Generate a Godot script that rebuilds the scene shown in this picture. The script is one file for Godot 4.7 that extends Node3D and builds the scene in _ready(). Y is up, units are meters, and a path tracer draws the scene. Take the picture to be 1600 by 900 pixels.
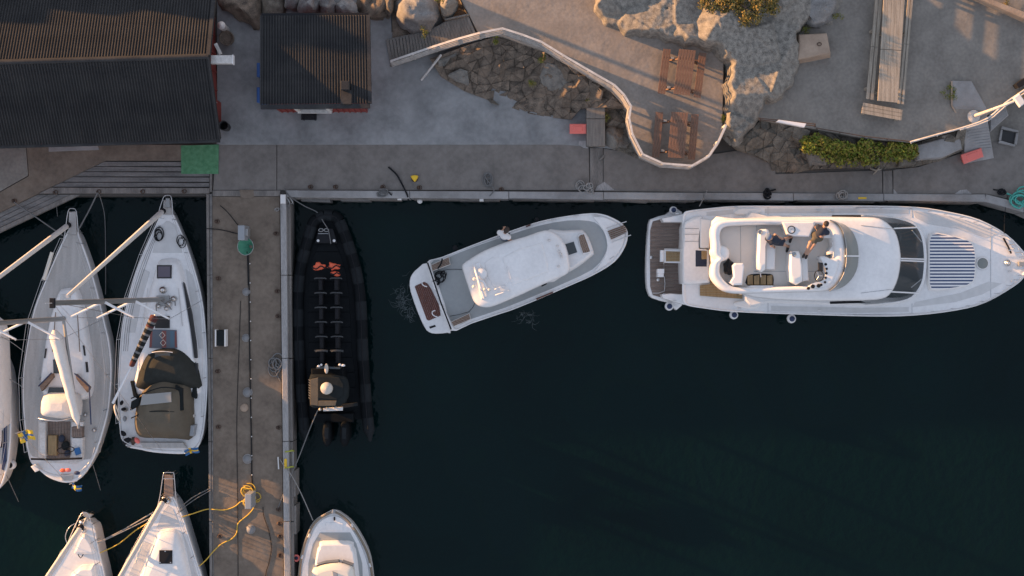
extends Node3D
# Harbour seen straight down from a drone at dusk. y = 0 is the quay surface, the water lies at y = -1.
const CAM_H := 54.0          # metres above the quay
const LENS := 2160.0         # focal length, in units of a 1600-wide frame
const WATER := -1.0
const TERRACE := 1.2
const S_FLAT := -1
var mats := {}
var texs := {}
var taken := {}
var unit_box: ArrayMesh
var rng := RandomNumberGenerator.new()

# ---------------------------------------------------------------- survey: a measured bearing and a known height give a place
func q(px: float, py: float, h: float) -> Vector3:
	var s := LENS / (CAM_H - h)
	return Vector3((px - 800.0) / s, h, (py - 450.0) / s)

func poly(a: Array, h: float) -> PackedVector2Array:
	var r := PackedVector2Array()
	for i in range(0, a.size(), 2):
		var p := q(a[i], a[i + 1], h)
		r.append(Vector2(p.x, p.z))
	return r

func line(a: Array, h: float) -> PackedVector3Array:
	var r := PackedVector3Array()
	for i in range(0, a.size(), 2):
		r.append(q(a[i], a[i + 1], h))
	return r

func path3(a: Array) -> PackedVector3Array:        # x, y, height triples
	var r := PackedVector3Array()
	for i in range(0, a.size(), 3):
		r.append(q(a[i], a[i + 1], a[i + 2]))
	return r

func rounded(p: PackedVector2Array, n := 4) -> PackedVector2Array:   # closed Catmull-Rom
	var r := PackedVector2Array()
	var c := p.size()
	for i in c:
		for k in n:
			r.append(p[i].cubic_interpolate(p[(i + 1) % c], p[(i + c - 1) % c], p[(i + 2) % c], float(k) / n))
	return r

func curved(p: PackedVector3Array, n := 4) -> PackedVector3Array:
	var r := PackedVector3Array()
	var c := p.size()
	for i in c - 1:
		for k in n:
			r.append(p[i].cubic_interpolate(p[i + 1], p[maxi(i - 1, 0)], p[mini(i + 2, c - 1)], float(k) / n))
	r.append(p[c - 1])
	return r

func area(p: PackedVector2Array) -> float:
	var s := 0.0
	for i in p.size():
		s += p[i].cross(p[(i + 1) % p.size()])
	return s / 2.0

func inset(p: PackedVector2Array, d: float) -> PackedVector2Array:   # p runs with area > 0
	if absf(d) < 1e-6:
		return p
	var r := PackedVector2Array()
	var c := p.size()
	if d > 0.045:
		# a deep inset would cross itself in tight bends: the rest of the way the outline shrinks towards its middle
		var near := inset(p, 0.02)
		var mid := Vector2.ZERO
		for a in near:
			mid += a / c
		var f := maxf(0.1, 1.0 - (d - 0.02) / (sqrt(absf(area(near))) * 0.5))
		for a in near:
			r.append(mid + (a - mid) * f)
		return r
	for i in c:
		var e0 := (p[i] - p[(i + c - 1) % c]).normalized()
		var e1 := (p[(i + 1) % c] - p[i]).normalized()
		var m := Vector2(-e0.y, e0.x) + Vector2(-e1.y, e1.x)
		var l := m.length_squared()
		m = Vector2(-e0.y, e0.x) if l < 0.2 else m * 2.0 / l
		r.append(p[i] + m * d)
	return r

func inside(p: Vector2, a: PackedVector2Array) -> bool:
	return Geometry2D.is_point_in_polygon(p, a)

func edge_distance(p: Vector2, a: PackedVector2Array) -> float:
	var d := 1e9
	for i in a.size():
		d = minf(d, p.distance_to(Geometry2D.get_closest_point_to_segment(p, a[i], a[(i + 1) % a.size()])))
	return d

# ---------------------------------------------------------------- meshes, collected in world axes
class Shape:
	var v := PackedVector3Array()
	var g := PackedInt32Array()
	var c := PackedColorArray()
	var group := -1
	var tint := Color.WHITE
	var tinted := false
	func tri(a: Vector3, b: Vector3, d: Vector3) -> void:
		v.append(a); v.append(b); v.append(d)
		g.append(group)
		if tinted:
			c.append(tint)
	func quad(a: Vector3, b: Vector3, d: Vector3, e: Vector3) -> void:
		tri(a, b, d)
		tri(a, d, e)

func ring(p: PackedVector2Array, y: float) -> PackedVector3Array:
	var r := PackedVector3Array()
	for a in p:
		r.append(Vector3(a.x, y, a.y))
	return r

func join_rings(s: Shape, lo: PackedVector3Array, hi: PackedVector3Array) -> void:
	var c := lo.size()
	for i in c:
		var j := (i + 1) % c
		s.quad(lo[i], hi[i], hi[j], lo[j])

func cap(s: Shape, p: PackedVector2Array, at: PackedVector3Array, up := true) -> void:
	var t := Geometry2D.triangulate_polygon(p)
	if t.is_empty():
		var m := Vector3.ZERO
		for a in at:
			m += a / at.size()
		for i in at.size():
			s.tri(m, at[i], at[(i + 1) % at.size()])
		return
	for i in range(0, t.size(), 3):
		var a := at[t[i]]; var b := at[t[i + 1]]; var c := at[t[i + 2]]
		if ((c - a).cross(b - a).y > 0.0) == up:
			s.tri(a, b, c)
		else:
			s.tri(a, c, b)

# profile: [inset in metres, height] from the bottom to the top
func prism(s: Shape, p: PackedVector2Array, profile: Array, smooth := false, bottom := false) -> void:
	if area(p) < 0.0:
		p = p.duplicate()
		p.reverse()
	s.group = 1 if smooth else S_FLAT
	var last: PackedVector3Array
	var last_p: PackedVector2Array
	for k in profile.size():
		var ip := inset(p, profile[k][0])
		var r := ring(ip, profile[k][1])
		if k > 0:
			join_rings(s, last, r)
		elif bottom:
			cap(s, ip, r, false)
		last = r
		last_p = ip
	s.group = 4 if smooth else S_FLAT
	cap(s, last_p, last)
	s.group = S_FLAT

func box(s: Shape, at: Vector3, size: Vector3, turn := Basis.IDENTITY, b := 0.01) -> void:
	var h := size / 2.0
	b = minf(b, minf(h.x, minf(h.y, h.z)) * 0.6)
	var rows := [[b, -h.y], [0.0, -h.y + b], [0.0, h.y - b], [b, h.y]]
	var rr := []
	for r in rows:
		var x: float = h.x - r[0]; var z: float = h.z - r[0]
		rr.append([Vector3(-x, r[1], -z), Vector3(x, r[1], -z), Vector3(x, r[1], z), Vector3(-x, r[1], z)].map(func(o): return at + turn * o))
	for k in 3:
		for i in 4:
			var j := (i + 1) % 4
			s.quad(rr[k][i], rr[k + 1][i], rr[k + 1][j], rr[k][j])
	s.quad(rr[3][0], rr[3][1], rr[3][2], rr[3][3])
	s.quad(rr[0][3], rr[0][2], rr[0][1], rr[0][0])

func tube(s: Shape, p: PackedVector3Array, r0: float, r1 := -1.0, sides := 6, closed := false) -> void:
	if r1 < 0.0:
		r1 = r0
	s.group = 2
	var c := p.size()
	var side := Vector3.ZERO
	var last := PackedVector3Array()
	var first := PackedVector3Array()
	for i in c:
		var d := (p[(i + 1) % c] - p[(i + c - 1) % c]) if closed else (p[mini(i + 1, c - 1)] - p[maxi(i - 1, 0)])
		d = d.normalized()
		if d == Vector3.ZERO:
			d = Vector3.UP
		if i == 0:
			side = d.cross(Vector3.UP if absf(d.y) < 0.9 else Vector3.RIGHT).normalized()
		else:
			side = (side - d * side.dot(d)).normalized()
		var up := d.cross(side)
		var r := lerpf(r0, r1, float(i) / maxf(1, c - 1))
		var now := PackedVector3Array()
		for k in sides:
			var a := TAU * k / sides
			now.append(p[i] + (side * cos(a) + up * sin(a)) * r)
		if i > 0:
			for k in sides:
				var j := (k + 1) % sides
				s.quad(last[k], now[k], now[j], last[j])
		else:
			first = now
		last = now
	if closed:
		for k in sides:
			var j := (k + 1) % sides
			s.quad(last[k], first[k], first[j], last[j])
	else:
		s.group = S_FLAT
		for k in sides - 2:
			s.tri(first[0], first[k + 1], first[k + 2])
			s.tri(last[0], last[k + 2], last[k + 1])
	s.group = S_FLAT

func lathe(s: Shape, at: Vector3, profile: Array, sides := 16, turn := Basis.IDENTITY) -> void:   # [radius, height]
	s.group = 3
	var last := PackedVector3Array()
	for e in profile:
		var now := PackedVector3Array()
		for k in sides:
			var a := TAU * k / sides
			now.append(at + turn * Vector3(cos(a) * e[0], e[1], sin(a) * e[0]))
		if last.size():
			for k in sides:
				var j := (k + 1) % sides
				s.quad(last[k], now[k], now[j], last[j])
		last = now
	s.group = S_FLAT

func ball(s: Shape, at: Vector3, r: Vector3, turn := Basis.IDENTITY, rows := 8, sides := 12) -> void:
	var prof := []
	for k in rows + 1:
		var a := PI * k / rows
		prof.append([maxf(sin(a), 0.001), -cos(a)])
	lathe(s, at, prof, sides, turn * Basis.from_scale(r))

func disc(px: float, py: float, r: float, h: float, n := 20) -> PackedVector2Array:   # r in metres
	var p := PackedVector2Array()
	var c := q(px, py, h)
	for k in n:
		p.append(Vector2(c.x + r * cos(TAU * k / n), c.z + r * sin(TAU * k / n)))
	return p

# ---------------------------------------------------------------- nodes
func numbered(called: String) -> String:
	if not taken.has(called):
		taken[called] = 0
		return called
	taken[called] += 1
	return "%s_%03d" % [called, taken[called]]

func tag(o: Node, label: String, category := "", group := "") -> Node:
	if label:
		o.set_meta("label", label)
	if category:
		o.set_meta("category", category)
	if group:
		o.set_meta("group", group)
	return o

func thing(called: String, label: String, category: String, at := Vector3.ZERO, group := "") -> Node3D:
	var o := Node3D.new()
	o.name = numbered(called)
	add_child(o)
	o.position = at
	tag(o, label, category, group)
	return o

func mesh_of(s: Shape, inv: Transform3D) -> ArrayMesh:
	var st := SurfaceTool.new()
	st.begin(Mesh.PRIMITIVE_TRIANGLES)
	for i in s.g.size():
		st.set_smooth_group(s.g[i])
		if s.tinted:
			st.set_color(s.c[i])
		st.add_vertex(inv * s.v[i * 3])
		st.add_vertex(inv * s.v[i * 3 + 1])
		st.add_vertex(inv * s.v[i * 3 + 2])
	st.generate_normals()
	return st.commit()

func part(s: Shape, called: String, material: Material, parent: Node3D) -> MeshInstance3D:
	var o := MeshInstance3D.new()
	o.name = called
	parent.add_child(o, true)
	o.mesh = mesh_of(s, parent.global_transform.affine_inverse())
	o.material_override = material
	return o

func solo(s: Shape, called: String, material: Material, label: String, category: String, group := "") -> MeshInstance3D:
	var o := MeshInstance3D.new()
	o.name = numbered(called)
	add_child(o)
	var lo := s.v[0]; var hi := s.v[0]
	for p in s.v:
		lo = lo.min(p); hi = hi.max(p)
	o.position = Vector3((lo.x + hi.x) / 2.0, lo.y, (lo.z + hi.z) / 2.0)
	o.mesh = mesh_of(s, o.transform.affine_inverse())
	o.material_override = material
	tag(o, label, category, group)
	return o

func ground(s: Shape, called: String, material: Material, kind := "structure") -> MeshInstance3D:
	var o := MeshInstance3D.new()
	o.name = numbered(called)
	add_child(o)
	o.mesh = mesh_of(s, Transform3D.IDENTITY)
	o.material_override = material
	o.set_meta("kind", kind)
	return o

# a plank, board or bar from a to b: copies of one bevelled box
func plank(parent: Node3D, called: String, a: Vector3, b: Vector3, width: float, thick: float, material: Material, up := Vector3.UP) -> MeshInstance3D:
	var o := MeshInstance3D.new()
	o.name = called
	parent.add_child(o, true)
	o.mesh = unit_box
	o.material_override = material
	var d := b - a
	var x := d.normalized()
	var z := x.cross(up).normalized()
	var y := z.cross(x)
	o.transform = parent.global_transform.affine_inverse() * Transform3D(Basis(x * d.length(), y * thick, z * width), (a + b) / 2.0)
	return o

# shapes from measured outlines
func slab(parent: Node3D, called: String, a: Array, h0: float, h1: float, material: Material, bevel := 0.02, round_n := 0) -> MeshInstance3D:
	var p := poly(a, h1)
	if round_n > 0:
		p = rounded(p, round_n)
	var s := Shape.new()
	prism(s, p, [[0.0, h0], [0.0, h1 - bevel], [bevel * 0.3, h1 - bevel * 0.3], [bevel, h1]], bevel > 0.05)
	return part(s, called, material, parent)

func dome(parent: Node3D, called: String, a: Array, h_ref: float, profile: Array, material: Material, round_n := 0, smooth := true) -> MeshInstance3D:
	var p := poly(a, h_ref)
	if round_n > 0:
		p = rounded(p, round_n)
	var s := Shape.new()
	prism(s, p, profile, smooth)
	return part(s, called, material, parent)

func pipe(parent: Node3D, called: String, pts: Array, r: float, material: Material, n := 0, sides := 6) -> MeshInstance3D:
	var p := path3(pts)
	if n > 0:
		p = curved(p, n)
	var s := Shape.new()
	tube(s, p, r, -1.0, sides)
	return part(s, called, material, parent)

func rope(called: String, pts: Array, r: float, material: Material, label: String, category := "rope", group := "") -> MeshInstance3D:
	var s := Shape.new()
	tube(s, curved(path3(pts), 5), r, -1.0, 5)
	return solo(s, called, material, label, category, group)

# loose loops of rope lying round one spot
func coil(at: Vector3, r: float, turns: float, thick: float, seed_: int, squash := 1.0, tail := PackedVector3Array()) -> Shape:
	rng.seed = seed_
	var p := PackedVector3Array()
	var n := int(turns * 14)
	var c := Vector2.ZERO
	var turn := rng.randf() * TAU
	var rr := r
	for i in n:
		if i % 14 == 0:
			c = Vector2(rng.randfn(0, r * 0.35), rng.randfn(0, r * 0.35))
			rr = r * rng.randf_range(0.55, 1.1)
		var a := turn + TAU * i / 14.0
		var t := Vector3(cos(a) * rr + c.x, thick + thick * 1.4 * float(i) / 14.0 * 0.7, (sin(a) * rr) * squash + c.y)
		p.append(at + t)
	p = curved(p, 2)
	p.append_array(tail)
	var s := Shape.new()
	tube(s, p, thick, -1.0, 5)
	return s

# ---------------------------------------------------------------- materials
func noise_image(freq: float, octaves: int, seed_: int, size: int, kind := FastNoiseLite.TYPE_SIMPLEX_SMOOTH) -> Image:
	var n := FastNoiseLite.new()
	n.noise_type = kind
	n.frequency = freq
	n.fractal_octaves = octaves
	n.seed = seed_
	if kind == FastNoiseLite.TYPE_CELLULAR:
		n.cellular_return_type = FastNoiseLite.RETURN_DISTANCE2_SUB
	return n.get_seamless_image(size, size, false, false, 0.15, true)

# layers: [frequency, octaves, weight]; colours are linear
func blend_texture(key: String, a: Color, b: Color, layers: Array, size := 512, contrast := 1.0, stretch := 1) -> ImageTexture:
	if texs.has(key):
		return texs[key]
	var data := []
	var sd := key.hash() & 0xffff
	for l in layers:
		var im := noise_image(l[0], l[1], sd, size)
		im.convert(Image.FORMAT_L8)
		data.append(im.get_data())
		sd += 7
	var out := PackedByteArray()
	out.resize(size * size * 3)
	var lut := PackedByteArray()
	for i in 256:
		var t := clampf((i / 255.0 - 0.5) * contrast + 0.5, 0.0, 1.0)
		var c := a.lerp(b, t).linear_to_srgb()
		lut.append(clampi(int(c.r * 255.0 + 0.5), 0, 255)); lut.append(clampi(int(c.g * 255.0 + 0.5), 0, 255)); lut.append(clampi(int(c.b * 255.0 + 0.5), 0, 255))
	var w := PackedFloat32Array()
	for l in layers:
		w.append(l[2])
	var o := 0
	for y in size:
		var yy := ((y * stretch) % size) * size
		for x in size:
			var v := 0.0
			for k in data.size():
				v += data[k][yy + x] * w[k]
			var i := clampi(int(v), 0, 255) * 3
			out[o] = lut[i]; out[o + 1] = lut[i + 1]; out[o + 2] = lut[i + 2]
			o += 3
	var img := Image.create_from_data(size, size, false, Image.FORMAT_RGB8, out)
	img.generate_mipmaps()
	texs[key] = ImageTexture.create_from_image(img)
	return texs[key]

func grey_texture(key: String, freq: float, octaves: int, size := 512, kind := FastNoiseLite.TYPE_SIMPLEX_SMOOTH) -> ImageTexture:
	if not texs.has(key):
		var im := noise_image(freq, octaves, key.hash() & 0xffff, size, kind)
		im.generate_mipmaps()
		texs[key] = ImageTexture.create_from_image(im)
	return texs[key]

func normal_texture(key: String, freq: float, octaves: int, strength: float, size := 512) -> ImageTexture:
	if not texs.has(key):
		var im := noise_image(freq, octaves, key.hash() & 0xffff, size)
		im.convert(Image.FORMAT_RGBA8)
		im.bump_map_to_normal_map(strength)
		im.generate_mipmaps()
		texs[key] = ImageTexture.create_from_image(im)
	return texs[key]

func plain(key: String, c: Color, rough := 0.6, metal := 0.0) -> StandardMaterial3D:
	if mats.has(key):
		return mats[key]
	var m := StandardMaterial3D.new()
	m.resource_name = key
	m.albedo_color = c.linear_to_srgb()
	m.roughness = rough
	m.metallic = metal
	m.cull_mode = BaseMaterial3D.CULL_DISABLED
	mats[key] = m
	return m

# a material whose colour wanders between a and b; tile: metres covered by one repeat
func mottled(key: String, a: Color, b: Color, layers: Array, tile: Vector3, rough := 0.8, bump := 0.0, contrast := 1.0, world := true, size := 512) -> StandardMaterial3D:
	if mats.has(key):
		return mats[key]
	var m := plain(key, Color.WHITE, rough)
	m.albedo_color = Color.WHITE
	m.albedo_texture = blend_texture(key, a, b, layers, size, contrast)
	m.uv1_triplanar = true
	m.uv1_world_triplanar = world
	m.uv1_scale = Vector3(1.0 / tile.x, 1.0 / tile.y, 1.0 / tile.z)
	m.uv1_triplanar_sharpness = 4.0
	if bump > 0.0:
		m.normal_enabled = true
		m.normal_texture = normal_texture("grain_normal", 0.03, 5, 3.0)
		m.normal_scale = bump
	return m

func _ready() -> void:
	var cam := Camera3D.new()
	cam.name = "camera"
	add_child(cam)
	cam.position = Vector3(0, CAM_H, 0)
	cam.rotation_degrees = Vector3(-90, 0, 0)
	cam.fov = rad_to_deg(2.0 * atan(450.0 / LENS))
	cam.near = 1.0
	cam.far = 900.0
	cam.current = true
	var sky_mat := ProceduralSkyMaterial.new()
	sky_mat.sky_top_color = Color(0.455, 0.49, 0.555)
	sky_mat.sky_horizon_color = Color(0.72, 0.70, 0.70)
	sky_mat.sky_curve = 0.25
	sky_mat.ground_bottom_color = Color(0.12, 0.13, 0.14)
	sky_mat.ground_horizon_color = Color(0.5, 0.5, 0.5)
	sky_mat.sun_angle_max = 1.0
	var env := Environment.new()
	env.background_mode = Environment.BG_SKY
	env.sky = Sky.new()
	env.sky.sky_material = sky_mat
	env.tonemap_mode = Environment.TONE_MAPPER_LINEAR
	env.tonemap_exposure = 3.3
	env.background_energy_multiplier = 0.83
	env.sdfgi_enabled = true
	env.ssao_enabled = true
	env.ssil_enabled = true
	var we := WorldEnvironment.new()
	we.name = "environment"
	we.environment = env
	add_child(we)
	var sun := DirectionalLight3D.new()
	sun.name = "sun"
	add_child(sun)
	sun.look_at_from_position(Vector3.ZERO, Vector3(0.92, -0.1435, 0.366), Vector3.UP)
	sun.light_energy = 1.22
	sun.light_color = Color(1.0, 0.75, 0.5)
	sun.light_angular_distance = 0.6
	sun.shadow_enabled = true
	sun.directional_shadow_max_distance = 200.0

	var ub := Shape.new()
	box(ub, Vector3.ZERO, Vector3.ONE, Basis.IDENTITY, 0.03)
	unit_box = mesh_of(ub, Transform3D.IDENTITY)
	make_materials()
	make_water()
	make_quay()
	make_boardwalk()
	make_pier()
	make_terraces()
	make_outcrop()
	make_beyond()
	make_boathouse()
	make_shed()
	make_ramp()
	make_white_railing()
	make_furniture()
	make_shrubs()
	make_sailboat_grey()
	make_sailboat_striped()
	make_sailboat_edge()
	make_sailboats_below()
	make_rib()
	make_launch()
	make_day_boat()
	make_yacht()
	make_people()
	make_small()

func make_materials() -> void:
	var gel := Color(0.86, 0.87, 0.88)
	var fine := [[0.004, 3, 0.55], [0.03, 3, 0.25], [0.16, 2, 0.2]]
	mottled("plaza", Color(0.165, 0.17, 0.171), Color(0.3, 0.306, 0.306), [[0.006, 5, 0.55], [0.03, 5, 0.27], [0.2, 2, 0.18]], Vector3.ONE * 9.0, 0.85, 0.2, 1.7, true, 1024)
	mottled("quay", Color(0.13, 0.119, 0.108), Color(0.218, 0.2, 0.182), [[0.007, 5, 0.45], [0.03, 5, 0.33], [0.2, 2, 0.22]], Vector3.ONE * 8.0, 0.9, 0.15, 1.7, true, 1024)
	mottled("pier", Color(0.115, 0.091, 0.07), Color(0.222, 0.18, 0.141), [[0.006, 4, 0.45], [0.03, 4, 0.3], [0.2, 2, 0.25]], Vector3.ONE * 7.0, 0.9, 0.15, 1.8, true, 1024)
	mottled("kerb", Color(0.2, 0.195, 0.19), Color(0.34, 0.335, 0.33), fine, Vector3(5, 5, 5), 0.85, 0.3, 1.7)
	mottled("beam", Color(0.22, 0.215, 0.21), Color(0.4, 0.39, 0.38), [[0.005, 3, 0.5], [0.05, 3, 0.5]], Vector3(1.2, 1.2, 6), 0.8, 0.3, 1.8)
	mottled("old_beam", Color(0.13, 0.12, 0.11), Color(0.24, 0.22, 0.2), [[0.005, 3, 0.5], [0.05, 3, 0.5]], Vector3(1.0, 1.0, 6), 0.85, 0.4, 1.8)
	mottled("boardwalk", Color(0.1, 0.098, 0.095), Color(0.22, 0.21, 0.2), [[0.006, 3, 0.5], [0.06, 3, 0.5]], Vector3(5, 0.8, 0.8), 0.85, 0.4, 1.7)
	mottled("path", Color(0.2, 0.175, 0.15), Color(0.34, 0.3, 0.26), [[0.006, 4, 0.4], [0.04, 4, 0.35], [0.25, 2, 0.25]], Vector3.ONE * 7.0, 0.95, 0.2, 1.6, true, 1024)
	mottled("terrace", Color(0.155, 0.143, 0.127), Color(0.265, 0.245, 0.215), [[0.006, 4, 0.4], [0.04, 4, 0.35], [0.25, 2, 0.25]], Vector3.ONE * 7.0, 0.95, 0.2, 1.7, true, 1024)
	mottled("drain", Color(0.06, 0.055, 0.05), Color(0.1, 0.09, 0.08), fine, Vector3.ONE * 3.0, 0.9)
	mottled("rock", Color(0.1, 0.094, 0.082), Color(0.31, 0.288, 0.25), [[0.012, 5, 0.45], [0.05, 4, 0.35], [0.25, 2, 0.2]], Vector3.ONE * 3.0, 0.95, 0.25, 2.3, true, 1024)
	mottled("rock_grey", Color(0.12, 0.118, 0.114), Color(0.31, 0.305, 0.295), [[0.01, 5, 0.4], [0.08, 4, 0.35], [0.3, 2, 0.25]], Vector3.ONE * 3.0, 0.95, 0.8, 2.0)
	mottled("stone_a", Color(0.08, 0.072, 0.06), Color(0.21, 0.185, 0.15), [[0.01, 5, 0.5], [0.08, 4, 0.5]], Vector3.ONE * 2.0, 0.95, 0.8, 2.4)
	mottled("stone_b", Color(0.075, 0.062, 0.05), Color(0.22, 0.175, 0.135), [[0.01, 5, 0.5], [0.08, 4, 0.5]], Vector3.ONE * 2.2, 0.95, 0.8, 2.4)
	mottled("stone_c", Color(0.095, 0.092, 0.085), Color(0.24, 0.225, 0.2), [[0.012, 5, 0.5], [0.08, 4, 0.5]], Vector3.ONE * 1.8, 0.95, 0.8, 1.8)
	mottled("soil", Color(0.05, 0.043, 0.034), Color(0.11, 0.095, 0.075), fine, Vector3.ONE * 2.0, 1.0, 0.8)
	mottled("roof", Color(0.033, 0.0345, 0.037), Color(0.058, 0.058, 0.058), [[0.008, 5, 0.6], [0.1, 3, 0.4]], Vector3.ONE * 5.0, 0.75, 0.0, 2.2)
	mottled("red_paint", Color(0.16, 0.022, 0.018), Color(0.25, 0.04, 0.03), fine, Vector3.ONE * 2.0, 0.75)
	mottled("picnic_wood", Color(0.11, 0.056, 0.035), Color(0.22, 0.122, 0.078), [[0.006, 3, 0.5], [0.06, 3, 0.5]], Vector3(0.5, 0.5, 4), 0.7, 0.4, 1.6, false)
	mottled("grey_wood", Color(0.2, 0.175, 0.14), Color(0.42, 0.375, 0.31), [[0.006, 3, 0.45], [0.07, 3, 0.55]], Vector3(0.35, 0.35, 4), 0.85, 0.5, 1.8)
	mottled("ramp_wood", Color(0.12, 0.115, 0.105), Color(0.23, 0.215, 0.195), [[0.006, 3, 0.5], [0.07, 3, 0.5]], Vector3(0.4, 0.4, 3), 0.85, 0.5, 1.7)
	mottled("teak", Color(0.13, 0.085, 0.06), Color(0.24, 0.17, 0.125), [[0.006, 3, 0.5], [0.07, 3, 0.5]], Vector3(3, 0.4, 0.4), 0.6, 0.2, 1.7)
	mottled("teak_grey", Color(0.125, 0.092, 0.075), Color(0.24, 0.185, 0.155), [[0.006, 3, 0.5], [0.07, 3, 0.5]], Vector3(3, 0.4, 0.4), 0.7, 0.2, 1.7)
	mottled("teak_gold", Color(0.22, 0.14, 0.06), Color(0.36, 0.25, 0.12), [[0.006, 3, 0.5], [0.07, 3, 0.5]], Vector3(0.4, 0.4, 2), 0.55, 0.2, 1.6)
	mottled("mahogany", Color(0.075, 0.022, 0.012), Color(0.15, 0.05, 0.03), [[0.006, 3, 0.5], [0.07, 3, 0.5]], Vector3(0.5, 0.5, 3), 0.4, 0.1, 1.6)
	mottled("gelcoat", Color(0.67, 0.672, 0.67), Color(0.8, 0.8, 0.795), [[0.005, 4, 0.45], [0.04, 4, 0.35], [0.2, 2, 0.2]], Vector3.ONE * 4.0, 0.25, 0.0, 1.9)
	mottled("gelcoat_worn", Color(0.5, 0.49, 0.47), Color(0.7, 0.69, 0.67), [[0.006, 4, 0.5], [0.05, 4, 0.5]], Vector3.ONE * 3.0, 0.4, 0.0, 1.7)
	mottled("weathered_deck", Color(0.34, 0.33, 0.315), Color(0.5, 0.485, 0.465), [[0.005, 4, 0.4], [0.09, 4, 0.6]], Vector3(0.6, 1, 5), 0.8, 0.0, 1.7)
	mottled("deck_grey", Color(0.29, 0.31, 0.315), Color(0.37, 0.39, 0.39), fine, Vector3.ONE * 3.0, 0.85, 0.1, 1.3)
	mottled("fly_floor", Color(0.58, 0.55, 0.505), Color(0.66, 0.63, 0.58), fine, Vector3.ONE * 3.0, 0.6, 0.0, 1.3)
	mottled("vinyl", Color(0.72, 0.71, 0.69), Color(0.78, 0.77, 0.75), fine, Vector3.ONE * 2.0, 0.5, 0.1)
	mottled("sailcloth", Color(0.62, 0.6, 0.57), Color(0.73, 0.71, 0.68), [[0.01, 4, 0.5], [0.06, 4, 0.5]], Vector3.ONE * 1.5, 0.8, 0.5, 1.5)
	mottled("canvas_brown", Color(0.098, 0.085, 0.065), Color(0.15, 0.13, 0.1), fine, Vector3.ONE * 1.5, 0.9, 0.3)
	mottled("canvas_dark", Color(0.012, 0.015, 0.016), Color(0.026, 0.03, 0.031), fine, Vector3.ONE * 1.5, 0.85, 0.3)
	mottled("tube_black", Color(0.007, 0.0085, 0.01), Color(0.012, 0.014, 0.016), fine, Vector3.ONE * 1.0, 0.6)
	mottled("tube_grey", Color(0.015, 0.018, 0.02), Color(0.024, 0.027, 0.03), fine, Vector3.ONE * 1.0, 0.7)
	mottled("rail_white", Color(0.38, 0.365, 0.345), Color(0.66, 0.64, 0.61), [[0.01, 4, 0.5], [0.08, 4, 0.5]], Vector3.ONE * 1.5, 0.7, 0.0, 1.8)
	mottled("rust", Color(0.05, 0.034, 0.026), Color(0.11, 0.072, 0.054), fine, Vector3.ONE * 0.7, 0.95, 0.5, 1.8)
	mottled("rope_pale", Color(0.2, 0.195, 0.185), Color(0.36, 0.345, 0.325), fine, Vector3.ONE * 0.3, 0.95)
	mottled("block_stone", Color(0.27, 0.2, 0.148), Color(0.4, 0.31, 0.235), fine, Vector3.ONE * 2.0, 0.9, 0.5, 1.6)
	mottled("green_mat", Color(0.055, 0.18, 0.085), Color(0.12, 0.3, 0.16), [[0.012, 3, 0.6], [0.15, 3, 0.4]], Vector3.ONE * 1.5, 0.95, 0.6, 1.6)
	mottled("rail_board", Color(0.26, 0.25, 0.235), Color(0.5, 0.48, 0.455), [[0.01, 4, 0.5], [0.08, 4, 0.5]], Vector3.ONE * 1.5, 0.8, 0.0, 1.9)
	plain("deck_lamp", Color(0.2, 0.205, 0.21), 0.6)
	plain("rope_grey", Color(0.16, 0.16, 0.158), 0.95)
	mottled("non_slip", Color(0.52, 0.525, 0.52), Color(0.62, 0.62, 0.615), [[0.01, 4, 0.4], [0.3, 2, 0.6]], Vector3.ONE * 2.0, 0.85, 0.2, 1.6)
	mottled("canvas_hood", Color(0.028, 0.03, 0.028), Color(0.05, 0.052, 0.047), [[0.01, 4, 0.5], [0.08, 4, 0.5]], Vector3.ONE * 1.5, 0.9, 0.3)
	plain("rope_dark", Color(0.02, 0.022, 0.025), 0.9)
	plain("rope_yellow", Color(0.6, 0.4, 0.06), 0.8)
	plain("rope_teal", Color(0.07, 0.36, 0.3), 0.8)
	plain("cable_black", Color(0.03, 0.03, 0.03), 0.7)
	plain("white", gel * 0.85, 0.4)
	plain("white_matt", Color(0.7, 0.69, 0.67), 0.8)
	plain("steel", Color(0.6, 0.6, 0.6), 0.3, 1.0)
	plain("alloy", Color(0.33, 0.335, 0.33), 0.5, 0.6)
	plain("navy", Color(0.02, 0.035, 0.09), 0.7)
	plain("stripe_navy", Color(0.045, 0.075, 0.16), 0.8)
	plain("black", Color(0.012, 0.012, 0.013), 0.5)
	plain("charcoal", Color(0.022, 0.023, 0.026), 0.6)
	plain("grey_box", Color(0.27, 0.29, 0.31), 0.5)
	plain("tinted_glass", Color(0.045, 0.055, 0.06), 0.06)
	plain("smoke_screen", Color(0.2, 0.215, 0.2), 0.1)
	plain("red_crate", Color(0.8, 0.18, 0.15), 0.6)
	plain("red_lid", Color(0.72, 0.17, 0.14), 0.6)
	plain("orange", Color(0.75, 0.13, 0.06), 0.7)
	plain("blue_plastic", Color(0.02, 0.09, 0.3), 0.5)
	plain("yellow", Color(0.75, 0.48, 0.03), 0.7)
	plain("flag_blue", Color(0.03, 0.13, 0.32), 0.8)
	plain("skin", Color(0.42, 0.24, 0.16), 0.6)
	plain("hair_dark", Color(0.03, 0.02, 0.015), 0.7)
	plain("hair_blond", Color(0.3, 0.14, 0.06), 0.7)
	plain("navy_cloth", Color(0.022, 0.028, 0.045), 0.9)
	plain("khaki_cloth", Color(0.1, 0.085, 0.06), 0.9)
	plain("white_cloth", Color(0.65, 0.65, 0.65), 0.9)
	plain("blue_cloth", Color(0.12, 0.18, 0.28), 0.9)
	plain("cushion_navy", Color(0.025, 0.035, 0.06), 0.9)
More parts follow.
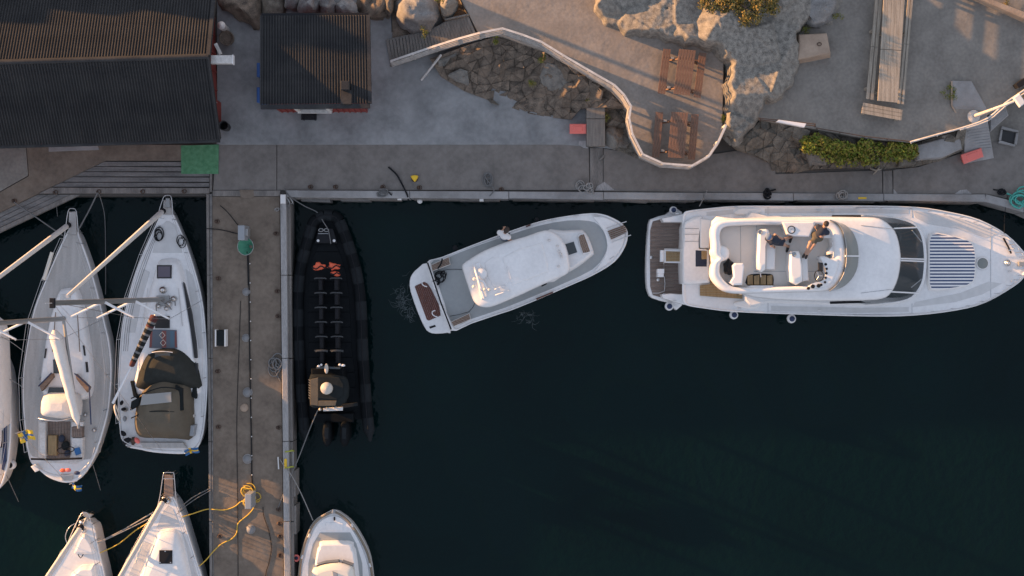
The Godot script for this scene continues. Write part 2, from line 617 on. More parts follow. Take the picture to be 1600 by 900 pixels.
	plain("net_green", Color(0.06, 0.24, 0.15), 0.8)
	plain("radome", Color(0.5, 0.46, 0.4), 0.5)
	plain("foam", Color(0.075, 0.095, 0.1), 0.6)
	plain("cream", Color(0.72, 0.67, 0.58), 0.45)
	plain("tan_rail", Color(0.2, 0.165, 0.12), 0.5)
	for k in ["roof", "tube_black", "tube_grey", "charcoal", "canvas_dark", "canvas_hood", "canvas_brown", "rope_dark", "cable_black", "soil"]:
		mats[k].metallic_specular = 0.15
	var leaf := plain("leaf", Color.WHITE, 0.75)
	leaf.vertex_color_use_as_albedo = true
	leaf.backlight_enabled = true
	leaf.backlight = Color(0.25, 0.25, 0.1)
	var sea := plain("sea", Color(0.006, 0.021, 0.025), 0.12)
	sea.albedo_color = Color.WHITE
	sea.albedo_texture = blend_texture("sea", Color(0.0006, 0.0065, 0.0072), Color(0.0014, 0.0105, 0.0108), [[0.006, 3, 1.0]], 256)
	sea.uv1_triplanar = true
	sea.uv1_world_triplanar = true
	sea.uv1_scale = Vector3.ONE / 19.0
	sea.normal_enabled = true
	sea.normal_texture = normal_texture("sea_normal", 0.03, 4, 4.0, 1024)
	sea.normal_scale = 0.4
	sea.metallic_specular = 0.25

# ---------------------------------------------------------------- quay, pier, terraces
func make_water() -> void:
	var s := Shape.new()
	s.quad(Vector3(-400, WATER, -400), Vector3(400, WATER, -400), Vector3(400, WATER, 400), Vector3(-400, WATER, 400))
	ground(s, "water", mats.sea)

func make_quay() -> void:
	var s := Shape.new()
	prism(s, poly([331, -700, 2600, -700, 2600, 760, 1660, 348, 1600, 325, 1540, 306, 331, 306], -0.06), [[0.0, -3.0], [0.0, -0.06]])
	prism(s, poly([-1400, -700, 330.5, -700, 330.5, 306, 62, 306, -60, 366, -1400, 1000], -0.12), [[0.0, -3.0], [0.0, -0.12]])
	var quay := ground(s, "quay", mats.drain)
	# cast slabs of the walkway
	for a in [[338, 221, 432, 221, 432, 297, 333, 297], [433, 221, 920, 221, 921, 297, 433, 297], [943, 232, 1000, 240, 1120, 240, 1160, 234, 1211, 258, 1212, 272, 1378, 266, 1379, 303, 943, 299], [1396, 265, 1435, 261, 1512, 236, 1660, 180, 1660, 338, 1600, 316, 1540, 303, 1396, 303]]:
		slab(quay, "slab", a, -0.3, 0.0, mats.quay, 0.012)
	slab(quay, "drain_cover", [922, 231, 942, 231, 942, 298.5, 922, 298], -0.3, -0.02, mats.old_beam, 0.01)
	slab(quay, "drain_cover", [1380, 267, 1394, 266, 1395, 303, 1380, 303], -0.3, -0.02, mats.old_beam, 0.01)
	slab(quay, "slab", [1280, -60, 1700, -60, 1700, 178, 1505, 236, 1440, 258, 1240, 250], -0.3, -0.006, mats.terrace, 0.01)
	slab(quay, "slab", [339, -60, 610, -60, 612, 50, 760, 60, 960, 100, 985, 200, 1000, 239, 943, 231, 880, 226, 339, 226], -0.3, 0.012, mats.plaza, 0.01)
	slab(quay, "slab", [-400, 226, 40, 226, 44, 274, 0, 299, -60, 330, -400, 500], -0.3, 0.0, mats.terrace, 0.012)
	slab(quay, "slab", [41, 226, 331, 226, 331, 251, 165, 251, -0.5, 331.5, -60, 361, -60, 331, 0.5, 300, 45, 275], -0.3, 0.0, mats.pier, 0.012)
	slab(quay, "bed", [611, -200, 690, -200, 734, 26, 700, 42, 640, 56, 613, 62], -0.3, 0.05, mats.stone_b, 0.01)
	slab(quay, "patch", [76, 227, 152, 225, 155, 234, 76, 237], -0.1, 0.02, mats.kerb, 0.006)
	slab(quay, "patch", [905, 220, 918, 220, 919, 232, 912, 231, 904, 226], -0.01, 0.016, mats.beam, 0.003)
	slab(quay, "patch", [933, 291, 944, 284, 952, 290, 960, 297, 930, 298], -0.01, 0.006, mats.beam, 0.003)
	slab(quay, "patch", [1396, 295, 1403, 303, 1396, 303], -0.01, 0.006, mats.beam, 0.003)
	slab(quay, "patch", [1492, 303, 1500, 297, 1510, 296, 1519, 303], -0.01, 0.006, mats.beam, 0.003)
	# kerb stones along the water
	var top := [447, 640, 795, 943, 1100, 1240, 1381, 1540]
	for i in top.size() - 1:
		var x0: float = top[i]; var x1: float = top[i + 1]
		var y0 := 297.0 + (x0 - 447.0) * 0.006; var y1 := 297.0 + (x1 - 447.0) * 0.006
		slab(quay, "kerb_stone", [x0 + 0.3, y0, x1 - 0.3, y1, x1 - 0.3, y1 + 12.0, x0 + 0.3, y0 + 11.0], -1.6, 0.12, mats.kerb, 0.03)
		slab(quay, "kerb_edge", [x0 + 6, y0 + 11.3, x1 - 14, y1 + 12.2, x1 - 14, y1 + 14.6, x0 + 6, y0 + 13.4], -1.2, -0.1, mats.old_beam, 0.02)
	slab(quay, "kerb_stone", [1541, 303.4, 1600, 318, 1600, 332, 1538, 315], -1.6, 0.12, mats.kerb, 0.03)
	slab(quay, "kerb_stone", [1601, 318.4, 1680, 352, 1674, 366, 1601, 332.4], -1.6, 0.12, mats.kerb, 0.03)
	# dark timber fender boards below the kerb
	for x in range(470, 1540, 62):
		rng.seed = x
		if rng.randf() < 0.7:
			slab(quay, "fender_board", [x, 306, x + 46, 306, x + 46, 314 + rng.randf() * 3, x, 314], -1.4, -0.25, mats.boardwalk, 0.02)

func make_boardwalk() -> void:
	var s := Shape.new()
	prism(s, poly([170, 252, 331, 252, 331, 302, 66, 302], -0.2), [[0.0, -1.3], [0.0, -0.2]])
	var deck := ground(s, "boardwalk", mats.soil)
	var rows := [252.5, 260.5, 268.5, 276.5, 285.0, 293.0]
	for i in 6:
		var y0: float = rows[i]; var y1: float = (rows[i + 1] if i < 5 else 303.0) - 0.9
		var xa := 165.0 - (y0 - 251.0) * 2.06; var xb := 165.0 - (y1 - 251.0) * 2.06
		slab(deck, "plank", [xa + 1, y0, 327, y0 + 0.8, 327, y1, xb + 1, y1], -0.16, -0.01 + (0.05 if i == 5 else 0.0), mats.boardwalk if i < 5 else mats.old_beam, 0.012)
	for i in 4:
		var o := i * 7.6
		slab(deck, "plank", [-90, 375.5 + o, 59 + i * 17, 304.0, 59 + (i + 1) * 17 - 1.5, 304.0, -90, 375.5 + o + 6.8], -0.3, -0.1, mats.boardwalk if i < 3 else mats.old_beam, 0.012)
	slab(deck, "edge_post", [327.5, 300, 331, 300, 331, 252, 327.5, 252], -1.2, 0.03, mats.old_beam, 0.01)

func make_pier() -> void:
	var s := Shape.new()
	prism(s, poly([331.5, 307, 437, 307, 443.5, 930, 446, 1200, 330.5, 1200, 331.5, 930], 0.0), [[0.0, -2.5], [0.0, -0.015], [0.015, 0.0]])
	var pier := ground(s, "pier", mats.pier)
	slab(pier, "cross_beam", [332, 297.5, 438, 297.5, 437, 306.5, 332, 306.5], -0.4, 0.03, mats.old_beam, 0.015)
	slab(pier, "patch", [374, 296.5, 396, 296.5, 397, 307, 393, 310, 376, 309], -0.01, 0.045, mats.pier, 0.01)
	for i in 5:
		var y0: float = [303, 430, 560, 690, 815][i]; var y1: float = [429.5, 559.5, 689.5, 814.5, 1200][i]
		slab(pier, "edge_timber", [322 + y0 * 0.009 - 2.7, y0, 326.5 + y0 * 0.009 - 2.7, y0, 326.5 + y1 * 0.009 - 2.7, y1, 322 + y1 * 0.009 - 2.7, y1], -1.1, 0.025, mats.old_beam, 0.02)
		slab(pier, "edge_timber", [327 + y0 * 0.009 - 2.7, y0, 331.2 + y0 * 0.004 - 1, y0, 331.2 + y1 * 0.004 - 1, y1, 327 + y1 * 0.009 - 2.7, y1], -1.1, 0.035, mats.boardwalk, 0.02)
		var d0 := (y0 - 303) * 0.0105; var d1 := (y1 - 303) * 0.0105
		slab(pier, "edge_beam", [437.5 + d0, y0 + 0.3, 447 + d0, y0 + 0.3, 447 + d1, y1, 437.5 + d1, y1], -1.1, 0.16, mats.beam, 0.025)
		slab(pier, "wale", [447.6 + d0, y0 + 0.5, 453.5 + d0, y0 + 0.5, 453.5 + d1, y1, 447.6 + d1, y1], -1.1, -0.05, mats.old_beam, 0.025)
	for a in [[452, 735, 776], [453, 790, 835]]:
		slab(pier, "fender_board", [a[0] + 6, a[1], a[0] + 10, a[1], a[0] + 10, a[2], a[0] + 6, a[2]], -1.3, -0.1, mats.old_beam, 0.02)

# ---------------------------------------------------------------- rocks
# cut a region into stones: a jittered lattice of seeds, one Voronoi cell each
func stone_cells(region: PackedVector2Array, pitch: float, seed_: int) -> Array:
	rng.seed = seed_
	var lo := region[0]; var hi := region[0]
	for p in region:
		lo = lo.min(p); hi = hi.max(p)
	# darts thrown with a reach of their own, so that large and small stones mix
	var seeds := []
	var reach := []
	var tries := 0
	while tries < 900:
		tries += 1
		var p := Vector2(rng.randf_range(lo.x, hi.x), rng.randf_range(lo.y, hi.y))
		var r := pitch * (rng.randf_range(1.2, 2.0) if tries < 40 else rng.randf_range(0.3, 0.95))
		var ok := true
		for k in seeds.size():
			if p.distance_to(seeds[k]) < maxf(r, reach[k]) * 0.95:
				ok = false
				break
		if ok:
			seeds.append(p)
			reach.append(r)
	var cells := []
	for a in seeds:
		var cell := PackedVector2Array([a + Vector2(-3, -3), a + Vector2(3, -3), a + Vector2(3, 3), a + Vector2(-3, 3)])
		for b in seeds:
			if b == a or a.distance_to(b) > pitch * 5.0:
				continue
			var m: Vector2 = (a + b) / 2.0
			var n: Vector2 = (b - a).normalized()
			var t := n.orthogonal()
			var half := PackedVector2Array([m + t * 9, m - t * 9, m - t * 9 - n * 9, m + t * 9 - n * 9])
			var r := Geometry2D.intersect_polygons(cell, half)
			if r.is_empty():
				cell = PackedVector2Array()
				break
			cell = r[0]
		if cell.size() < 3:
			continue
		for piece in Geometry2D.intersect_polygons(cell, region):
			if absf(area(piece)) > 0.03:
				cells.append(piece)
	return cells

func stone(s: Shape, p: PackedVector2Array, base: float, top: Callable, gap: float, bulge: float) -> void:
	if area(p) < 0.0:
		p.reverse()
	# split the edges and wobble them, so that no outline is a straight cut
	var w := PackedVector2Array()
	for i in p.size():
		var a := p[i]; var b := p[(i + 1) % p.size()]
		var k := maxi(1, int(a.distance_to(b) / 0.3))
		for j in k:
			var t := float(j) / k
			w.append(a.lerp(b, t) + Vector2(rng.randfn(0, 0.045), rng.randfn(0, 0.045)))
	var c := Vector2.ZERO
	for a in w:
		c += a / w.size()
	var tilt := Vector2(rng.randfn(0, 0.24), rng.randfn(0, 0.24))
	var lift := rng.randf_range(-0.08, 0.12)
	var radius := sqrt(absf(area(p)) / PI)
	var peak := c + Vector2(rng.randfn(0, 0.3), rng.randfn(0, 0.3)) * radius
	s.group = S_FLAT
	var rows := []
	for e in [[1.0, -1.0], [1.0, 0.1], [0.96, 0.7], [0.7, 0.95], [0.35, 1.0]]:
		var r := PackedVector3Array()
		var f: float = 1.0 - gap / maxf(radius, 0.1)
		for a in w:
			var at: Vector2 = c.lerp(peak, 1.0 - e[0]) + (a - c) * e[0] * f
			var h: float = top.call(at) + lift + tilt.dot(at - c)
			var y: float = base if e[1] < 0.0 else h - bulge * radius * (1.0 - e[1]) + rng.randfn(0, 0.02)
			r.append(Vector3(at.x, minf(y, h + 0.05), at.y))
		rows.append(r)
	for i in 4:
		join_rings(s, rows[i], rows[i + 1])
	var m := Vector3(peak.x, top.call(peak) + lift + tilt.dot(peak - c) + bulge * radius * 0.08, peak.y)
	for i in w.size():
		s.tri(m, rows[4][(i + 1) % w.size()], rows[4][i])
	s.group = S_FLAT

func stone_bank(called: String, outline: Array, pitch: float, seed_: int, top: Callable, gap := 0.012, bulge := 0.34) -> Node3D:
	var region := poly(outline, 0.3)
	var s := Shape.new()
	bedrock(s, region, top, seed_)
	var o := ground(s, called, mats.stone_b if called == "stone_slope" else mats.stone_a)
	var kinds := [mats.stone_a, mats.stone_b, mats.stone_c, mats.stone_b]
	for cell in stone_cells(region, pitch, seed_):
		# loose stones here and there, the bare rock between them
		if rng.randf() < 0.45:
			continue
		var t := Shape.new()
		var c := Vector2.ZERO
		for a in cell:
			c += a / cell.size()
		var shrunk := PackedVector2Array()
		var f := rng.randf_range(0.6, 0.95)
		for a in cell:
			shrunk.append(c + (a - c) * f * rng.randf_range(0.85, 1.05))
		stone(t, shrunk, -0.2, top, gap, bulge)
		part(t, "stone", kinds[rng.randi() % 4], o)
	return o

# broken rock: scattered heights with flat breaks between them, stepped along the cracks
func bedrock(s: Shape, region: PackedVector2Array, top: Callable, seed_: int) -> void:
	rng.seed = seed_ * 7 + 1
	var lo := region[0]; var hi := region[0]
	for p in region:
		lo = lo.min(p); hi = hi.max(p)
	var pts := PackedVector2Array(region)
	for i in region.size():
		var a := region[i]; var b := region[(i + 1) % region.size()]
		var k := int(a.distance_to(b) / 0.3)
		for j in range(1, k):
			pts.append(a.lerp(b, float(j) / k))
	var edge := pts.size()
	for i in 2500:
		var p := Vector2(rng.randf_range(lo.x, hi.x), rng.randf_range(lo.y, hi.y))
		if not inside(p, region):
			continue
		var ok := true
		for o in pts:
			var d := p - o
			if Vector2(d.x, d.y * 1.3).length() < 0.27:
				ok = false
				break
		if ok:
			pts.append(p)
	var hs := PackedFloat32Array()
	for i in pts.size():
		var h: float = top.call(pts[i])
		hs.append(h + (rng.randfn(0, 0.1) - 0.1 if i >= edge else -0.14))
	var t := Geometry2D.triangulate_delaunay(pts)
	for i in range(0, t.size(), 3):
		var m := (pts[t[i]] + pts[t[i + 1]] + pts[t[i + 2]]) / 3.0
		if not inside(m, region):
			continue
		var lift := rng.randfn(0, 0.035)
		var q3 := []
		for k in 3:
			var a := pts[t[i + k]].lerp(m, 0.03)
			q3.append(Vector3(a.x, hs[t[i + k]] + lift, a.y))
		s.tri(q3[0], q3[1], q3[2])
		for k in 3:
			var a: Vector3 = q3[k]; var b: Vector3 = q3[(k + 1) % 3]
			s.quad(a, b, Vector3(b.x, b.y - 0.3, b.z), Vector3(a.x, a.y - 0.3, a.z))
	prism(s, region, [[0.0, -0.3], [0.0, -0.1]])

func boulder(called: String, outline: Array, h0: float, h1: float, material: Material, seed_: int, label: String) -> void:
	rng.seed = seed_
	var p := rounded(poly(outline, lerpf(h0, h1, 0.4)), 5)
	if area(p) < 0.0:
		p.reverse()
	var n := FastNoiseLite.new()
	n.seed = seed_
	n.frequency = 1.2
	n.fractal_octaves = 4
	var c := Vector2.ZERO
	for a in p:
		c += a / p.size()
	var s := Shape.new()
	s.group = 1
	var last := PackedVector3Array()
	for k in 9:
		var t := k / 8.0
		var f := cos(t * PI / 2.0 * 0.96)
		var r := PackedVector3Array()
		for a in p:
			var at := c + (a - c) * pow(f, 0.8)
			var y := lerpf(h0, h1, sin(t * PI / 2.0))
			var d := n.get_noise_3d(at.x, y * 1.5, at.y)
			r.append(Vector3(at.x + d * 0.26 * f, y + d * 0.4 * t, at.y + n.get_noise_3d(at.y, y, at.x) * 0.26 * f))
		if k > 0:
			join_rings(s, last, r)
		last = r
	for i in p.size():
		s.tri(Vector3(c.x, h1 + n.get_noise_3d(c.x, h1 * 1.5, c.y) * 0.2, c.y), last[(i + 1) % p.size()], last[i])
	solo(s, called, material, label, "boulder", "boulders by the terrace")

# bare bedrock: overlapping slanted lobes, cracked and weathered
func make_outcrop() -> void:
	var outline := poly([905, -330, 926, 22, 945, 45, 985, 62, 1040, 69, 1086, 78, 1113, 84, 1131, 102, 1131, 150, 1128, 206, 1150, 226, 1172, 205, 1185, 188, 1192, 163, 1212, 164, 1240, 136, 1249, 100, 1244, 60, 1262, 40, 1300, 48, 1325, 0, 1330, -60, 1340, -330], 1.0)
	# px, py, half length, half width (metres), direction (degrees, from +x towards +z), top height, shape
	var lobes := [
		[965, 10, 1.5, 0.6, 50, 1.9], [1000, 22, 1.7, 0.55, 118, 2.0], [1032, 12, 1.9, 0.6, 112, 2.3], [1075, 42, 1.9, 1.0, 72, 2.45],
		[1108, 60, 1.5, 1.1, 40, 2.55], [1150, 72, 1.2, 0.6, 125, 2.4], [1186, 78, 1.1, 0.55, 118, 2.4], [1165, 112, 1.7, 1.0, 20, 2.2],
		[1226, 62, 1.2, 0.6, 60, 2.25], [1215, 108, 1.0, 0.6, 120, 2.1], [1160, 155, 1.5, 1.3, 100, 1.85], [1203, 142, 1.0, 0.6, 130, 1.7],
		[1155, 195, 0.9, 0.6, 110, 1.5], [1236, 25, 1.2, 0.8, 20, 2.3], [1150, 22, 1.8, 1.0, 10, 2.45], [1050, -60, 3.0, 2.0, 30, 2.6], [1180, -60, 3.0, 2.0, 10, 2.5], [960, -90, 1.6, 1.6, 10, 2.3], [1285, 15, 1.0, 0.7, 120, 1.9]]
	var n := FastNoiseLite.new()
	n.frequency = 0.55
	n.fractal_octaves = 2
	n.seed = 11
	var crack := FastNoiseLite.new()
	crack.noise_type = FastNoiseLite.TYPE_CELLULAR
	crack.cellular_return_type = FastNoiseLite.RETURN_DISTANCE2_SUB
	crack.frequency = 0.55
	crack.domain_warp_enabled = true
	crack.domain_warp_amplitude = 0.7
	crack.domain_warp_frequency = 0.5
	crack.seed = 5
	var pre := []
	for l in lobes:
		var c := q(l[0], l[1], l[5])
		var a := deg_to_rad(l[4])
		pre.append([Vector2(c.x, c.z), Vector2(cos(a), sin(a)), l[2], l[3], l[5] - 0.95])
	var lo := outline[0]; var hi := outline[0]
	for p in outline:
		lo = lo.min(p); hi = hi.max(p)
	lo -= Vector2(0.2, 0.2)
	var step := 0.05
	var nx := int((hi.x - lo.x) / step) + 3
	var ny := int((hi.y - lo.y) / step) + 3
	var grid := PackedVector3Array()
	grid.resize(nx * ny)
	var keep := PackedByteArray()
	keep.resize(nx * ny)
	# broad facets: heights at scattered points, flat in between, longer along the grain of the rock
	rng.seed = 19
	var grain := Vector2(cos(1.95), sin(1.95))
	var across := grain.orthogonal()
	var pts := PackedVector2Array()
	var tries := 0
	while tries < 6000:
		tries += 1
		var p := Vector2(rng.randf_range(lo.x - 0.5, hi.x + 0.5), rng.randf_range(lo.y - 0.5, hi.y + 0.5))
		var ok := true
		for o in pts:
			var d := p - o
			if absf(d.x) < 1.4 and absf(d.y) < 1.4 and Vector2(d.dot(grain) / 1.25, d.dot(across) / 0.7).length() < 1.0:
				ok = false
				break
		if ok:
			pts.append(p)
	var hs := PackedFloat32Array()
	for p in pts:
		var h := 0.0
		for l in pre:
			var d: Vector2 = p - l[0]
			var u: float = d.dot(l[1]) / l[2]
			var v: float = d.cross(l[1]) / l[3]
			var e := sqrt(u * u + v * v * (1.0 if v > 0.0 else 0.4))
			h = maxf(h, l[4] * (1.0 - pow(minf(e / 1.5, 1.0), 1.8)))
		hs.append(h + rng.randfn(0, 0.2))
	var raw := PackedFloat32Array()
	raw.resize(nx * ny)
	var tris := Geometry2D.triangulate_delaunay(pts)
	for t in range(0, tris.size(), 3):
		var a := pts[tris[t]]; var b := pts[tris[t + 1]]; var c := pts[tris[t + 2]]
		var area2 := (b - a).cross(c - a)
		if absf(area2) < 1e-6:
			continue
		var lift := rng.randfn(0, 0.08)
		var mn := ((a.min(b).min(c) - lo) / step).floor(); var mx := ((a.max(b).max(c) - lo) / step).ceil()
		for j in range(maxi(int(mn.y), 0), mini(int(mx.y) + 1, ny)):
			for i in range(maxi(int(mn.x), 0), mini(int(mx.x) + 1, nx)):
				var p := lo + Vector2(i, j) * step
				var w1 := (p - a).cross(c - a) / area2
				var w2 := (b - a).cross(p - a) / area2
				if w1 >= -0.001 and w2 >= -0.001 and w1 + w2 <= 1.001:
					raw[j * nx + i] = lift + hs[tris[t]] * (1.0 - w1 - w2) + hs[tris[t + 1]] * w1 + hs[tris[t + 2]] * w2
	for j in ny:
		for i in nx:
			var p := lo + Vector2(i, j) * step
			# edges worn round
			var h := 0.0
			for dj in [0, 1]:
				for di in [0, 1]:
					h += raw[clampi(j + dj, 0, ny - 1) * nx + clampi(i + di, 0, nx - 1)] / 4.0
			var out := edge_distance(p, outline) * (1.0 if inside(p, outline) else -1.0)
			var c := crack.get_noise_2d(p.x, p.y) + 1.0
			var y := 0.95 + h + n.get_noise_2d(p.x * 3.0, p.y * 3.0) * 0.03 + n.get_noise_2d(p.x * 9.0, p.y * 9.0) * 0.012
			y -= maxf(0.0, 0.05 - c) * 6.0 * (0.3 + h * 0.4)
			y = lerpf(0.7, maxf(y, 1.12 + n.get_noise_2d(p.x * 3.0, p.y * 3.0) * 0.15), smoothstep(-0.1, 0.2, out + n.get_noise_2d(p.x * 2.5, p.y * 2.5) * 0.16))
			grid[j * nx + i] = Vector3(p.x, y, p.y)
			keep[j * nx + i] = 1 if out > -0.15 else 0
	var s := Shape.new()
	s.group = 1
	for j in ny - 1:
		for i in nx - 1:
			var a := j * nx + i
			if keep[a] and keep[a + 1] and keep[a + nx] and keep[a + nx + 1]:
				s.quad(grid[a], grid[a + 1], grid[a + nx + 1], grid[a + nx])
	ground(s, "rock_outcrop", mats.rock)

func make_terraces() -> void:
	var s := Shape.new()
	prism(s, poly([560, -330, 690, -60, 733, 24, 746, 50, 786, 57, 846, 78, 905, 112, 955, 142, 981, 172, 980, 190, 986, 213, 1003, 244, 1036, 258, 1081, 260, 1107, 245, 1122, 224, 1129, 205, 1131, 98, 1114, 82, 1110, 60, 1000, 0, 1000, -330], TERRACE), [[0.0, -0.2], [0.0, TERRACE - 0.03], [0.03, TERRACE]])
	ground(s, "gravel_path", mats.path)
	s = Shape.new()
	prism(s, poly([1180, 186, 1186, 150, 1200, -330, 2600, -330, 2600, -60, 1612, 140, 1571, 164, 1505, 201, 1425, 223, 1350, 216, 1276, 202], TERRACE), [[0.0, -0.2], [0.0, TERRACE - 0.03], [0.03, TERRACE]])
	ground(s, "upper_terrace", mats.terrace)
	# slope of set stones between the plaza and the railing
	var up := [613, 107, 682, 88, 775, 60, 846, 80, 905, 114, 950, 142, 978, 172]
	var edge := poly(up, 1.0)
	var slope := func(p: Vector2) -> float:
		var d := 1e9
		for i in edge.size() - 1:
			d = minf(d, p.distance_to(Geometry2D.get_closest_point_to_segment(p, edge[i], edge[i + 1])))
		var far := lerpf(0.35, 2.1, clampf((p.x + 4.6) / 4.0, 0.0, 1.0)) if p.x < -1.5 else 1.9
		return lerpf(lerpf(0.4, 1.15, clampf((p.x + 4.2) / 2.5, 0, 1)), 0.12, clampf(d / far, 0.0, 1.0))
	stone_bank("stone_slope", [672, 93, 690, 88, 735, 74, 775, 62, 846, 80, 905, 114, 950, 142, 978, 172, 947, 170, 908, 170, 893, 186, 850, 181, 812, 173, 770, 158, 725, 141, 688, 118], 0.66, 8, slope)
	stone_bank("stone_edge", [946, 166, 984, 166, 982, 192, 988, 214, 1006, 246, 1030, 259, 1010, 252, 980, 240, 947, 226], 0.55, 4, func(p: Vector2) -> float: return 0.35 - (p.y + 7.0) * 0.1)
	var rise := func(p: Vector2) -> float:
		return clampf(remap(p.y, -6.1, -4.5, 1.05, 0.12), 0.1, 1.1)
	stone_bank("stone_bank", [1126, 214, 1150, 234, 1178, 242, 1205, 254, 1209, 269, 1243, 271, 1268, 264, 1324, 262, 1383, 263, 1431, 260, 1470, 251, 1503, 234, 1502, 203, 1424, 226, 1350, 219, 1276, 205, 1184, 190, 1170, 206, 1150, 226, 1135, 210], 0.6, 21, rise, 0.012, 0.34)
	boulder("boulder", [618, 5, 640, -12, 672, -5, 690, 15, 686, 38, 668, 48, 640, 44, 622, 30], 0.0, 1.7, mats.rock_grey, 3, "big rounded grey boulder beside the head of the wooden ramp")
	boulder("boulder", [447, -8, 458, -12, 467, 2, 463, 16, 452, 17, 446, 8], 0.0, 1.0, mats.rock_grey, 4, "leftmost small grey stone behind the shed roof")
	boulder("boulder", [463, 6, 478, -8, 496, -6, 502, 12, 494, 24, 470, 24], 0.0, 1.2, mats.rock_grey, 5, "widest of the grey stones behind the shed roof")
	boulder("boulder", [500, 0, 512, -10, 524, 2, 520, 20, 506, 24], 0.0, 1.1, mats.rock_grey, 6, "grey stone third from the left behind the shed roof")
	boulder("boulder", [524, 8, 540, -4, 558, 10, 556, 26, 530, 24], 0.0, 1.0, mats.rock_grey, 7, "rightmost grey stone behind the shed roof")
	boulder("boulder", [600, 2, 606, -20, 618, -14, 618, 10, 610, 26, 602, 20], 0.0, 0.9, mats.stone_a, 9, "dark narrow boulder left of the big rounded boulder")
	boulder("boulder", [560, -20, 590, -30, 612, -10, 604, 20, 582, 30, 562, 18], 0.0, 0.8, mats.stone_b, 10, "dark low boulder off the shed roof's upper right corner")
	boulder("boulder", [688, 8, 700, -10, 712, 0, 708, 18, 700, 24, 690, 22], 0.5, 1.6, mats.rock, 12, "small pale stone at the top of the wooden ramp")
	boulder("boulder", [340, -10, 380, -30, 410, 0, 410, 40, 390, 38, 360, 20, 345, 12], -0.1, 0.7, mats.stone_b, 13, "brown sloping rock between the boathouse and the shed")
	boulder("boulder", [410, -20, 445, -30, 448, 10, 440, 30, 412, 34], -0.1, 0.6, mats.stone_a, 14, "low brown rock against the shed roof's upper left corner")
	boulder("boulder", [1246, 0, 1280, -22, 1308, 0, 1302, 26, 1280, 43, 1256, 34], 1.0, 2.2, mats.rock_grey, 15, "dark blue-grey boulder right of the dry shrub")
	boulder("boulder", [940, 205, 958, 196, 976, 205, 978, 222, 962, 232, 944, 222], 0.0, 0.4, mats.stone_c, 16, "flat dark stone right of the brown hatch")

# ---------------------------------------------------------------- buildings
# ribbed sheet metal between an upper and a lower edge; the ribs run from one to the other
func ribbed(s: Shape, a0: Vector3, a1: Vector3, b0: Vector3, b1: Vector3, pitch: float, depth: float) -> void:
	var n := int(a0.distance_to(a1) / pitch)
	var up := (a1 - a0).cross(b0 - a0).normalized()
	if up.y < 0.0:
		up = -up
	var prof := [[0.0, 0.0], [0.1, 0.0], [0.56, 1.0], [0.78, 1.0], [0.94, 0.0]]
	var la := a0; var lb := b0
	for i in n:
		for e in prof:
			var t: float = (i + e[0]) / n
			var pa: Vector3 = a0.lerp(a1, t) + up * depth * e[1]
			var pb: Vector3 = b0.lerp(b1, t) + up * depth * e[1]
			if t > 0.0:
				s.quad(la, pa, pb, lb)
			la = pa; lb = pb
	s.quad(la, a1, b1, lb)

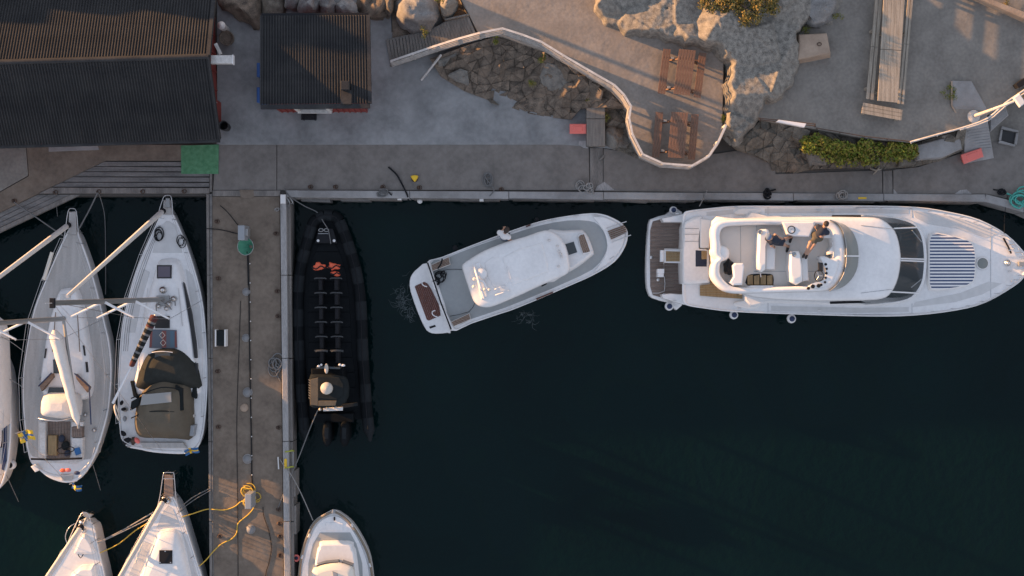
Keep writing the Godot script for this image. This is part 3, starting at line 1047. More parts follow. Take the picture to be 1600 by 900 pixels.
func make_boathouse() -> void:
	var u := Vector3(1, 0, -0.028).normalized()
	var w := Vector3(0.028, 0, 1).normalized()
	var peak := q(325, 88, 4.3)
	var base := Vector3(peak.x, 0, peak.z)
	var t := thing("boathouse", "long dark-roofed red boathouse with ribbed sheet metal roof in the upper left corner", "boathouse", base)
	var far := 46.0
	var e_s := base + w * 2.8 + Vector3.UP * 2.7
	var e_n := base - w * 3.3 + Vector3.UP * 2.55
	var s := Shape.new()
	ribbed(s, peak - u * far, peak, e_s - u * far, e_s, 0.105, 0.055)
	part(s, "roof_slope", mats.roof, t)
	s = Shape.new()
	ribbed(s, peak - u * far, peak, e_n - u * far, e_n, 0.105, 0.055)
	part(s, "roof_slope", mats.roof, t)
	s = Shape.new()
	tube(s, PackedVector3Array([peak - u * far + Vector3.UP * 0.0, peak + u * 0.03]), 0.1, -1.0, 8)
	part(s, "ridge_cap", mats.roof, t)
	plank(t, "barge_board", peak + Vector3(0.02, 0.02, 0), e_s + Vector3(0.02, 0.02, 0), 0.06, 0.18, mats.roof)
	plank(t, "barge_board", peak + Vector3(0.02, 0.02, 0), e_n + Vector3(0.02, 0.02, 0), 0.14, 0.18, mats.roof)
	plank(t, "gutter", e_s - u * far + w * 0.06 - Vector3.UP * 0.06, e_s + w * 0.06 - Vector3.UP * 0.06, 0.12, 0.1, mats.roof)
	# walls: five-sided gable block
	var r := base - u * 0.02
	var pts := [[2.6, 0.0], [2.6, 2.66], [0.0, 4.25], [-3.05, 2.56], [-3.05, 0.0]]
	s = Shape.new()
	var front := PackedVector3Array()
	var back := PackedVector3Array()
	for e in pts:
		front.append(r + w * e[0] + Vector3.UP * (e[1] - 0.06) - u * 0.6)
		back.append(r + w * e[0] + Vector3.UP * (e[1] - 0.06) - u * (far - 0.3))
	for i in 5:
		s.quad(front[i], front[(i + 1) % 5], back[(i + 1) % 5], back[i])
	for i in [1, 2, 3]:
		s.tri(front[0], front[i], front[i + 1])
		s.tri(back[0], back[i + 1], back[i])
	part(s, "wall", mats.red_paint, t)
	var face := r - u * 0.58
	for z in [-2.9, -2.2, -1.5, -0.8, -0.1, 0.6, 1.3, 2.0, 2.5]:
		var top: float = 4.1 - absf(z) * (0.62 if z > 0 else 0.57)
		plank(t, "batten", face + w * z + Vector3.UP * 0.05, face + w * z + Vector3.UP * top, 0.05, 0.05, mats.red_paint, w)
	var d := part_box(t, "door", face + w * 1.55 + Vector3(0.08, 1.0, 0), Vector3(0.1, 2.0, 0.95), mats.red_paint)
	part_box(d, "handle", face + w * 1.2 + Vector3(0.16, 1.0, 0), Vector3(0.05, 0.14, 0.03), mats.steel)
	plank(t, "white_trim", peak + Vector3(0.16, -0.5, -0.55), peak + Vector3(0.3, -0.75, -0.2), 0.12, 0.04, mats.rail_white)
	plank(t, "white_trim", face + w * 0.25 + Vector3(0.06, 3.4, 0), face + w * 1.4 + Vector3(0.06, 2.9, 0), 0.1, 0.14, mats.rail_white)
	plank(t, "white_trim", face + w * 1.42 + Vector3(0.05, 2.85, 0), face + w * 1.62 + Vector3(0.18, 2.5, 0), 0.1, 0.1, mats.rail_white)
	var hb := part_box(t, "hoist_beam", peak + Vector3(0.42, -0.42, 0.06), Vector3(0.78, 0.26, 0.3), mats.rail_white)
	part_box(hb, "end_plate", peak + Vector3(0.83, -0.42, 0.06), Vector3(0.03, 0.3, 0.34), mats.white)

func part_box(parent: Node3D, called: String, at: Vector3, size: Vector3, material: Material, turn := 0.0, bevel := 0.012) -> MeshInstance3D:
	var s := Shape.new()
	box(s, at, size, Basis(Vector3.UP, turn), bevel)
	return part(s, called, material, parent)

func make_shed() -> void:
	var n0 := q(408, 25, 3.1); var n1 := q(575.5, 24, 3.1)
	var s0 := q(407.5, 163, 3.45); var s1 := q(578, 161.5, 3.45)
	var t := thing("shed", "small red shed with ribbed dark sheet metal roof and flue beside the plaza", "shed", Vector3((n0.x + n1.x) / 2, 0, (n0.z + s0.z) / 2))
	var s := Shape.new()
	ribbed(s, n0, n1, s0, s1, 0.1, 0.055)
	part(s, "roof", mats.roof, t)
	plank(t, "fascia", s0 + Vector3(0, -0.03, 0.09), s1 + Vector3(0, -0.03, 0.09), 0.17, 0.14, mats.roof)
	plank(t, "barge_board", n1 + Vector3(0.0, 0.0, 0), s1 + Vector3(0.0, 0.0, 0), 0.13, 0.12, mats.roof)
	plank(t, "barge_board", n0 + Vector3(0.0, 0.0, 0), s0 + Vector3(0.0, 0.0, 0), 0.06, 0.12, mats.roof)
	plank(t, "gutter", n0 + Vector3(0, -0.05, -0.05), n1 + Vector3(0, -0.05, -0.05), 0.1, 0.1, mats.charcoal)
	var ws := q(500, 171, 0.8).z
	s = Shape.new()
	var x0 := n0.x + 0.18; var x1 := n1.x - 0.34; var z0 := n0.z + 0.2
	var c := [Vector3(x0, 0, z0), Vector3(x1, 0, z0), Vector3(x1, 0, ws), Vector3(x0, 0, ws)]
	var hs := [3.06, 3.06, 3.38, 3.38]
	for i in 4:
		var j := (i + 1) % 4
		s.quad(c[i], c[i] + Vector3.UP * hs[i], c[j] + Vector3.UP * hs[j], c[j])
	s.quad(c[0] + Vector3.UP * hs[0], c[1] + Vector3.UP * hs[1], c[2] + Vector3.UP * hs[2], c[3] + Vector3.UP * hs[3])
	part(s, "wall", mats.red_paint, t)
	var xx := x0 + 0.1
	while xx < x1:
		plank(t, "batten", Vector3(xx, 0.05, ws + 0.015), Vector3(xx, 3.1, ws + 0.015), 0.05, 0.04, mats.red_paint, Vector3.BACK)
		xx += 0.22
	var wf := q(488, 170, 1.7)
	var win := part_box(t, "window", Vector3(wf.x, 1.6, ws + 0.03), Vector3(1.1, 1.0, 0.05), mats.tinted_glass)
	part_box(win, "sill", Vector3(wf.x, 1.08, ws + 0.1), Vector3(1.3, 0.05, 0.18), mats.rail_white)
	for dx in [-0.6, 0.6]:
		part_box(win, "frame", Vector3(wf.x + dx, 1.6, ws + 0.07), Vector3(0.14, 1.25, 0.12), mats.rail_white)
	part_box(win, "frame", Vector3(wf.x, 2.2, ws + 0.08), Vector3(1.34, 0.12, 0.14), mats.rail_white)
	# flue with its flashing
	var f := Shape.new()
	var p0 := q(534, 142, 3.3); var p1 := q(550, 164, 3.35)
	f.quad(Vector3(p0.x, 3.48, p0.z), Vector3(p1.x, 3.48, p0.z), Vector3(p1.x, 3.55, p1.z), Vector3(p0.x, 3.55, p1.z))
	f.quad(Vector3(p0.x, 3.48, p0.z), Vector3(p0.x, 3.55, p1.z), Vector3(p0.x, 3.4, p1.z), Vector3(p0.x, 3.3, p0.z))
	f.quad(Vector3(p1.x, 3.48, p0.z), Vector3(p1.x, 3.55, p1.z), Vector3(p1.x, 3.4, p1.z), Vector3(p1.x, 3.3, p0.z))
	part(f, "flashing", mats.roof, t)
	var fc := q(540.5, 135, 3.6)
	var fl := part_box(t, "flue", Vector3(fc.x, 3.6, fc.z), Vector3(0.26, 0.5, 0.28), mats.roof)
	part_box(fl, "flue_cap", Vector3(fc.x, 3.88, fc.z), Vector3(0.3, 0.05, 0.32), mats.roof)

# ---------------------------------------------------------------- railings, tables and other furniture
func make_white_railing() -> void:
	# the line of the top rail, with the height of the ground below it
	var pts := [[611, 95.5, 0.05], [645, 84, 0.38], [680, 72, 0.7], [715, 61, 0.95], [750, 51.5, 1.2], [785, 44.5, 1.2], [815, 54, 1.2], [846, 65.5, 1.2], [880, 86.5, 1.2], [920, 110, 1.2], [960, 133, 1.2], [975, 148, 1.2], [986, 166, 1.2], [983, 184, 1.2], [988, 209, 1.2], [1004, 241, 1.2], [1036, 255.5, 1.2], [1081, 259, 1.2], [1107, 244, 1.2], [1122, 222, 1.2], [1134, 196, 1.2]]
	var t := thing("railing", "white painted wooden railing curving round the picnic terrace and down the ramp", "railing", q(960, 133, 1.2))
	var tops := []
	for e in pts:
		tops.append(q(e[0], e[1], e[2] + 1.05))
	for i in tops.size():
		var a: Vector3 = tops[i]
		plank(t, "post", a + Vector3(0, -1.12, 0), a + Vector3(0, 0.0, 0), 0.08, 0.08, mats.rail_white, Vector3.RIGHT)
		if i == tops.size() - 1:
			break
		var b: Vector3 = tops[i + 1]
		var d := (b - a).normalized() * 0.02
		plank(t, "top_rail", a - d + Vector3(0, 0.02, 0), b + d + Vector3(0, 0.02, 0), 0.075, 0.045, mats.rail_white)
		var side := (b - a).cross(Vector3.UP).normalized() * 0.055
		for k in 3:
			var y := -0.2 - k * 0.3
			plank(t, "board", a + side + Vector3(0, y, 0), b + side + Vector3(0, y, 0), 0.025, 0.2, mats.rail_board)
	var s := Shape.new()
	tube(s, PackedVector3Array([q(658.5, 125, 0.05), q(689, 86, 1.3)]), 0.045, -1.0, 6)
	part(s, "brace", mats.rail_white, t)

func make_ramp() -> void:
	var t := thing("ramp", "weathered wooden plank ramp climbing from the plaza to the gravel path", "ramp", q(670, 70, 0.0))
	var up := [[603, 63, 0.04], [640, 55, 0.35], [672, 48, 0.65], [700, 33, 0.9], [732, 25, 1.2]]
	var dn := [[610, 103, 0.04], [645, 92, 0.35], [680, 80, 0.65], [714, 69, 0.9], [746, 57, 1.2]]
	var n := 29
	for i in n:
		var f := (i + 0.5) / n * 4.0
		var k := mini(int(f), 3)
		var r := f - k
		var a := q(up[k][0], up[k][1], up[k][2]).lerp(q(up[k + 1][0], up[k + 1][1], up[k + 1][2]), r)
		var b := q(dn[k][0], dn[k][1], dn[k][2]).lerp(q(dn[k + 1][0], dn[k + 1][1], dn[k + 1][2]), r)
		plank(t, "plank", a, b, 0.107, 0.04, mats.ramp_wood)
	for e in [up, dn]:
		for k in 4:
			plank(t, "bearer", q(e[k][0], e[k][1], e[k][2]) - Vector3(0, 0.09, 0), q(e[k + 1][0], e[k + 1][1], e[k + 1][2]) - Vector3(0, 0.09, 0), 0.08, 0.14, mats.ramp_wood)
	plank(t, "kerb_board", q(696, 31, 0.95), q(732, 23, 1.3), 0.06, 0.16, mats.ramp_wood)
	slab(t, "support", [606, 66, 672, 52, 730, 28, 742, 54, 680, 78, 612, 100], -0.1, -0.02, mats.soil, 0.01)

# corners in order: far left, far right, near right, near left of the whole table, seats included
func picnic_table(c: Array, label: String) -> void:
	var a := q(c[0], c[1], TERRACE + 0.6); var b := q(c[2], c[3], TERRACE + 0.6); var d := q(c[6], c[7], TERRACE + 0.6)
	var u := (b - a).normalized()
	var v := (d - a).normalized()
	var w := a.distance_to(b)
	var l := a.distance_to(d)
	var g := Vector3(a.x, TERRACE, a.z)
	var t := thing("picnic_table", label, "picnic table", g + u * w / 2 + v * l / 2, "picnic tables on the terrace")
	var top0 := w * 0.345; var top1 := w * 0.73
	var n := 6
	var bw := (top1 - top0) / n
	for i in n:
		var x := top0 + bw * (i + 0.5)
		plank(t, "tabletop_plank", g + u * x + Vector3.UP * 0.74, g + u * x + v * l + Vector3.UP * 0.74, bw - 0.014, 0.04, mats.picnic_wood)
	for e in [[0.0, 0.18], [0.83, 1.0]]:
		var sw: float = (e[1] - e[0]) * w / 3.0
		for i in 3:
			var x: float = e[0] * w + sw * (i + 0.5)
			plank(t, "seat_plank", g + u * x + Vector3.UP * 0.44, g + u * x + v * l + Vector3.UP * 0.44, sw - 0.012, 0.04, mats.picnic_wood)
	for f in [0.18, 0.84]:
		var o: Vector3 = g + v * l * f
		plank(t, "cross_bar", o + u * 0.02 + Vector3.UP * 0.385, o + u * (w - 0.02) + Vector3.UP * 0.385, 0.05, 0.09, mats.picnic_wood)
		plank(t, "cross_bar", o + u * top0 + Vector3.UP * 0.68, o + u * top1 + Vector3.UP * 0.68, 0.05, 0.08, mats.picnic_wood)
		plank(t, "leg", o + v * 0.05 + u * (w * 0.17) + Vector3.UP * 0.0, o + v * 0.05 + u * (top0 + 0.12) + Vector3.UP * 0.7, 0.05, 0.09, mats.picnic_wood)
		plank(t, "leg", o + v * 0.05 + u * (w * 0.83) + Vector3.UP * 0.0, o + v * 0.05 + u * (top1 - 0.12) + Vector3.UP * 0.7, 0.05, 0.09, mats.picnic_wood)
		plank(t, "bracket", o + u * (w * 0.2) + Vector3.UP * 0.45, o + u * (w * 0.28) + Vector3.UP * 0.45, 0.08, 0.03, mats.rope_pale)

func trestle(called: String, label: String, category: String, c: Array, top: float, boards: int, joint: float, group := "") -> void:
	var a := q(c[0], c[1], TERRACE + top); var b := q(c[2], c[3], TERRACE + top); var d := q(c[6], c[7], TERRACE + top); var e := q(c[4], c[5], TERRACE + top)
	var mid := (a + b + d + e) / 4.0
	var t := thing(called, label, category, Vector3(mid.x, TERRACE, mid.z), group)
	for i in boards:
		var f := (i + 0.5) / boards
		var p := a.lerp(b, f) - Vector3(0, 0.025, 0)
		var r := d.lerp(e, f) - Vector3(0, 0.025, 0)
		var bw := a.distance_to(b) / boards - 0.012
		if joint > 0.0:
			var m := p.lerp(r, joint)
			var gap := (r - p).normalized() * 0.012
			plank(t, "board", p, m - gap, bw, 0.05, mats.grey_wood)
			plank(t, "board", m + gap, r, bw, 0.05, mats.grey_wood)
		else:
			plank(t, "board", p, r, bw, 0.05, mats.grey_wood)
	var legs := maxi(2, int(a.distance_to(d) / 1.5))
	for i in legs:
		var f := lerpf(0.08, 0.92, float(i) / (legs - 1))
		var p := a.lerp(d, f); var r := b.lerp(e, f)
		plank(t, "cross_bar", p.lerp(r, 0.04) - Vector3(0, 0.1, 0), p.lerp(r, 0.96) - Vector3(0, 0.1, 0), 0.08, 0.08, mats.grey_wood)
		for g in [0.15, 0.85]:
			var o := p.lerp(r, g)
			plank(t, "leg", Vector3(o.x, TERRACE, o.z), Vector3(o.x, TERRACE + top - 0.14, o.z), 0.09, 0.09, mats.grey_wood, Vector3.RIGHT)

func make_furniture() -> void:
	picnic_table([1037, 75, 1105, 82, 1098, 154, 1028, 145], "brown picnic table on the terrace, the one nearer the rock outcrop")
	picnic_table([1025, 174, 1093, 178, 1089, 252, 1019, 245], "brown picnic table in the rounded end of the white railing")
	trestle("long_table", "long grey weathered plank table on the upper terrace", "table", [1384, -60, 1418, -60, 1403, 160.5, 1371.5, 157], 0.75, 5, 0.63)
	trestle("bench", "long weathered bench left of the long plank table", "bench", [1373, -60, 1384, -60, 1366, 156, 1352.5, 154], 0.45, 2, 0.62, "benches at the long table")
	trestle("bench", "long weathered bench right of the long plank table, partly in its shadow", "bench", [1424, -60, 1432, -60, 1413.5, 163, 1402, 161.5], 0.45, 2, 0.58, "benches at the long table")
	trestle("bench", "short plank bench across the near end of the long table", "bench", [1349, 160, 1346, 177, 1408.5, 188.5, 1410.5, 171.5], 0.45, 3, 0.0, "benches at the long table")
	# stone block on the rocks
	var t := thing("stone_block", "pinkish square stone block with iron ring at the foot of the outcrop", "stone block", q(1272, 75, TERRACE))
	dome(t, "block", [1249, 54, 1292, 52, 1298, 83, 1247, 93], 1.75, [[-0.14, 1.0], [-0.1, 1.2], [0.0, 1.72], [0.04, 1.75]], mats.block_stone, 0, false)
	var s := Shape.new()
	var rp := PackedVector3Array()
	var rc := q(1280, 69, 1.77)
	for k in 12:
		rp.append(rc + Vector3(cos(TAU * k / 12) * 0.08, 0.02, sin(TAU * k / 12) * 0.06))
	tube(s, rp, 0.018, -1.0, 5, true)
	part(s, "ring", mats.rust, t)
	# boxes on the quay
	red_box([890.5, 194, 916, 194, 916, 208.5, 890.5, 208.5], "red plastic box on the plaza beside the brown hatch")
	red_box([1502, 242, 1533, 231.5, 1536.5, 244.5, 1506.5, 256], "red plastic box at the foot of the concrete ramp")
	t = thing("hatch_box", "brown plywood hatch box at the edge of the plaza, right of the red box", "hatch box", q(930, 200, 0))
	slab(t, "lid", [916.5, 185.5, 945.5, 185.5, 945.5, 228, 917, 228], 0.02, 0.5, mats.ramp_wood, 0.015)
	slab(t, "lid", [916.5, 168, 945.5, 168, 945.5, 184.8, 916.5, 184.8], 0.02, 0.55, mats.ramp_wood, 0.015)
	# old railing with a white board
	t = thing("handrail", "rusty iron handrail with a white board above the green shrub", "handrail", q(1235, 190, TERRACE))
	pipe(t, "rail", [1185, 184.5, 2.1, 1275, 194, 2.1], 0.02, mats.rust)
	pipe(t, "rail", [1187, 187, 1.7, 1275, 197, 1.7], 0.018, mats.rust)
	for x in [1187, 1215, 1245, 1273]:
		var y: float = 184.7 + (x - 1185) * 0.105
		pipe(t, "post", [x, y, 2.1, x + 0.6, y + 4.5, 1.1], 0.022, mats.rust)
	slab(t, "board", [1213, 190, 1217, 187, 1260, 193, 1257, 199], 1.95, 2.16, mats.white, 0.015)
	t = thing("handrail", "low iron pipe handrail along the lower edge of the upper terrace", "handrail", q(1340, 210, TERRACE))
	pipe(t, "rail", [1276, 200, 1.5, 1350, 213, 1.5, 1423, 221, 1.5], 0.018, mats.rust)
	for a in [[1276, 200], [1312, 206.5], [1350, 213], [1386, 217], [1423, 221]]:
		pipe(t, "post", [a[0], a[1], 1.5, a[0] + 0.4, a[1] + 2, 1.1], 0.02, mats.rust)
	t = thing("handrail", "pale pipe handrail crossing the concrete ramp below the street lamp", "handrail", q(1505, 200, TERRACE))
	pipe(t, "rail", [1422, 222, 1.75, 1465, 210, 1.95, 1506, 199, 2.0, 1543, 185, 2.1, 1571, 161, 2.2, 1600, 141, 2.2, 1640, 112, 2.2], 0.035, mats.rail_white, 3)
	pipe(t, "rail", [1500, 203, 1.7, 1543, 189, 1.75, 1571, 166, 1.8, 1600, 146, 1.8, 1640, 118, 1.8], 0.025, mats.rail_white, 3)
	for a in [[1424, 222, 1.75], [1465, 210, 1.95], [1506, 199, 2.0], [1571, 161, 2.2], [1600, 141, 2.2]]:
		pipe(t, "post", [a[0], a[1], a[2], a[0] - 0.6, a[1] + 2.6, 1.0], 0.03, mats.rail_white)
	# concrete ramp down to the quay
	t = thing("concrete_ramp", "tapering grey concrete ramp from the upper terrace down to the quay", "ramp", q(1520, 200, 0))
	s = Shape.new()
	var hi := path3([1487, 126, 1.34, 1518, 127, 1.34, 1541, 168, 1.25, 1545, 200, 0.9, 1553, 247, 0.05, 1507, 256, 0.05, 1507, 200, 0.9, 1487, 165, 1.25])
	var mid := [[0, 1, 2, 7], [7, 2, 3, 6], [6, 3, 4, 5]]
	for f in mid:
		s.quad(hi[f[0]], hi[f[1]], hi[f[2]], hi[f[3]])
	for i in 8:
		var a := hi[i]; var b := hi[(i + 1) % 8]
		s.quad(a, b, Vector3(b.x, -0.05, b.z), Vector3(a.x, -0.05, a.z))
	part(s, "deck", mats.kerb, t)
	for i in 8:
		var f := i / 8.0
		var a := q(1512, 205, 0.82).lerp(q(1512, 240, 0.2), f); var b := q(1544, 200, 0.9).lerp(q(1550, 236, 0.28), f)
		plank(t, "tread_rib", a + Vector3(0, 0.012, 0), b + Vector3(0, 0.012, 0), 0.05, 0.03, mats.kerb)
	plank(t, "edge_strip", q(1487, 127, 1.36), q(1487, 165, 1.28), 0.05, 0.06, mats.block_stone)
	plank(t, "edge_strip", q(1487, 165, 1.28), q(1506, 199, 0.95), 0.05, 0.06, mats.block_stone)
	for e in [[[1546, 170, 1572, 164, 1577, 180, 1547, 207], "broken concrete slab beside the ramp, below the lamp arm"], [[1430, 227, 1500, 208, 1504, 232, 1472, 247, 1434, 250], "tilted grey stone slab left of the concrete ramp"]]:
		s = Shape.new()
		prism(s, poly(e[0], 0.8), [[0.0, 0.0], [0.0, 0.72], [0.05, 0.78]])
		solo(s, "concrete_slab", mats.kerb, e[1], "slab")
	t = thing("drain_shaft", "square concrete drain shaft with black opening right of the concrete ramp", "drain", q(1575, 212, 0))
	for e in [[1564, 201, 1592, 207, 1591, 203.5, 1566, 197], [1562, 219, 1587, 226, 1586, 229, 1560, 223], [1564, 202, 1567, 203, 1564.5, 219, 1560.5, 219], [1588, 208, 1592, 208, 1589, 226, 1585, 225]]:
		slab(t, "frame", e, -0.1, 0.12, mats.kerb, 0.012)
	slab(t, "grate", [1566, 203, 1588, 208, 1585, 225, 1563, 219], -0.1, 0.03, mats.black, 0.01)
	s = Shape.new()
	prism(s, poly([1508, -12, 1516, -14, 1606, 20, 1680, 48, 1680, 60, 1603, 30], 1.7), [[0.0, 1.1], [0.0, 1.66], [0.04, 1.7]])
	solo(s, "low_wall", mats.block_stone, "low pale concrete wall cutting the upper right corner", "wall")
	t = thing("dark_crate", "small dark crate at the right edge above the lamp head", "crate", q(1594, 130, TERRACE))
	slab(t, "body", [1588, 131, 1602, 121, 1606, 130, 1592, 137], 1.2, 1.6, mats.charcoal, 0.02)
	slab(t, "lid", [1587.5, 131, 1602, 120.5, 1606.5, 130, 1592, 137.5], 1.601, 1.64, mats.charcoal, 0.01)
	make_street_lamp()
	# shore power posts and lamps on the pier
	t = thing("power_post", "grey shore power post with green net on the upper pier", "power post", q(377, 364, 0))
	slab(t, "cabinet", [371.5, 352, 382, 352, 382, 375, 371.5, 375], 0.0, 1.0, mats.grey_box, 0.02)
	part_box(t, "meter", q(386, 363, 0.6), Vector3(0.16, 0.5, 0.28), mats.alloy)
	t = thing("power_post", "grey shore power post wound with yellow cable on the lower pier", "power post", q(388, 784, 0))
	slab(t, "cabinet", [382.5, 772, 392.5, 772, 392.5, 795.5, 382.5, 795.5], 0.0, 1.0, mats.grey_box, 0.02)
	part_box(t, "socket", q(393, 784, 0.7), Vector3(0.07, 0.16, 0.16), mats.charcoal)
	make_net()
	var dl := [[385, 456, 0.14, "pale domed deck light on the pier, first below the green net"], [384.5, 528, 0.14, "pale domed deck light on the pier left of the cable, level with the dark box"], [387, 613, 0.17, "pale domed deck light on the pier in shade above the tan one"], [387, 717, 0.17, "pale domed deck light on the pier, next above the yellow cable tangle"], [392, 827, 0.16, "pale domed deck light on the sunlit pier below the yellow cable"]]
	for e in dl:
		t = thing("deck_light", e[3], "deck light", q(e[0], e[1], 0), "domed lights along the pier")
		s = Shape.new()
		lathe(s, q(e[0], e[1], 0), [[e[2] * 1.15, 0.0], [e[2] * 1.15, 0.03], [e[2], 0.04]], 16)
		part(s, "flange", mats.kerb, t)
		s = Shape.new()
		lathe(s, q(e[0], e[1], 0), [[e[2], 0.035], [e[2] * 0.9, 0.1], [e[2] * 0.6, 0.16], [0.001, 0.18]], 16)
		part(s, "dome", mats.deck_lamp, t)
	s = Shape.new()
	lathe(s, q(382, 637, 0), [[0.16, 0.0], [0.15, 0.1], [0.1, 0.14], [0.001, 0.15]], 16)
	solo(s, "low_bollard", mats.block_stone, "tan round bollard cap on the pier just below a pale deck light", "bollard")
	t = thing("step_box", "dark blue-green box with white edges on the left side of the pier", "box", q(344, 527, 0))
	slab(t, "lid", [338, 516, 350, 516, 350, 540.5, 338, 540.5], 0.0, 0.4, mats.canvas_dark, 0.02)
	slab(t, "edge", [335.5, 515, 337.7, 515, 337.7, 541.5, 335.5, 541.5], 0.0, 0.43, mats.white_matt, 0.01)
	slab(t, "edge", [350.3, 515, 352.5, 515, 352.5, 541.5, 350.3, 541.5], 0.0, 0.43, mats.white_matt, 0.01)
	# small things round the houses
	s = Shape.new()
	lathe(s, q(353.5, 59, 0.5) * Vector3(1, 0, 1), [[0.2, 0.0], [0.28, 0.3], [0.29, 0.5], [0.25, 0.5], [0.23, 0.42], [0.001, 0.44]], 20)
	solo(s, "planter", mats.stone_b, "round brown planter by the boathouse gable", "planter")
	s = Shape.new()
	lathe(s, q(345.5, 39.5, 0.95) * Vector3(1, 0, 1), [[0.14, 0.0], [0.14, 0.9], [0.16, 0.92], [0.001, 0.98]], 20)
	solo(s, "white_bin", mats.white_matt, "white round bin at the boathouse wall above the planter", "bin")
	s = Shape.new()
	lathe(s, q(349, 196, 0.7) * Vector3(1, 0, 1), [[0.15, 0.0], [0.19, 0.7], [0.19, 0.72], [0.165, 0.72], [0.15, 0.2], [0.001, 0.2]], 20)
	solo(s, "black_bin", mats.black, "black open bin by the red door of the boathouse", "bin")
	s = Shape.new()
	box(s, q(336, 178, 0.45), Vector3(0.2, 0.9, 0.6), Basis.IDENTITY, 0.02)
	solo(s, "red_cabinet", mats.red_paint, "small red cabinet against the boathouse wall near the black bin", "cabinet")
	for e in [[98, 120, "blue plastic bin half under the shed eave, the upper one"], [136, 160, "blue plastic bin half under the shed eave, the lower one"]]:
		t = thing("blue_bin", e[2], "bin", q(406, (e[0] + e[1]) / 2.0, 0), "blue bins beside the shed")
		slab(t, "body", [402, e[0] + 0.5, 412, e[0] + 0.5, 412, e[1] - 0.5, 402, e[1] - 0.5], 0.0, 0.95, mats.blue_plastic, 0.02)
		slab(t, "lid", [401, e[0], 412, e[0], 412, e[1], 401, e[1]], 0.952, 1.02, mats.blue_plastic, 0.025)
	t = thing("black_bench", "black slatted step below the shed window", "step", q(482, 180, 0))
	for i in 5:
		slab(t, "slat", [470.5, 172.5 + i * 3.0, 494.5, 172.5 + i * 3.0, 494.5, 175.1 + i * 3.0, 470.5, 175.1 + i * 3.0], 0.3, 0.36, mats.charcoal, 0.006)
	for x in [472.5, 490.5]:
		slab(t, "support", [x, 173, x + 2, 173, x + 2, 187, x, 187], 0.0, 0.3, mats.charcoal, 0.006)
	s = Shape.new()
	prism(s, poly([282.5, 227, 341.5, 225.5, 341, 271.5, 283, 271.5], 0.05), [[0.0, 0.0], [0.0, 0.03], [0.01, 0.04]])
	solo(s, "green_mat", mats.green_mat, "green artificial grass mat at the corner of the boathouse", "mat")

func red_box(c: Array, label: String) -> void:
	var m := Vector2((c[0] + c[2] + c[4] + c[6]) / 4.0, (c[1] + c[3] + c[5] + c[7]) / 4.0)
	var t := thing("red_box", label, "box", q(m.x, m.y, 0), "red boxes on the quay")
	dome(t, "body", c, 0.4, [[0.06, 0.0], [0.03, 0.36], [0.0, 0.37]], mats.red_crate, 0, false)
	dome(t, "lid", c, 0.42, [[-0.01, 0.371], [-0.01, 0.41], [0.02, 0.43], [0.1, 0.43], [0.12, 0.45], [0.14, 0.45]], mats.red_lid, 0, false)

func make_street_lamp() -> void:
	var t := thing("street_lamp", "white street lamp with swept arm and square head by the concrete ramp", "street lamp", q(1521, 182, TERRACE))
	var s := Shape.new()
	var b := q(1521, 182, 1.2)
	lathe(s, b, [[0.26, -0.2], [0.24, 0.05], [0.1, 0.12], [0.07, 0.14]], 14)
	part(s, "base", mats.rail_white, t)
	# the post stands upright: its head is the point above the base that shows farther out
	var top := Vector3(b.x, 3.4, b.z)
	s = Shape.new()
	tube(s, PackedVector3Array([b + Vector3(0, 0.1, 0), top]), 0.075, 0.055, 10)
	part(s, "post", mats.rail_white, t)
	s = Shape.new()
	var head := q(1588, 157, 4.0)
	tube(s, curved(PackedVector3Array([top - Vector3(0, 0.1, 0), top.lerp(head, 0.15) + Vector3(0, 0.1, 0), top.lerp(head, 0.55) + Vector3(0, 0.12, 0), head - (head - top).normalized() * 0.1]), 4), 0.06, 0.045, 8)
	part(s, "arm", mats.rail_white, t)
	s = Shape.new()
	box(s, head + Vector3(0.1, 0, 0), Vector3(0.27, 0.16, 0.42), Basis(Vector3.UP, 0.62), 0.03)
	var h := part(s, "lamp_head", mats.white_matt, t)
	s = Shape.new()
	box(s, head + Vector3(0.1, -0.09, 0), Vector3(0.2, 0.03, 0.34), Basis(Vector3.UP, 0.62), 0.005)
	part(s, "lens", mats.radome, h)

func make_net() -> void:
	var t := thing("landing_net", "green landing net with long handle lying on the pier by the power post", "net", q(384, 384, 0))
	var c := q(383.5, 385, 0.3)
	var s := Shape.new()
	var p := PackedVector3Array()
	for k in 24:
		p.append(c + Vector3(cos(TAU * k / 24) * 0.31, 0.0, sin(TAU * k / 24) * 0.34))
	tube(s, p, 0.015, -1.0, 5, true)
	part(s, "hoop", mats.alloy, t)
	s = Shape.new()
	s.group = 1
	var last := PackedVector3Array()
	rng.seed = 5
	for j in 5:
		var r := PackedVector3Array()
		for k in 24:
			var f := 1.0 - j * 0.2
			r.append(c + Vector3(cos(TAU * k / 24) * 0.31 * f + 0.04 * j, -0.06 * j - 0.02 * sin(k * 1.7), sin(TAU * k / 24) * 0.34 * f + rng.randfn(0, 0.01)))
		if j > 0:
			join_rings(s, last, r)
		last = r
	part(s, "mesh_bag", mats.net_green, t)
	pipe(t, "handle", [386, 393, 0.28, 387, 420, 0.04, 387.5, 446, 0.03], 0.014, mats.charcoal)

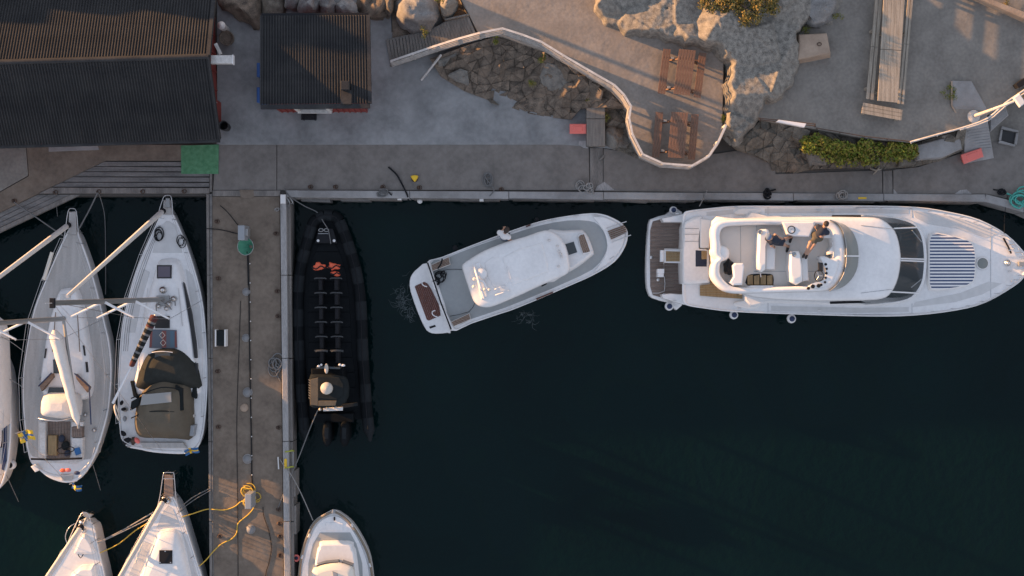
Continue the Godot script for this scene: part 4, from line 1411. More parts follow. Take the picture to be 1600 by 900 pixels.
# ---------------------------------------------------------------- plants
func leaves(s: Shape, at: Vector3, n: int, spread: Vector3, size: float, colors: Array, top_only := true) -> void:
	for i in n:
		var d := Vector3(rng.randfn(), rng.randfn(), rng.randfn()).normalized()
		if top_only:
			d.y = absf(d.y)
		var p := at + d * spread * pow(rng.randf(), 0.35)
		var nrm := (d + Vector3(rng.randfn(), rng.randfn() + 0.6, rng.randfn()) * 0.55).normalized()
		var u := nrm.cross(Vector3(rng.randfn(), rng.randfn(), rng.randfn())).normalized()
		var v := nrm.cross(u)
		var l := size * rng.randf_range(0.6, 1.3)
		s.tint = colors[rng.randi() % colors.size()]
		s.tint = s.tint * rng.randf_range(0.75, 1.25)
		var a := p - u * l * 0.5; var b := p + u * l * 0.5
		s.tri(a, p + v * l * 0.28 + nrm * l * 0.08, b)
		s.tri(a, b, p - v * l * 0.28 + nrm * l * 0.08)

func make_shrubs() -> void:
	rng.seed = 77
	var green := [Color(0.12, 0.16, 0.012), Color(0.19, 0.2, 0.02), Color(0.08, 0.12, 0.012), Color(0.24, 0.21, 0.03), Color(0.15, 0.12, 0.025)]
	var t := thing("shrub", "yellow-green ivy shrub spilling over the stone bank below the upper terrace", "shrub", q(1340, 235, 0.3))
	var s := Shape.new()
	s.tinted = true
	for i in 120:
		var f := rng.randf()
		var x := lerpf(1256, 1428, f)
		var half := 21.0 * pow(sin(PI * clampf(f * 0.86 + 0.1, 0, 1)), 0.6)
		var mid := lerpf(226, 240, smoothstep(0.0, 0.4, f)) - 3.0 * smoothstep(0.6, 1.0, f)
		var y := mid + rng.randf_range(-1, 1) * half * 0.8
		var h := remap(y, 208, 258, 1.15, 0.5)
		leaves(s, q(x, y, h + rng.randf_range(-0.05, 0.25)), 62, Vector3(0.24, 0.24, 0.22), 0.125, green)
	part(s, "foliage", mats.leaf, t)
	for i in 6:
		var x := 1275 + i * 27
		pipe(t, "stem", [x, 222, 0.9, x + 6, 234, 1.0, x + 14, 246, 0.6], 0.02, mats.rust, 2)
	var dry := [Color(0.17, 0.12, 0.025), Color(0.22, 0.15, 0.035), Color(0.12, 0.1, 0.02), Color(0.26, 0.19, 0.06), Color(0.07, 0.08, 0.015)]
	t = thing("shrub", "ochre dry heather shrub on top of the rock outcrop", "shrub", q(1160, 10, 2.2))
	s = Shape.new()
	s.tinted = true
	for i in 90:
		var x := rng.randf_range(1098, 1214)
		var low := lerpf(18, 42, sin(PI * (x - 1090) / 140.0))
		var y := rng.randf_range(-40, low - 8)
		leaves(s, q(x, y, 2.4 + rng.randfn(0, 0.12)), 60, Vector3(0.24, 0.22, 0.24), 0.1, dry)
	part(s, "foliage", mats.leaf, t)
	pipe(t, "stem", [1150, 0, 2.0, 1158, 8, 2.5, 1166, 12, 2.6], 0.03, mats.rust, 2)
	# weeds in the joints
	var weeds := [[845, 94, 1.1, "weed tuft in the stone slope under the white railing"], [945, 182, 0.4, "weed tuft beside the brown hatch box"], [775, 64, 1.1, "weed tuft at the top of the stone slope"], [920, 160, 0.5, "weed tuft at the foot of the stone slope"], [832, 130, 0.6, "weed tuft in the middle of the stone slope"], [1480, 140, 1.3, "weed strip left of the concrete ramp"], [1568, 4, 1.3, "dry weeds on the far side of the low corner wall"], [1484, 152, 1.3, "low weeds beside the concrete ramp edge"], [665, 52, 1.0, "weeds between the big boulder and the wooden ramp"], [1596, 146, 1.3, "weed clump under the lamp head at the right edge"], [1131, 185, 1.2, "weeds in the crevice right of the picnic terrace"], [690, 0, 1.5, "brown weed clump beside the pale stone"], [1310, 25, 1.4, "dark weeds below the blue-grey boulder"], [1260, 46, 1.4, "weeds between the stone block and the outcrop"]]
	for w in weeds:
		t = thing("weed", w[3], "weeds", q(w[0], w[1], w[2]))
		s = Shape.new()
		s.tinted = true
		for i in 4:
			leaves(s, q(w[0] + rng.randfn(0, 3.5), w[1] + rng.randfn(0, 3.5), w[2]), 45, Vector3(0.12, 0.12, 0.12), 0.05, green if w[0] < 1500 else dry)
		part(s, "foliage", mats.leaf, t)
		pipe(t, "stem", [w[0], w[1], w[2] - 0.1, w[0] + 1, w[1] + 1, w[2] + 0.06], 0.008, mats.rust)

# ---------------------------------------------------------------- boats: shared pieces
func hull(t: Node3D, outline: Array, top: float, material: Material, n := 4, keel := 0.22) -> MeshInstance3D:
	var s := Shape.new()
	prism(s, rounded(poly(outline, top), n), [[keel, -1.7], [keel * 0.6, -1.1], [keel * 0.2, top - 0.45], [0.0, top - 0.08], [0.0, top - 0.02], [0.02, top], [0.055, top], [0.07, top - 0.02], [0.08, top - 0.045]], true)
	return part(s, "hull", material, t)

# boards or bars laid side by side over an outline; dir: their direction on the ground
func strips(parent: Node3D, called: String, outline: PackedVector2Array, dir: Vector2, pitch: float, gap: float, y0: float, y1: float, material: Material) -> void:
	dir = dir.normalized()
	var nrm := dir.orthogonal()
	var lo := 1e9; var hi := -1e9
	for p in outline:
		lo = minf(lo, p.dot(nrm)); hi = maxf(hi, p.dot(nrm))
	var k := int(round((hi - lo) / pitch))
	for i in k:
		var a := lo + (hi - lo) * i / k + gap / 2.0; var b := lo + (hi - lo) * (i + 1) / k - gap / 2.0
		var band := PackedVector2Array([nrm * a + dir * 99, nrm * b + dir * 99, nrm * b - dir * 99, nrm * a - dir * 99])
		for piece in Geometry2D.intersect_polygons(outline, band):
			var s := Shape.new()
			prism(s, piece, [[0.0, y0], [0.0, y1 - 0.004], [0.004, y1]])
			part(s, called, material, parent)

func lifeline(t: Node3D, pts: Array, h0: float, height: float, wires := 2, r := 0.013) -> void:
	for i in range(0, pts.size(), 2):
		var a := q(pts[i], pts[i + 1], h0)
		var s := Shape.new()
		tube(s, PackedVector3Array([a, a + Vector3(0, height, 0)]), r, -1.0, 5)
		part(s, "stanchion", mats.steel, t)
	for k in wires:
		var s := Shape.new()
		var p := line(pts, h0)
		for i in p.size():
			p[i].y += height * (1.0 - 0.5 * k)
		tube(s, p, 0.007 if k else 0.009, -1.0, 4)
		part(s, "guard_wire", mats.steel, t)

func fender(px: float, py: float, h: float, r: float, label: String, cap_mat: Material, body_mat: Material) -> void:
	var t := thing("fender", label, "fender", q(px, py, h), "fenders hanging from the boats")
	var s := Shape.new()
	ball(s, q(px, py, h), Vector3(r, r * 1.12, r), Basis.IDENTITY, 10, 16)
	part(s, "ball", body_mat, t)
	s = Shape.new()
	lathe(s, q(px, py, h), [[r * 0.62, r * 0.9], [r * 0.5, r * 1.13], [r * 0.28, r * 1.25], [0.001, r * 1.28]], 12)
	part(s, "cap", cap_mat, t)

func winch(t: Node3D, px: float, py: float, h: float, r := 0.07) -> void:
	var s := Shape.new()
	lathe(s, q(px, py, h), [[r * 1.2, 0.0], [r * 1.1, 0.03], [r * 0.75, 0.06], [r * 0.8, 0.12], [r, 0.14], [0.001, 0.15]], 12)
	part(s, "winch", mats.steel, t)

func pulpit(t: Node3D, a: Array, h: float) -> void:
	# a: px, py pairs from the port foot round the stem to the starboard foot
	var p := line(a, h + 0.6)
	var s := Shape.new()
	tube(s, curved(p, 3), 0.016, -1.0, 5)
	part(s, "pulpit_rail", mats.steel, t)
	for i in p.size():
		s = Shape.new()
		tube(s, PackedVector3Array([p[i], Vector3(p[i].x, h, p[i].z)]), 0.014, -1.0, 5)
		part(s, "pulpit_leg", mats.steel, t)

# mast, spreaders, furled foresail and standing rigging; fore: unit vector to the bow on the ground
func rig(t: Node3D, foot: Vector3, height: float, fore: Vector3, bow: Vector3, stern: Vector3, beam: float, wide: float, spreader_heights: Array) -> void:
	var right := fore.cross(Vector3.UP)
	var head := Vector3(foot.x, height, foot.z)
	var s := Shape.new()
	tube(s, PackedVector3Array([foot, head]), 0.095, 0.08, 10)
	var mast := part(s, "mast", mats.alloy, t)
	for h in spreader_heights:
		for k in [-1.0, 1.0]:
			var w: float = wide * (1.0 if h < height * 0.5 else 0.8)
			var root := Vector3(foot.x, h, foot.z)
			var tip: Vector3 = root + right * k * w - fore * w * 0.5 + Vector3(0, 0.06, 0)
			var d := Shape.new()
			tube(d, PackedVector3Array([root, tip]), 0.05, 0.035, 6)
			part(d, "spreader", mats.white, mast)
	for k in [-1.0, 1.0]:
		var p := PackedVector3Array([foot + right * k * beam - Vector3(0, 0.35, 0)])
		for h in spreader_heights:
			var w: float = wide * (1.0 if h < height * 0.5 else 0.8)
			p.append(Vector3(foot.x, h, foot.z) + right * k * w - fore * w * 0.5 + Vector3(0, 0.06, 0))
		p.append(head - Vector3(0, 0.4, 0))
		s = Shape.new()
		tube(s, p, 0.008, -1.0, 4)
		part(s, "shroud", mats.steel, t)
	var up := head - Vector3(0, 0.8, 0) + fore * 0.05
	s = Shape.new()
	var p := PackedVector3Array()
	for k in 13:
		p.append(bow.lerp(up, 0.03 + 0.93 * k / 12.0))
	tube(s, p, 0.105, 0.055, 8)
	part(s, "furled_foresail", mats.sailcloth, t)
	s = Shape.new()
	lathe(s, bow.lerp(up, 0.012), [[0.11, -0.08], [0.12, 0.0], [0.11, 0.08], [0.001, 0.09]], 12)
	part(s, "furling_drum", mats.charcoal, t)
	s = Shape.new()
	tube(s, PackedVector3Array([head, stern]), 0.008, -1.0, 4)
	part(s, "backstay", mats.steel, t)
	s = Shape.new()
	box(s, head + Vector3(0, 0.06, 0), Vector3(0.16, 0.1, 0.3), Basis.IDENTITY, 0.02)
	var mh := part(s, "masthead", mats.charcoal, t)
	s = Shape.new()
	tube(s, PackedVector3Array([head, head + Vector3(0, 0.7, 0)]), 0.01, -1.0, 4)
	part(s, "aerial", mats.white, mh)

func cloth_flag(called: String, label: String, at: Vector3, u: Vector3, v: Vector3, seed_: int, ground_mat: Material = null, cross_mat: Material = null) -> void:
	var t := thing(called, label, "flag", at, "flags at the sterns")
	var s := Shape.new()
	tube(s, PackedVector3Array([at - Vector3(0, 0.7, 0), at + Vector3(0, 0.25, 0)]), 0.015, -1.0, 6)
	part(s, "staff", mats.white, t)
	var wave := func(i: float, j: float) -> Vector3: return at + u * i + v * j + Vector3(0, 0.08 * sin(i * 8.0 + seed_) + 0.05 * sin(j * 9.0 + i * 4.0), 0) + v * 0.12 * sin(i * 6.0 + seed_)
	for piece in [["cloth", 0.0, 1.0, 0.0, 1.0, ground_mat if ground_mat else mats.flag_blue, 0.0], ["cross", 0.3, 0.48, 0.0, 1.0, cross_mat if cross_mat else mats.yellow, 0.012], ["cross", 0.0, 1.0, 0.4, 0.6, cross_mat if cross_mat else mats.yellow, 0.016]]:
		s = Shape.new()
		s.group = 1
		for a in 8:
			for b in 5:
				var i0 := lerpf(piece[1], piece[2], a / 8.0); var i1 := lerpf(piece[1], piece[2], (a + 1) / 8.0)
				var j0 := lerpf(piece[3], piece[4], b / 5.0); var j1 := lerpf(piece[3], piece[4], (b + 1) / 5.0)
				var o := Vector3(0, piece[6], 0)
				s.quad(wave.call(i0, j0) + o, wave.call(i1, j0) + o, wave.call(i1, j1) + o, wave.call(i0, j1) + o)
		part(s, piece[0], piece[5], t)

# ---------------------------------------------------------------- the sailing boats
func make_sailboat_grey() -> void:
	var t := thing("sailboat", "sailing boat with weathered grey deck and white sprayhood, left of the striped-sail boat", "sailboat", q(103, 550, WATER), "sailing boats moored stern out")
	var g := 0.12
	hull(t, [110.7, 350, 116, 357, 121, 367, 130, 391, 139, 418, 152, 466, 162.7, 511, 168, 534, 172, 578, 168, 635.6, 157, 682, 142, 722, 124, 748, 101, 755.5, 75, 748, 57, 734, 43, 717, 34.5, 658.7, 32.5, 592, 40.5, 532, 51, 482, 72, 428.7, 93, 380.7, 104, 359], g, mats.gelcoat)
	var deck := slab(t, "deck", [110.7, 353, 119, 370, 137, 420, 150, 466, 160.5, 512, 165.5, 535, 169.5, 578, 165.5, 635, 155, 681, 139, 718, 48, 714, 37, 657, 35, 592, 43, 533, 53, 484, 74, 431, 95, 383, 105.5, 362], -0.3, g - 0.02, mats.weathered_deck, 0.01, 3)
	var cabin := dome(t, "coachroof", [88, 455, 98, 450.5, 108, 450.5, 116, 455, 124, 480, 131, 520, 137, 560, 139, 602, 128, 625, 72, 625, 59, 600, 63, 560, 70, 515, 79, 480], 0.55, [[-0.03, 0.0], [0.0, 0.35], [0.06, 0.48], [0.18, 0.54], [0.4, 0.57]], mats.gelcoat, 3)
	for x in [[92, 95], [131, 128.5]]:
		pass
	slab(cabin, "hatch", [80, 562, 94, 562, 94, 584, 81, 584], 0.5, 0.61, mats.tinted_glass, 0.015)
	slab(cabin, "hatch", [92, 460, 107, 460, 108, 472, 91, 472], 0.5, 0.6, mats.gelcoat_worn, 0.015)
	slab(cabin, "side_window", [127, 540, 129.5, 540, 131.5, 556, 129, 556], 0.4, 0.585, mats.black, 0.005)
	slab(cabin, "side_window", [131, 566, 134, 566, 135.5, 582, 132.5, 582], 0.4, 0.585, mats.black, 0.005)
	slab(cabin, "side_window", [68, 545, 70.5, 545, 68, 560, 66, 560], 0.4, 0.585, mats.black, 0.005)
	for x in [84.5, 118.5]:
		pipe(cabin, "grab_rail", [x, 488, 0.64, x + (4.0 if x > 100 else -5.0), 550, 0.64], 0.018, mats.teak)
	# windscreen round the companionway: amber panes in a blue-edged frame
	for e in [[[59, 603, 78, 584, 80, 590, 62, 612], "windscreen_pane"], [[115, 585, 137, 606, 134, 614, 117, 593], "windscreen_pane"]]:
		slab(cabin, e[1], e[0], 0.55, 0.85, mats.teak, 0.01)
	for e in [[57.5, 604, 78, 583], [114, 584, 137, 604], [137, 604, 140, 664]]:
		pipe(cabin, "frame_edge", [e[0], e[1], 0.88, e[2], e[3], 0.88], 0.025, mats.navy)
	slab(cabin, "companionway", [74, 606, 102, 606, 103, 618, 71, 618], 0.5, 0.66, mats.tinted_glass, 0.01)
	var hood := dome(t, "sprayhood", [58, 619, 78, 616, 100, 617, 112, 621, 112, 652, 100, 655, 86, 657, 70, 655, 56, 652, 53.5, 640], 1.45, [[0.0, 0.4], [0.0, 0.85], [0.06, 1.1], [0.2, 1.24], [0.4, 1.28]], mats.sailcloth, 2)
	pipe(hood, "hood_bow", [55, 654, 1.0, 70, 657, 1.24, 86, 658.5, 1.3, 100, 656.5, 1.24, 112, 653, 1.0], 0.022, mats.steel, 3)
	# cockpit
	var pit := slab(t, "cockpit", [57, 657, 128, 657, 128, 720, 116, 726, 70, 724, 57, 714], -0.3, g + 0.0, mats.gelcoat_worn, 0.02)
	strips(pit, "sole_board", poly([70, 659, 108, 659, 107, 719, 70, 717], g), Vector2(0, 1), 0.12, 0.008, g - 0.05, g + 0.025, mats.teak_grey)
	strips(pit, "seat_board", poly([109.5, 668, 126, 668, 126, 684, 109.5, 684], 0.4), Vector2(0, 1), 0.08, 0.006, g - 0.05, 0.42, mats.teak_grey)
	slab(pit, "seat", [58, 660, 68.5, 660, 68.5, 714, 60, 710], g - 0.1, 0.4, mats.gelcoat_worn, 0.03)
	slab(pit, "cushion", [72, 681, 86, 681, 86, 713, 72, 712], g, 0.3, mats.teak_gold, 0.03)
	slab(pit, "seat", [109, 660, 127, 660, 127, 667, 109, 667], g - 0.1, 0.42, mats.gelcoat_worn, 0.03)
	slab(pit, "seat", [109, 685, 127, 685, 126, 718, 109, 718], g - 0.1, 0.4, mats.gelcoat_worn, 0.03)
	var s := Shape.new()
	var wc := q(100, 704, 0.9)
	var ring_p := PackedVector3Array()
	for k in 18:
		ring_p.append(wc + Vector3(cos(TAU * k / 18) * 0.32, 0.3 * sin(TAU * k / 18), 0.1 * sin(TAU * k / 18)))
	tube(s, ring_p, 0.02, -1.0, 5, true)
	part(s, "steering_wheel", mats.charcoal, pit)
	for e in [[94, 686, 0.13, mats.cushion_navy], [100, 697, 0.16, mats.canvas_dark], [103, 709, 0.12, mats.cushion_navy]]:
		s = Shape.new()
		ball(s, q(e[0], e[1], g + 0.12), Vector3(e[2], 0.1, e[2] * 1.2), Basis(Vector3.UP, e[0]), 6, 9)
		part(s, "bag", e[3], pit)
	slab(pit, "blue_bag", [112, 702, 121, 700, 124, 710, 116, 713], 0.35, 0.5, mats.flag_blue, 0.03)
	pipe(t, "traveller", [46, 718, 0.55, 80, 719, 0.6, 126, 717, 0.55], 0.04, mats.charcoal)
	pipe(t, "stern_rail", [40, 690, 0.75, 46, 722, 0.75, 62, 735, 0.75, 90, 744, 0.75, 118, 740, 0.75, 138, 722, 0.75, 146, 700, 0.75], 0.018, mats.steel, 3)
	for e in [[42, 700], [62, 735], [90, 744], [118, 740], [141, 716]]:
		pipe(t, "stern_rail_post", [e[0], e[1], 0.75, e[0], e[1], g], 0.014, mats.steel)
	slab(t, "outboard_bracket", [45, 730, 53, 726, 60, 735, 52, 739], 0.3, 0.62, mats.white_matt, 0.03)
	slab(t, "stern_locker", [92, 742, 112, 742, 110, 752, 94, 752], g - 0.05, g + 0.03, mats.weathered_deck, 0.01)
	for e in [[96, 736, mats.orange], [104, 735.5, mats.red_crate], [118, 740, mats.navy]]:
		s = Shape.new()
		ball(s, q(e[0], e[1], 0.75), Vector3(0.13, 0.08, 0.08), Basis.IDENTITY, 6, 8)
		part(s, "line_bundle", e[2], t)
	# rig
	var fore := (q(110, 352, 0.1) - q(101, 755, 0.1)).normalized()
	rig(t, q(98, 498, 0.5), 13.4, fore, q(106, 350, 0.2), q(100, 752, 0.2), 1.4, 1.25, [4.7, 8.4])
	# boom with the mainsail gathered in a white cover
	s = Shape.new()
	s.group = 1
	var last := PackedVector3Array()
	for k in 15:
		var f := k / 14.0
		var c := q(83, 516, 1.75).lerp(q(119.5, 664, 1.65), f)
		var r := PackedVector3Array()
		var wdt := lerpf(0.27, 0.14, f) * (0.3 if k in [0, 14] else 1.0)
		for j in 10:
			var a := TAU * j / 10
			r.append(c + Vector3(cos(a) * wdt, sin(a) * wdt * 1.25 + 0.02 * sin(k * 2.3 + j), 0))
		if k:
			join_rings(s, last, r)
		last = r
	var cover := part(s, "sail_cover", mats.sailcloth, t)
	pipe(cover, "boom", [97, 502, 1.4, 121, 670, 1.4], 0.06, mats.alloy)
	lifeline(t, [124, 380, 146, 450, 162, 520, 169, 585, 166, 640, 152, 690], g, 0.6)
	lifeline(t, [99, 373, 70, 438, 47, 505, 35, 590, 37, 655, 44, 705], g, 0.6)
	pulpit(t, [94, 385, 99, 364, 104, 330, 110.5, 325.5, 117, 330, 120, 362, 124, 380], g)
	slab(t, "bow_plank", [105.5, 330, 116, 330, 117.5, 366, 104, 366], g + 0.02, g + 0.09, mats.weathered_deck, 0.015)
	s = Shape.new()
	tube(s, PackedVector3Array([q(79, 394, 0.5), q(66, 437, 0.5)]), 0.075, -1.0, 8)
	part(s, "rolled_mat", mats.cream, t)
	for e in [[132, 648], [146, 672], [64, 592]]:
		winch(t, e[0], e[1], g + 0.02)
	t.position.y -= 0.18
	cloth_flag("flag", "yellow and blue flag at the grey sailing boat's port quarter", q(28, 676, 0.95), Vector3(0.55, 0, -0.12), Vector3(0.1, -0.1, 0.38), 1, mats.yellow, mats.flag_blue)
	cloth_flag("flag", "crumpled blue and yellow flag over the grey sailing boat's stern", q(112, 755, 0.75), Vector3(0.38, 0, 0.1), Vector3(-0.05, -0.12, 0.25), 4)

func make_sailboat_striped() -> void:
	var t := thing("sailboat", "white sailing boat with brown cockpit tent and black striped mainsail beside the pier", "sailboat", q(255, 520, WATER), "sailing boats moored stern out")
	var g := 0.18
	hull(t, [260, 319, 265, 326, 270, 336, 287, 375.6, 304, 427, 316, 481, 321.5, 549, 322.6, 598, 319.5, 647, 313, 688, 297, 708, 258, 709.5, 219, 704, 189, 690, 182, 622, 184.5, 549, 189.5, 503, 201.6, 451, 217, 405, 241, 351, 253, 326], g, mats.gelcoat)
	slab(t, "deck", [260, 323, 268, 338, 285, 377, 301.5, 428, 313.5, 482, 319, 549, 320, 598, 317, 646, 311, 684, 296, 703, 220, 699, 192, 686, 185, 622, 187.5, 549, 192, 504, 204, 453, 219, 407, 243, 353, 254, 329], -0.3, g - 0.02, mats.gelcoat, 0.01, 3)
	for o in [0.0, 3.2, 6.4]:
		pipe(t, "deck_seam", [246 + o * 0.5, 352, g + 0.0, 222 + o, 407, g + 0.0, 206.5 + o, 454, g + 0.0, 195 + o, 505, g, 191 + o, 549, g], 0.006, mats.charcoal, 3, 4)
	var cabin := dome(t, "coachroof", [243, 410, 254, 405, 268, 405, 276, 411, 284, 440, 294, 490, 301, 540, 304, 590, 300, 620, 210, 620, 209, 580, 213, 530, 222, 480, 234, 440], 0.55, [[-0.06, 0.05], [-0.02, 0.25], [0.06, 0.42], [0.2, 0.5], [0.45, 0.54]], mats.gelcoat, 3)
	slab(cabin, "hatch", [243, 414, 266, 414, 266, 435, 243, 435], 0.4, 0.58, mats.black, 0.015)
	slab(cabin, "hatch_pane", [245, 416, 264, 416, 264, 433, 245, 433], 0.57, 0.595, plain("violet_glass", Color(0.1, 0.085, 0.11), 0.1), 0.005)
	slab(cabin, "side_window", [284.5, 441, 286, 444, 297, 488, 304, 535, 306, 560, 302, 560, 296, 515, 290, 480], 0.3, 0.5, mats.black, 0.01)
	slab(cabin, "side_window", [303, 568, 306.5, 568, 307, 591, 303.5, 591], 0.3, 0.5, mats.black, 0.01)
	slab(cabin, "hatch", [240, 494, 263, 494, 263, 513, 240, 513], 0.45, 0.6, mats.black, 0.015)
	for x in [229, 277]:
		pipe(cabin, "grab_rail", [x, 450, 0.56, x + (6.0 if x > 250 else -7.0), 510, 0.62], 0.016, mats.steel)
	# bright rug on the coachroof
	for e in [[246, 356, 258, 345, 262, 345, 273, 352, 283, 395, 236, 395], [288, 420, 300, 430, 311, 482, 316, 545, 309, 545, 300, 490], [208, 452, 222, 420, 232, 425, 219, 470, 209, 520, 197, 520]]:
		slab(t, "non_slip_panel", e, g - 0.06, g - 0.008, mats.non_slip, 0.004)
	var rug := slab(t, "rug", [233, 515, 274, 516, 275, 545, 231, 544], 0.55, 0.59, plain("rug_grey", Color(0.11, 0.13, 0.16), 0.95), 0.01)
	for e in [[[232.5, 518, 236.5, 518, 235, 543, 231.5, 543], "rug_red"], [[251, 517, 258, 517, 258, 543.5, 251, 543.5], "rug_red"], [[264, 517, 270, 517, 270, 543, 264, 543], "rug_blue"], [[271.5, 518, 274, 518, 274.5, 543, 271.5, 543], "rug_red"]]:
		slab(rug, "rug_stripe", e[0], 0.585, 0.594, plain(e[1], Color(0.2, 0.075, 0.07) if e[1] == "rug_red" else Color(0.09, 0.15, 0.2), 0.95), 0.002)
	for e in [[251.5, 524], [253, 536]]:
		for k in 4:
			var a := TAU * k / 4
			pipe(rug, "rug_diamond", [e[0] + cos(a) * 4.5, e[1] + sin(a) * 5, 0.597, e[0] + cos(a + TAU / 4) * 4.5, e[1] + sin(a + TAU / 4) * 5, 0.597], 0.01, mats.cream, 0, 4)
	# sprayhood and cockpit tent
	var hood := dome(t, "sprayhood", [205, 594, 212, 571, 222, 554, 236, 546, 254, 543.5, 272, 546, 287, 556, 297, 572, 303, 594, 301, 608, 254, 612, 207, 610], 1.1, [[-0.05, 0.35], [0.0, 0.45], [0.15, 0.75], [0.38, 0.98], [0.6, 1.05]], mats.canvas_hood, 3)
	slab(hood, "window", [240, 552, 264, 552, 265, 566, 239, 566], 0.75, 0.96, mats.tinted_glass, 0.02)
	pipe(hood, "hood_handle", [232, 553, 0.75, 236, 551, 0.86, 252, 549.5, 0.9, 268, 551, 0.86], 0.02, mats.white, 3)
	for e in [[203, 596, 209, 624], [303, 594, 300, 624]]:
		slab(hood, "side_curtain", [e[0] - 2, e[1], e[0] + 4, e[1], e[2] + 4, e[3], e[2] - 3, e[3] - 4], 0.2, 0.5, mats.canvas_dark, 0.03)
	var tent := dome(t, "cockpit_tent", [222, 603, 236, 594, 252, 591, 272, 599, 284, 606, 286, 640, 285, 688, 262, 690, 230, 689, 204, 687, 197, 670, 198, 650, 204, 625], 1.6, [[-0.06, 0.2], [-0.02, 0.5], [0.1, 0.85], [0.35, 1.25], [0.6, 1.36]], mats.canvas_brown, 3)
	slab(tent, "tent_window", [220, 617, 265, 613, 266, 629, 217, 634], 1.1, 1.38, plain("clear_vinyl", Color(0.28, 0.28, 0.27), 0.15), 0.01)
	slab(tent, "tent_panel", [272, 602, 283, 608, 284, 642, 272, 643], 0.8, 1.12, mats.canvas_dark, 0.02)
	slab(tent, "tent_panel", [203, 628, 218, 620, 215, 634, 201, 642], 0.7, 1.1, mats.canvas_dark, 0.02)
	for y in [[611, 606], [642, 643]]:
		pipe(tent, "tent_seam", [203, y[0] + 12, 0.95, 225, y[0] + 3, 1.3, 250, y[1], 1.38, 270, y[1] + 1, 1.28, 284, y[1] + 2, 0.95], 0.022, mats.canvas_dark, 3)
	slab(t, "stern_locker", [216, 692, 284, 692, 290, 701, 222, 701], g, 0.34, mats.weathered_deck, 0.02)
	pipe(t, "stern_rail", [186, 660, 0.75, 188, 686, 0.75, 205, 697, 0.75, 218, 700, 0.75], 0.018, mats.steel, 3)
	pipe(t, "stern_rail", [318, 660, 0.75, 314, 684, 0.75, 303, 700, 0.75, 292, 702, 0.75], 0.018, mats.steel, 3)
	for e in [[188, 686], [205, 697], [314, 684], [303, 700], [186, 660], [318, 660]]:
		pipe(t, "stern_rail_post", [e[0], e[1], 0.75, e[0], e[1], g], 0.014, mats.steel)
	var s := Shape.new()
	var rp := PackedVector3Array()
	for k in 16:
		rp.append(q(184, 645, 0.6) + Vector3(cos(TAU * k / 16) * 0.06 - 0.05, 0.28 * sin(TAU * k / 16) + 0.1, cos(TAU * k / 16 + 0.4) * 0.3))
	tube(s, rp, 0.035, -1.0, 6, true)
	part(s, "life_ring", mats.cream, t)
	for e in [[206, 690, mats.rust, 0.12], [212, 689, mats.red_crate, 0.1], [196, 690, mats.charcoal, 0.13], [190, 678, mats.charcoal, 0.1], [191, 640, mats.charcoal, 0.07], [193, 655, mats.grey_box, 0.08], [188, 630, mats.charcoal, 0.07], [201, 695, mats.grey_box, 0.1], [288, 615, mats.rust, 0.07], [287, 640, mats.red_crate, 0.06]]:
		s = Shape.new()
		ball(s, q(e[0], e[1], g + 0.2), Vector3(e[3], 0.1, e[3] * 1.5), Basis(Vector3.UP, e[0] * 0.7), 6, 8)
		part(s, "line_bundle", e[2], t)
	slab(t, "outboard_bracket", [290, 666, 303, 665, 300, 683, 288, 681], g, 0.6, mats.grey_box, 0.04)
	# rig
	var fore := (q(260, 320, 0.1) - q(256, 709, 0.1)).normalized()
	rig(t, q(253.5, 468, 0.5), 13.4, fore, q(254, 328, 0.3), q(252, 706, 0.3), 1.45, 1.3, [4.7, 8.4])
	var gear := part_box(t, "mast_step", q(253, 470, 0.6), Vector3(0.5, 0.12, 0.4), mats.alloy)
	for e in [[253, 453, 0.12], [270, 467, 0.1], [262, 475, 0.1], [246, 478, 0.09], [259, 482, 0.08]]:
		winch(gear, e[0], e[1], 0.58, e[2])
	for e in [[[250, 470, 1.2, 262, 478, 0.7, 266, 484, 0.65], "halyard"], [[247, 472, 1.2, 242, 480, 0.7, 244, 490, 0.65], "halyard"], [[256, 474, 1.0, 270, 468, 0.7, 272, 478, 0.66], "halyard"]]:
		pipe(gear, e[1], e[0], 0.02, mats.rope_grey, 3, 5)
	# boom: red-black striped stack of sail, then the bare white end
	for k in 24:
		var a := q(239, 496, 1.75).lerp(q(204, 571, 1.7), k / 24.0)
		var b := q(239, 496, 1.75).lerp(q(204, 571, 1.7), (k + 1) / 24.0)
		s = Shape.new()
		var w := lerpf(0.17, 0.11, k / 23.0)
		tube(s, PackedVector3Array([a, a.lerp(b, 0.5) + Vector3(0, 0.03, 0), b]), w, w * 0.94, 9)
		part(s, "sail_fold", [mats.canvas_dark, mats.canvas_dark, mats.rope_grey][k % 3] if k not in [0, 1, 4, 22, 23] else plain("sail_red", Color(0.07, 0.02, 0.02), 0.9), t)
	pipe(t, "boom", [241, 492, 1.4, 204, 571, 1.45, 174, 631, 1.5], 0.055, mats.white)
	lifeline(t, [273, 343, 292, 395, 309, 455, 319, 520, 320.5, 590, 318, 650], g, 0.6)
	lifeline(t, [249, 337, 222, 398, 199, 465, 187, 530, 184, 600, 186, 660], g, 0.6)
	pulpit(t, [248, 340, 246, 332, 252, 312, 255, 306, 260, 304.5, 265, 306, 267, 316, 268, 334], g)
	slab(t, "anchor_well", [254, 312, 265, 312, 267, 335, 252, 335], g, g + 0.05, mats.weathered_deck, 0.01)
	slab(t, "anchor", [257, 309, 263, 309, 264, 324, 256, 324], g + 0.06, g + 0.16, mats.alloy, 0.02)
	part(coil(q(246, 367, g), 0.16, 4, 0.02, 5, 1.5), "dock_line", mats.rope_dark, t)
	part(coil(q(281, 379, g), 0.14, 3, 0.018, 6, 1.4), "dock_line", mats.rope_dark, t)
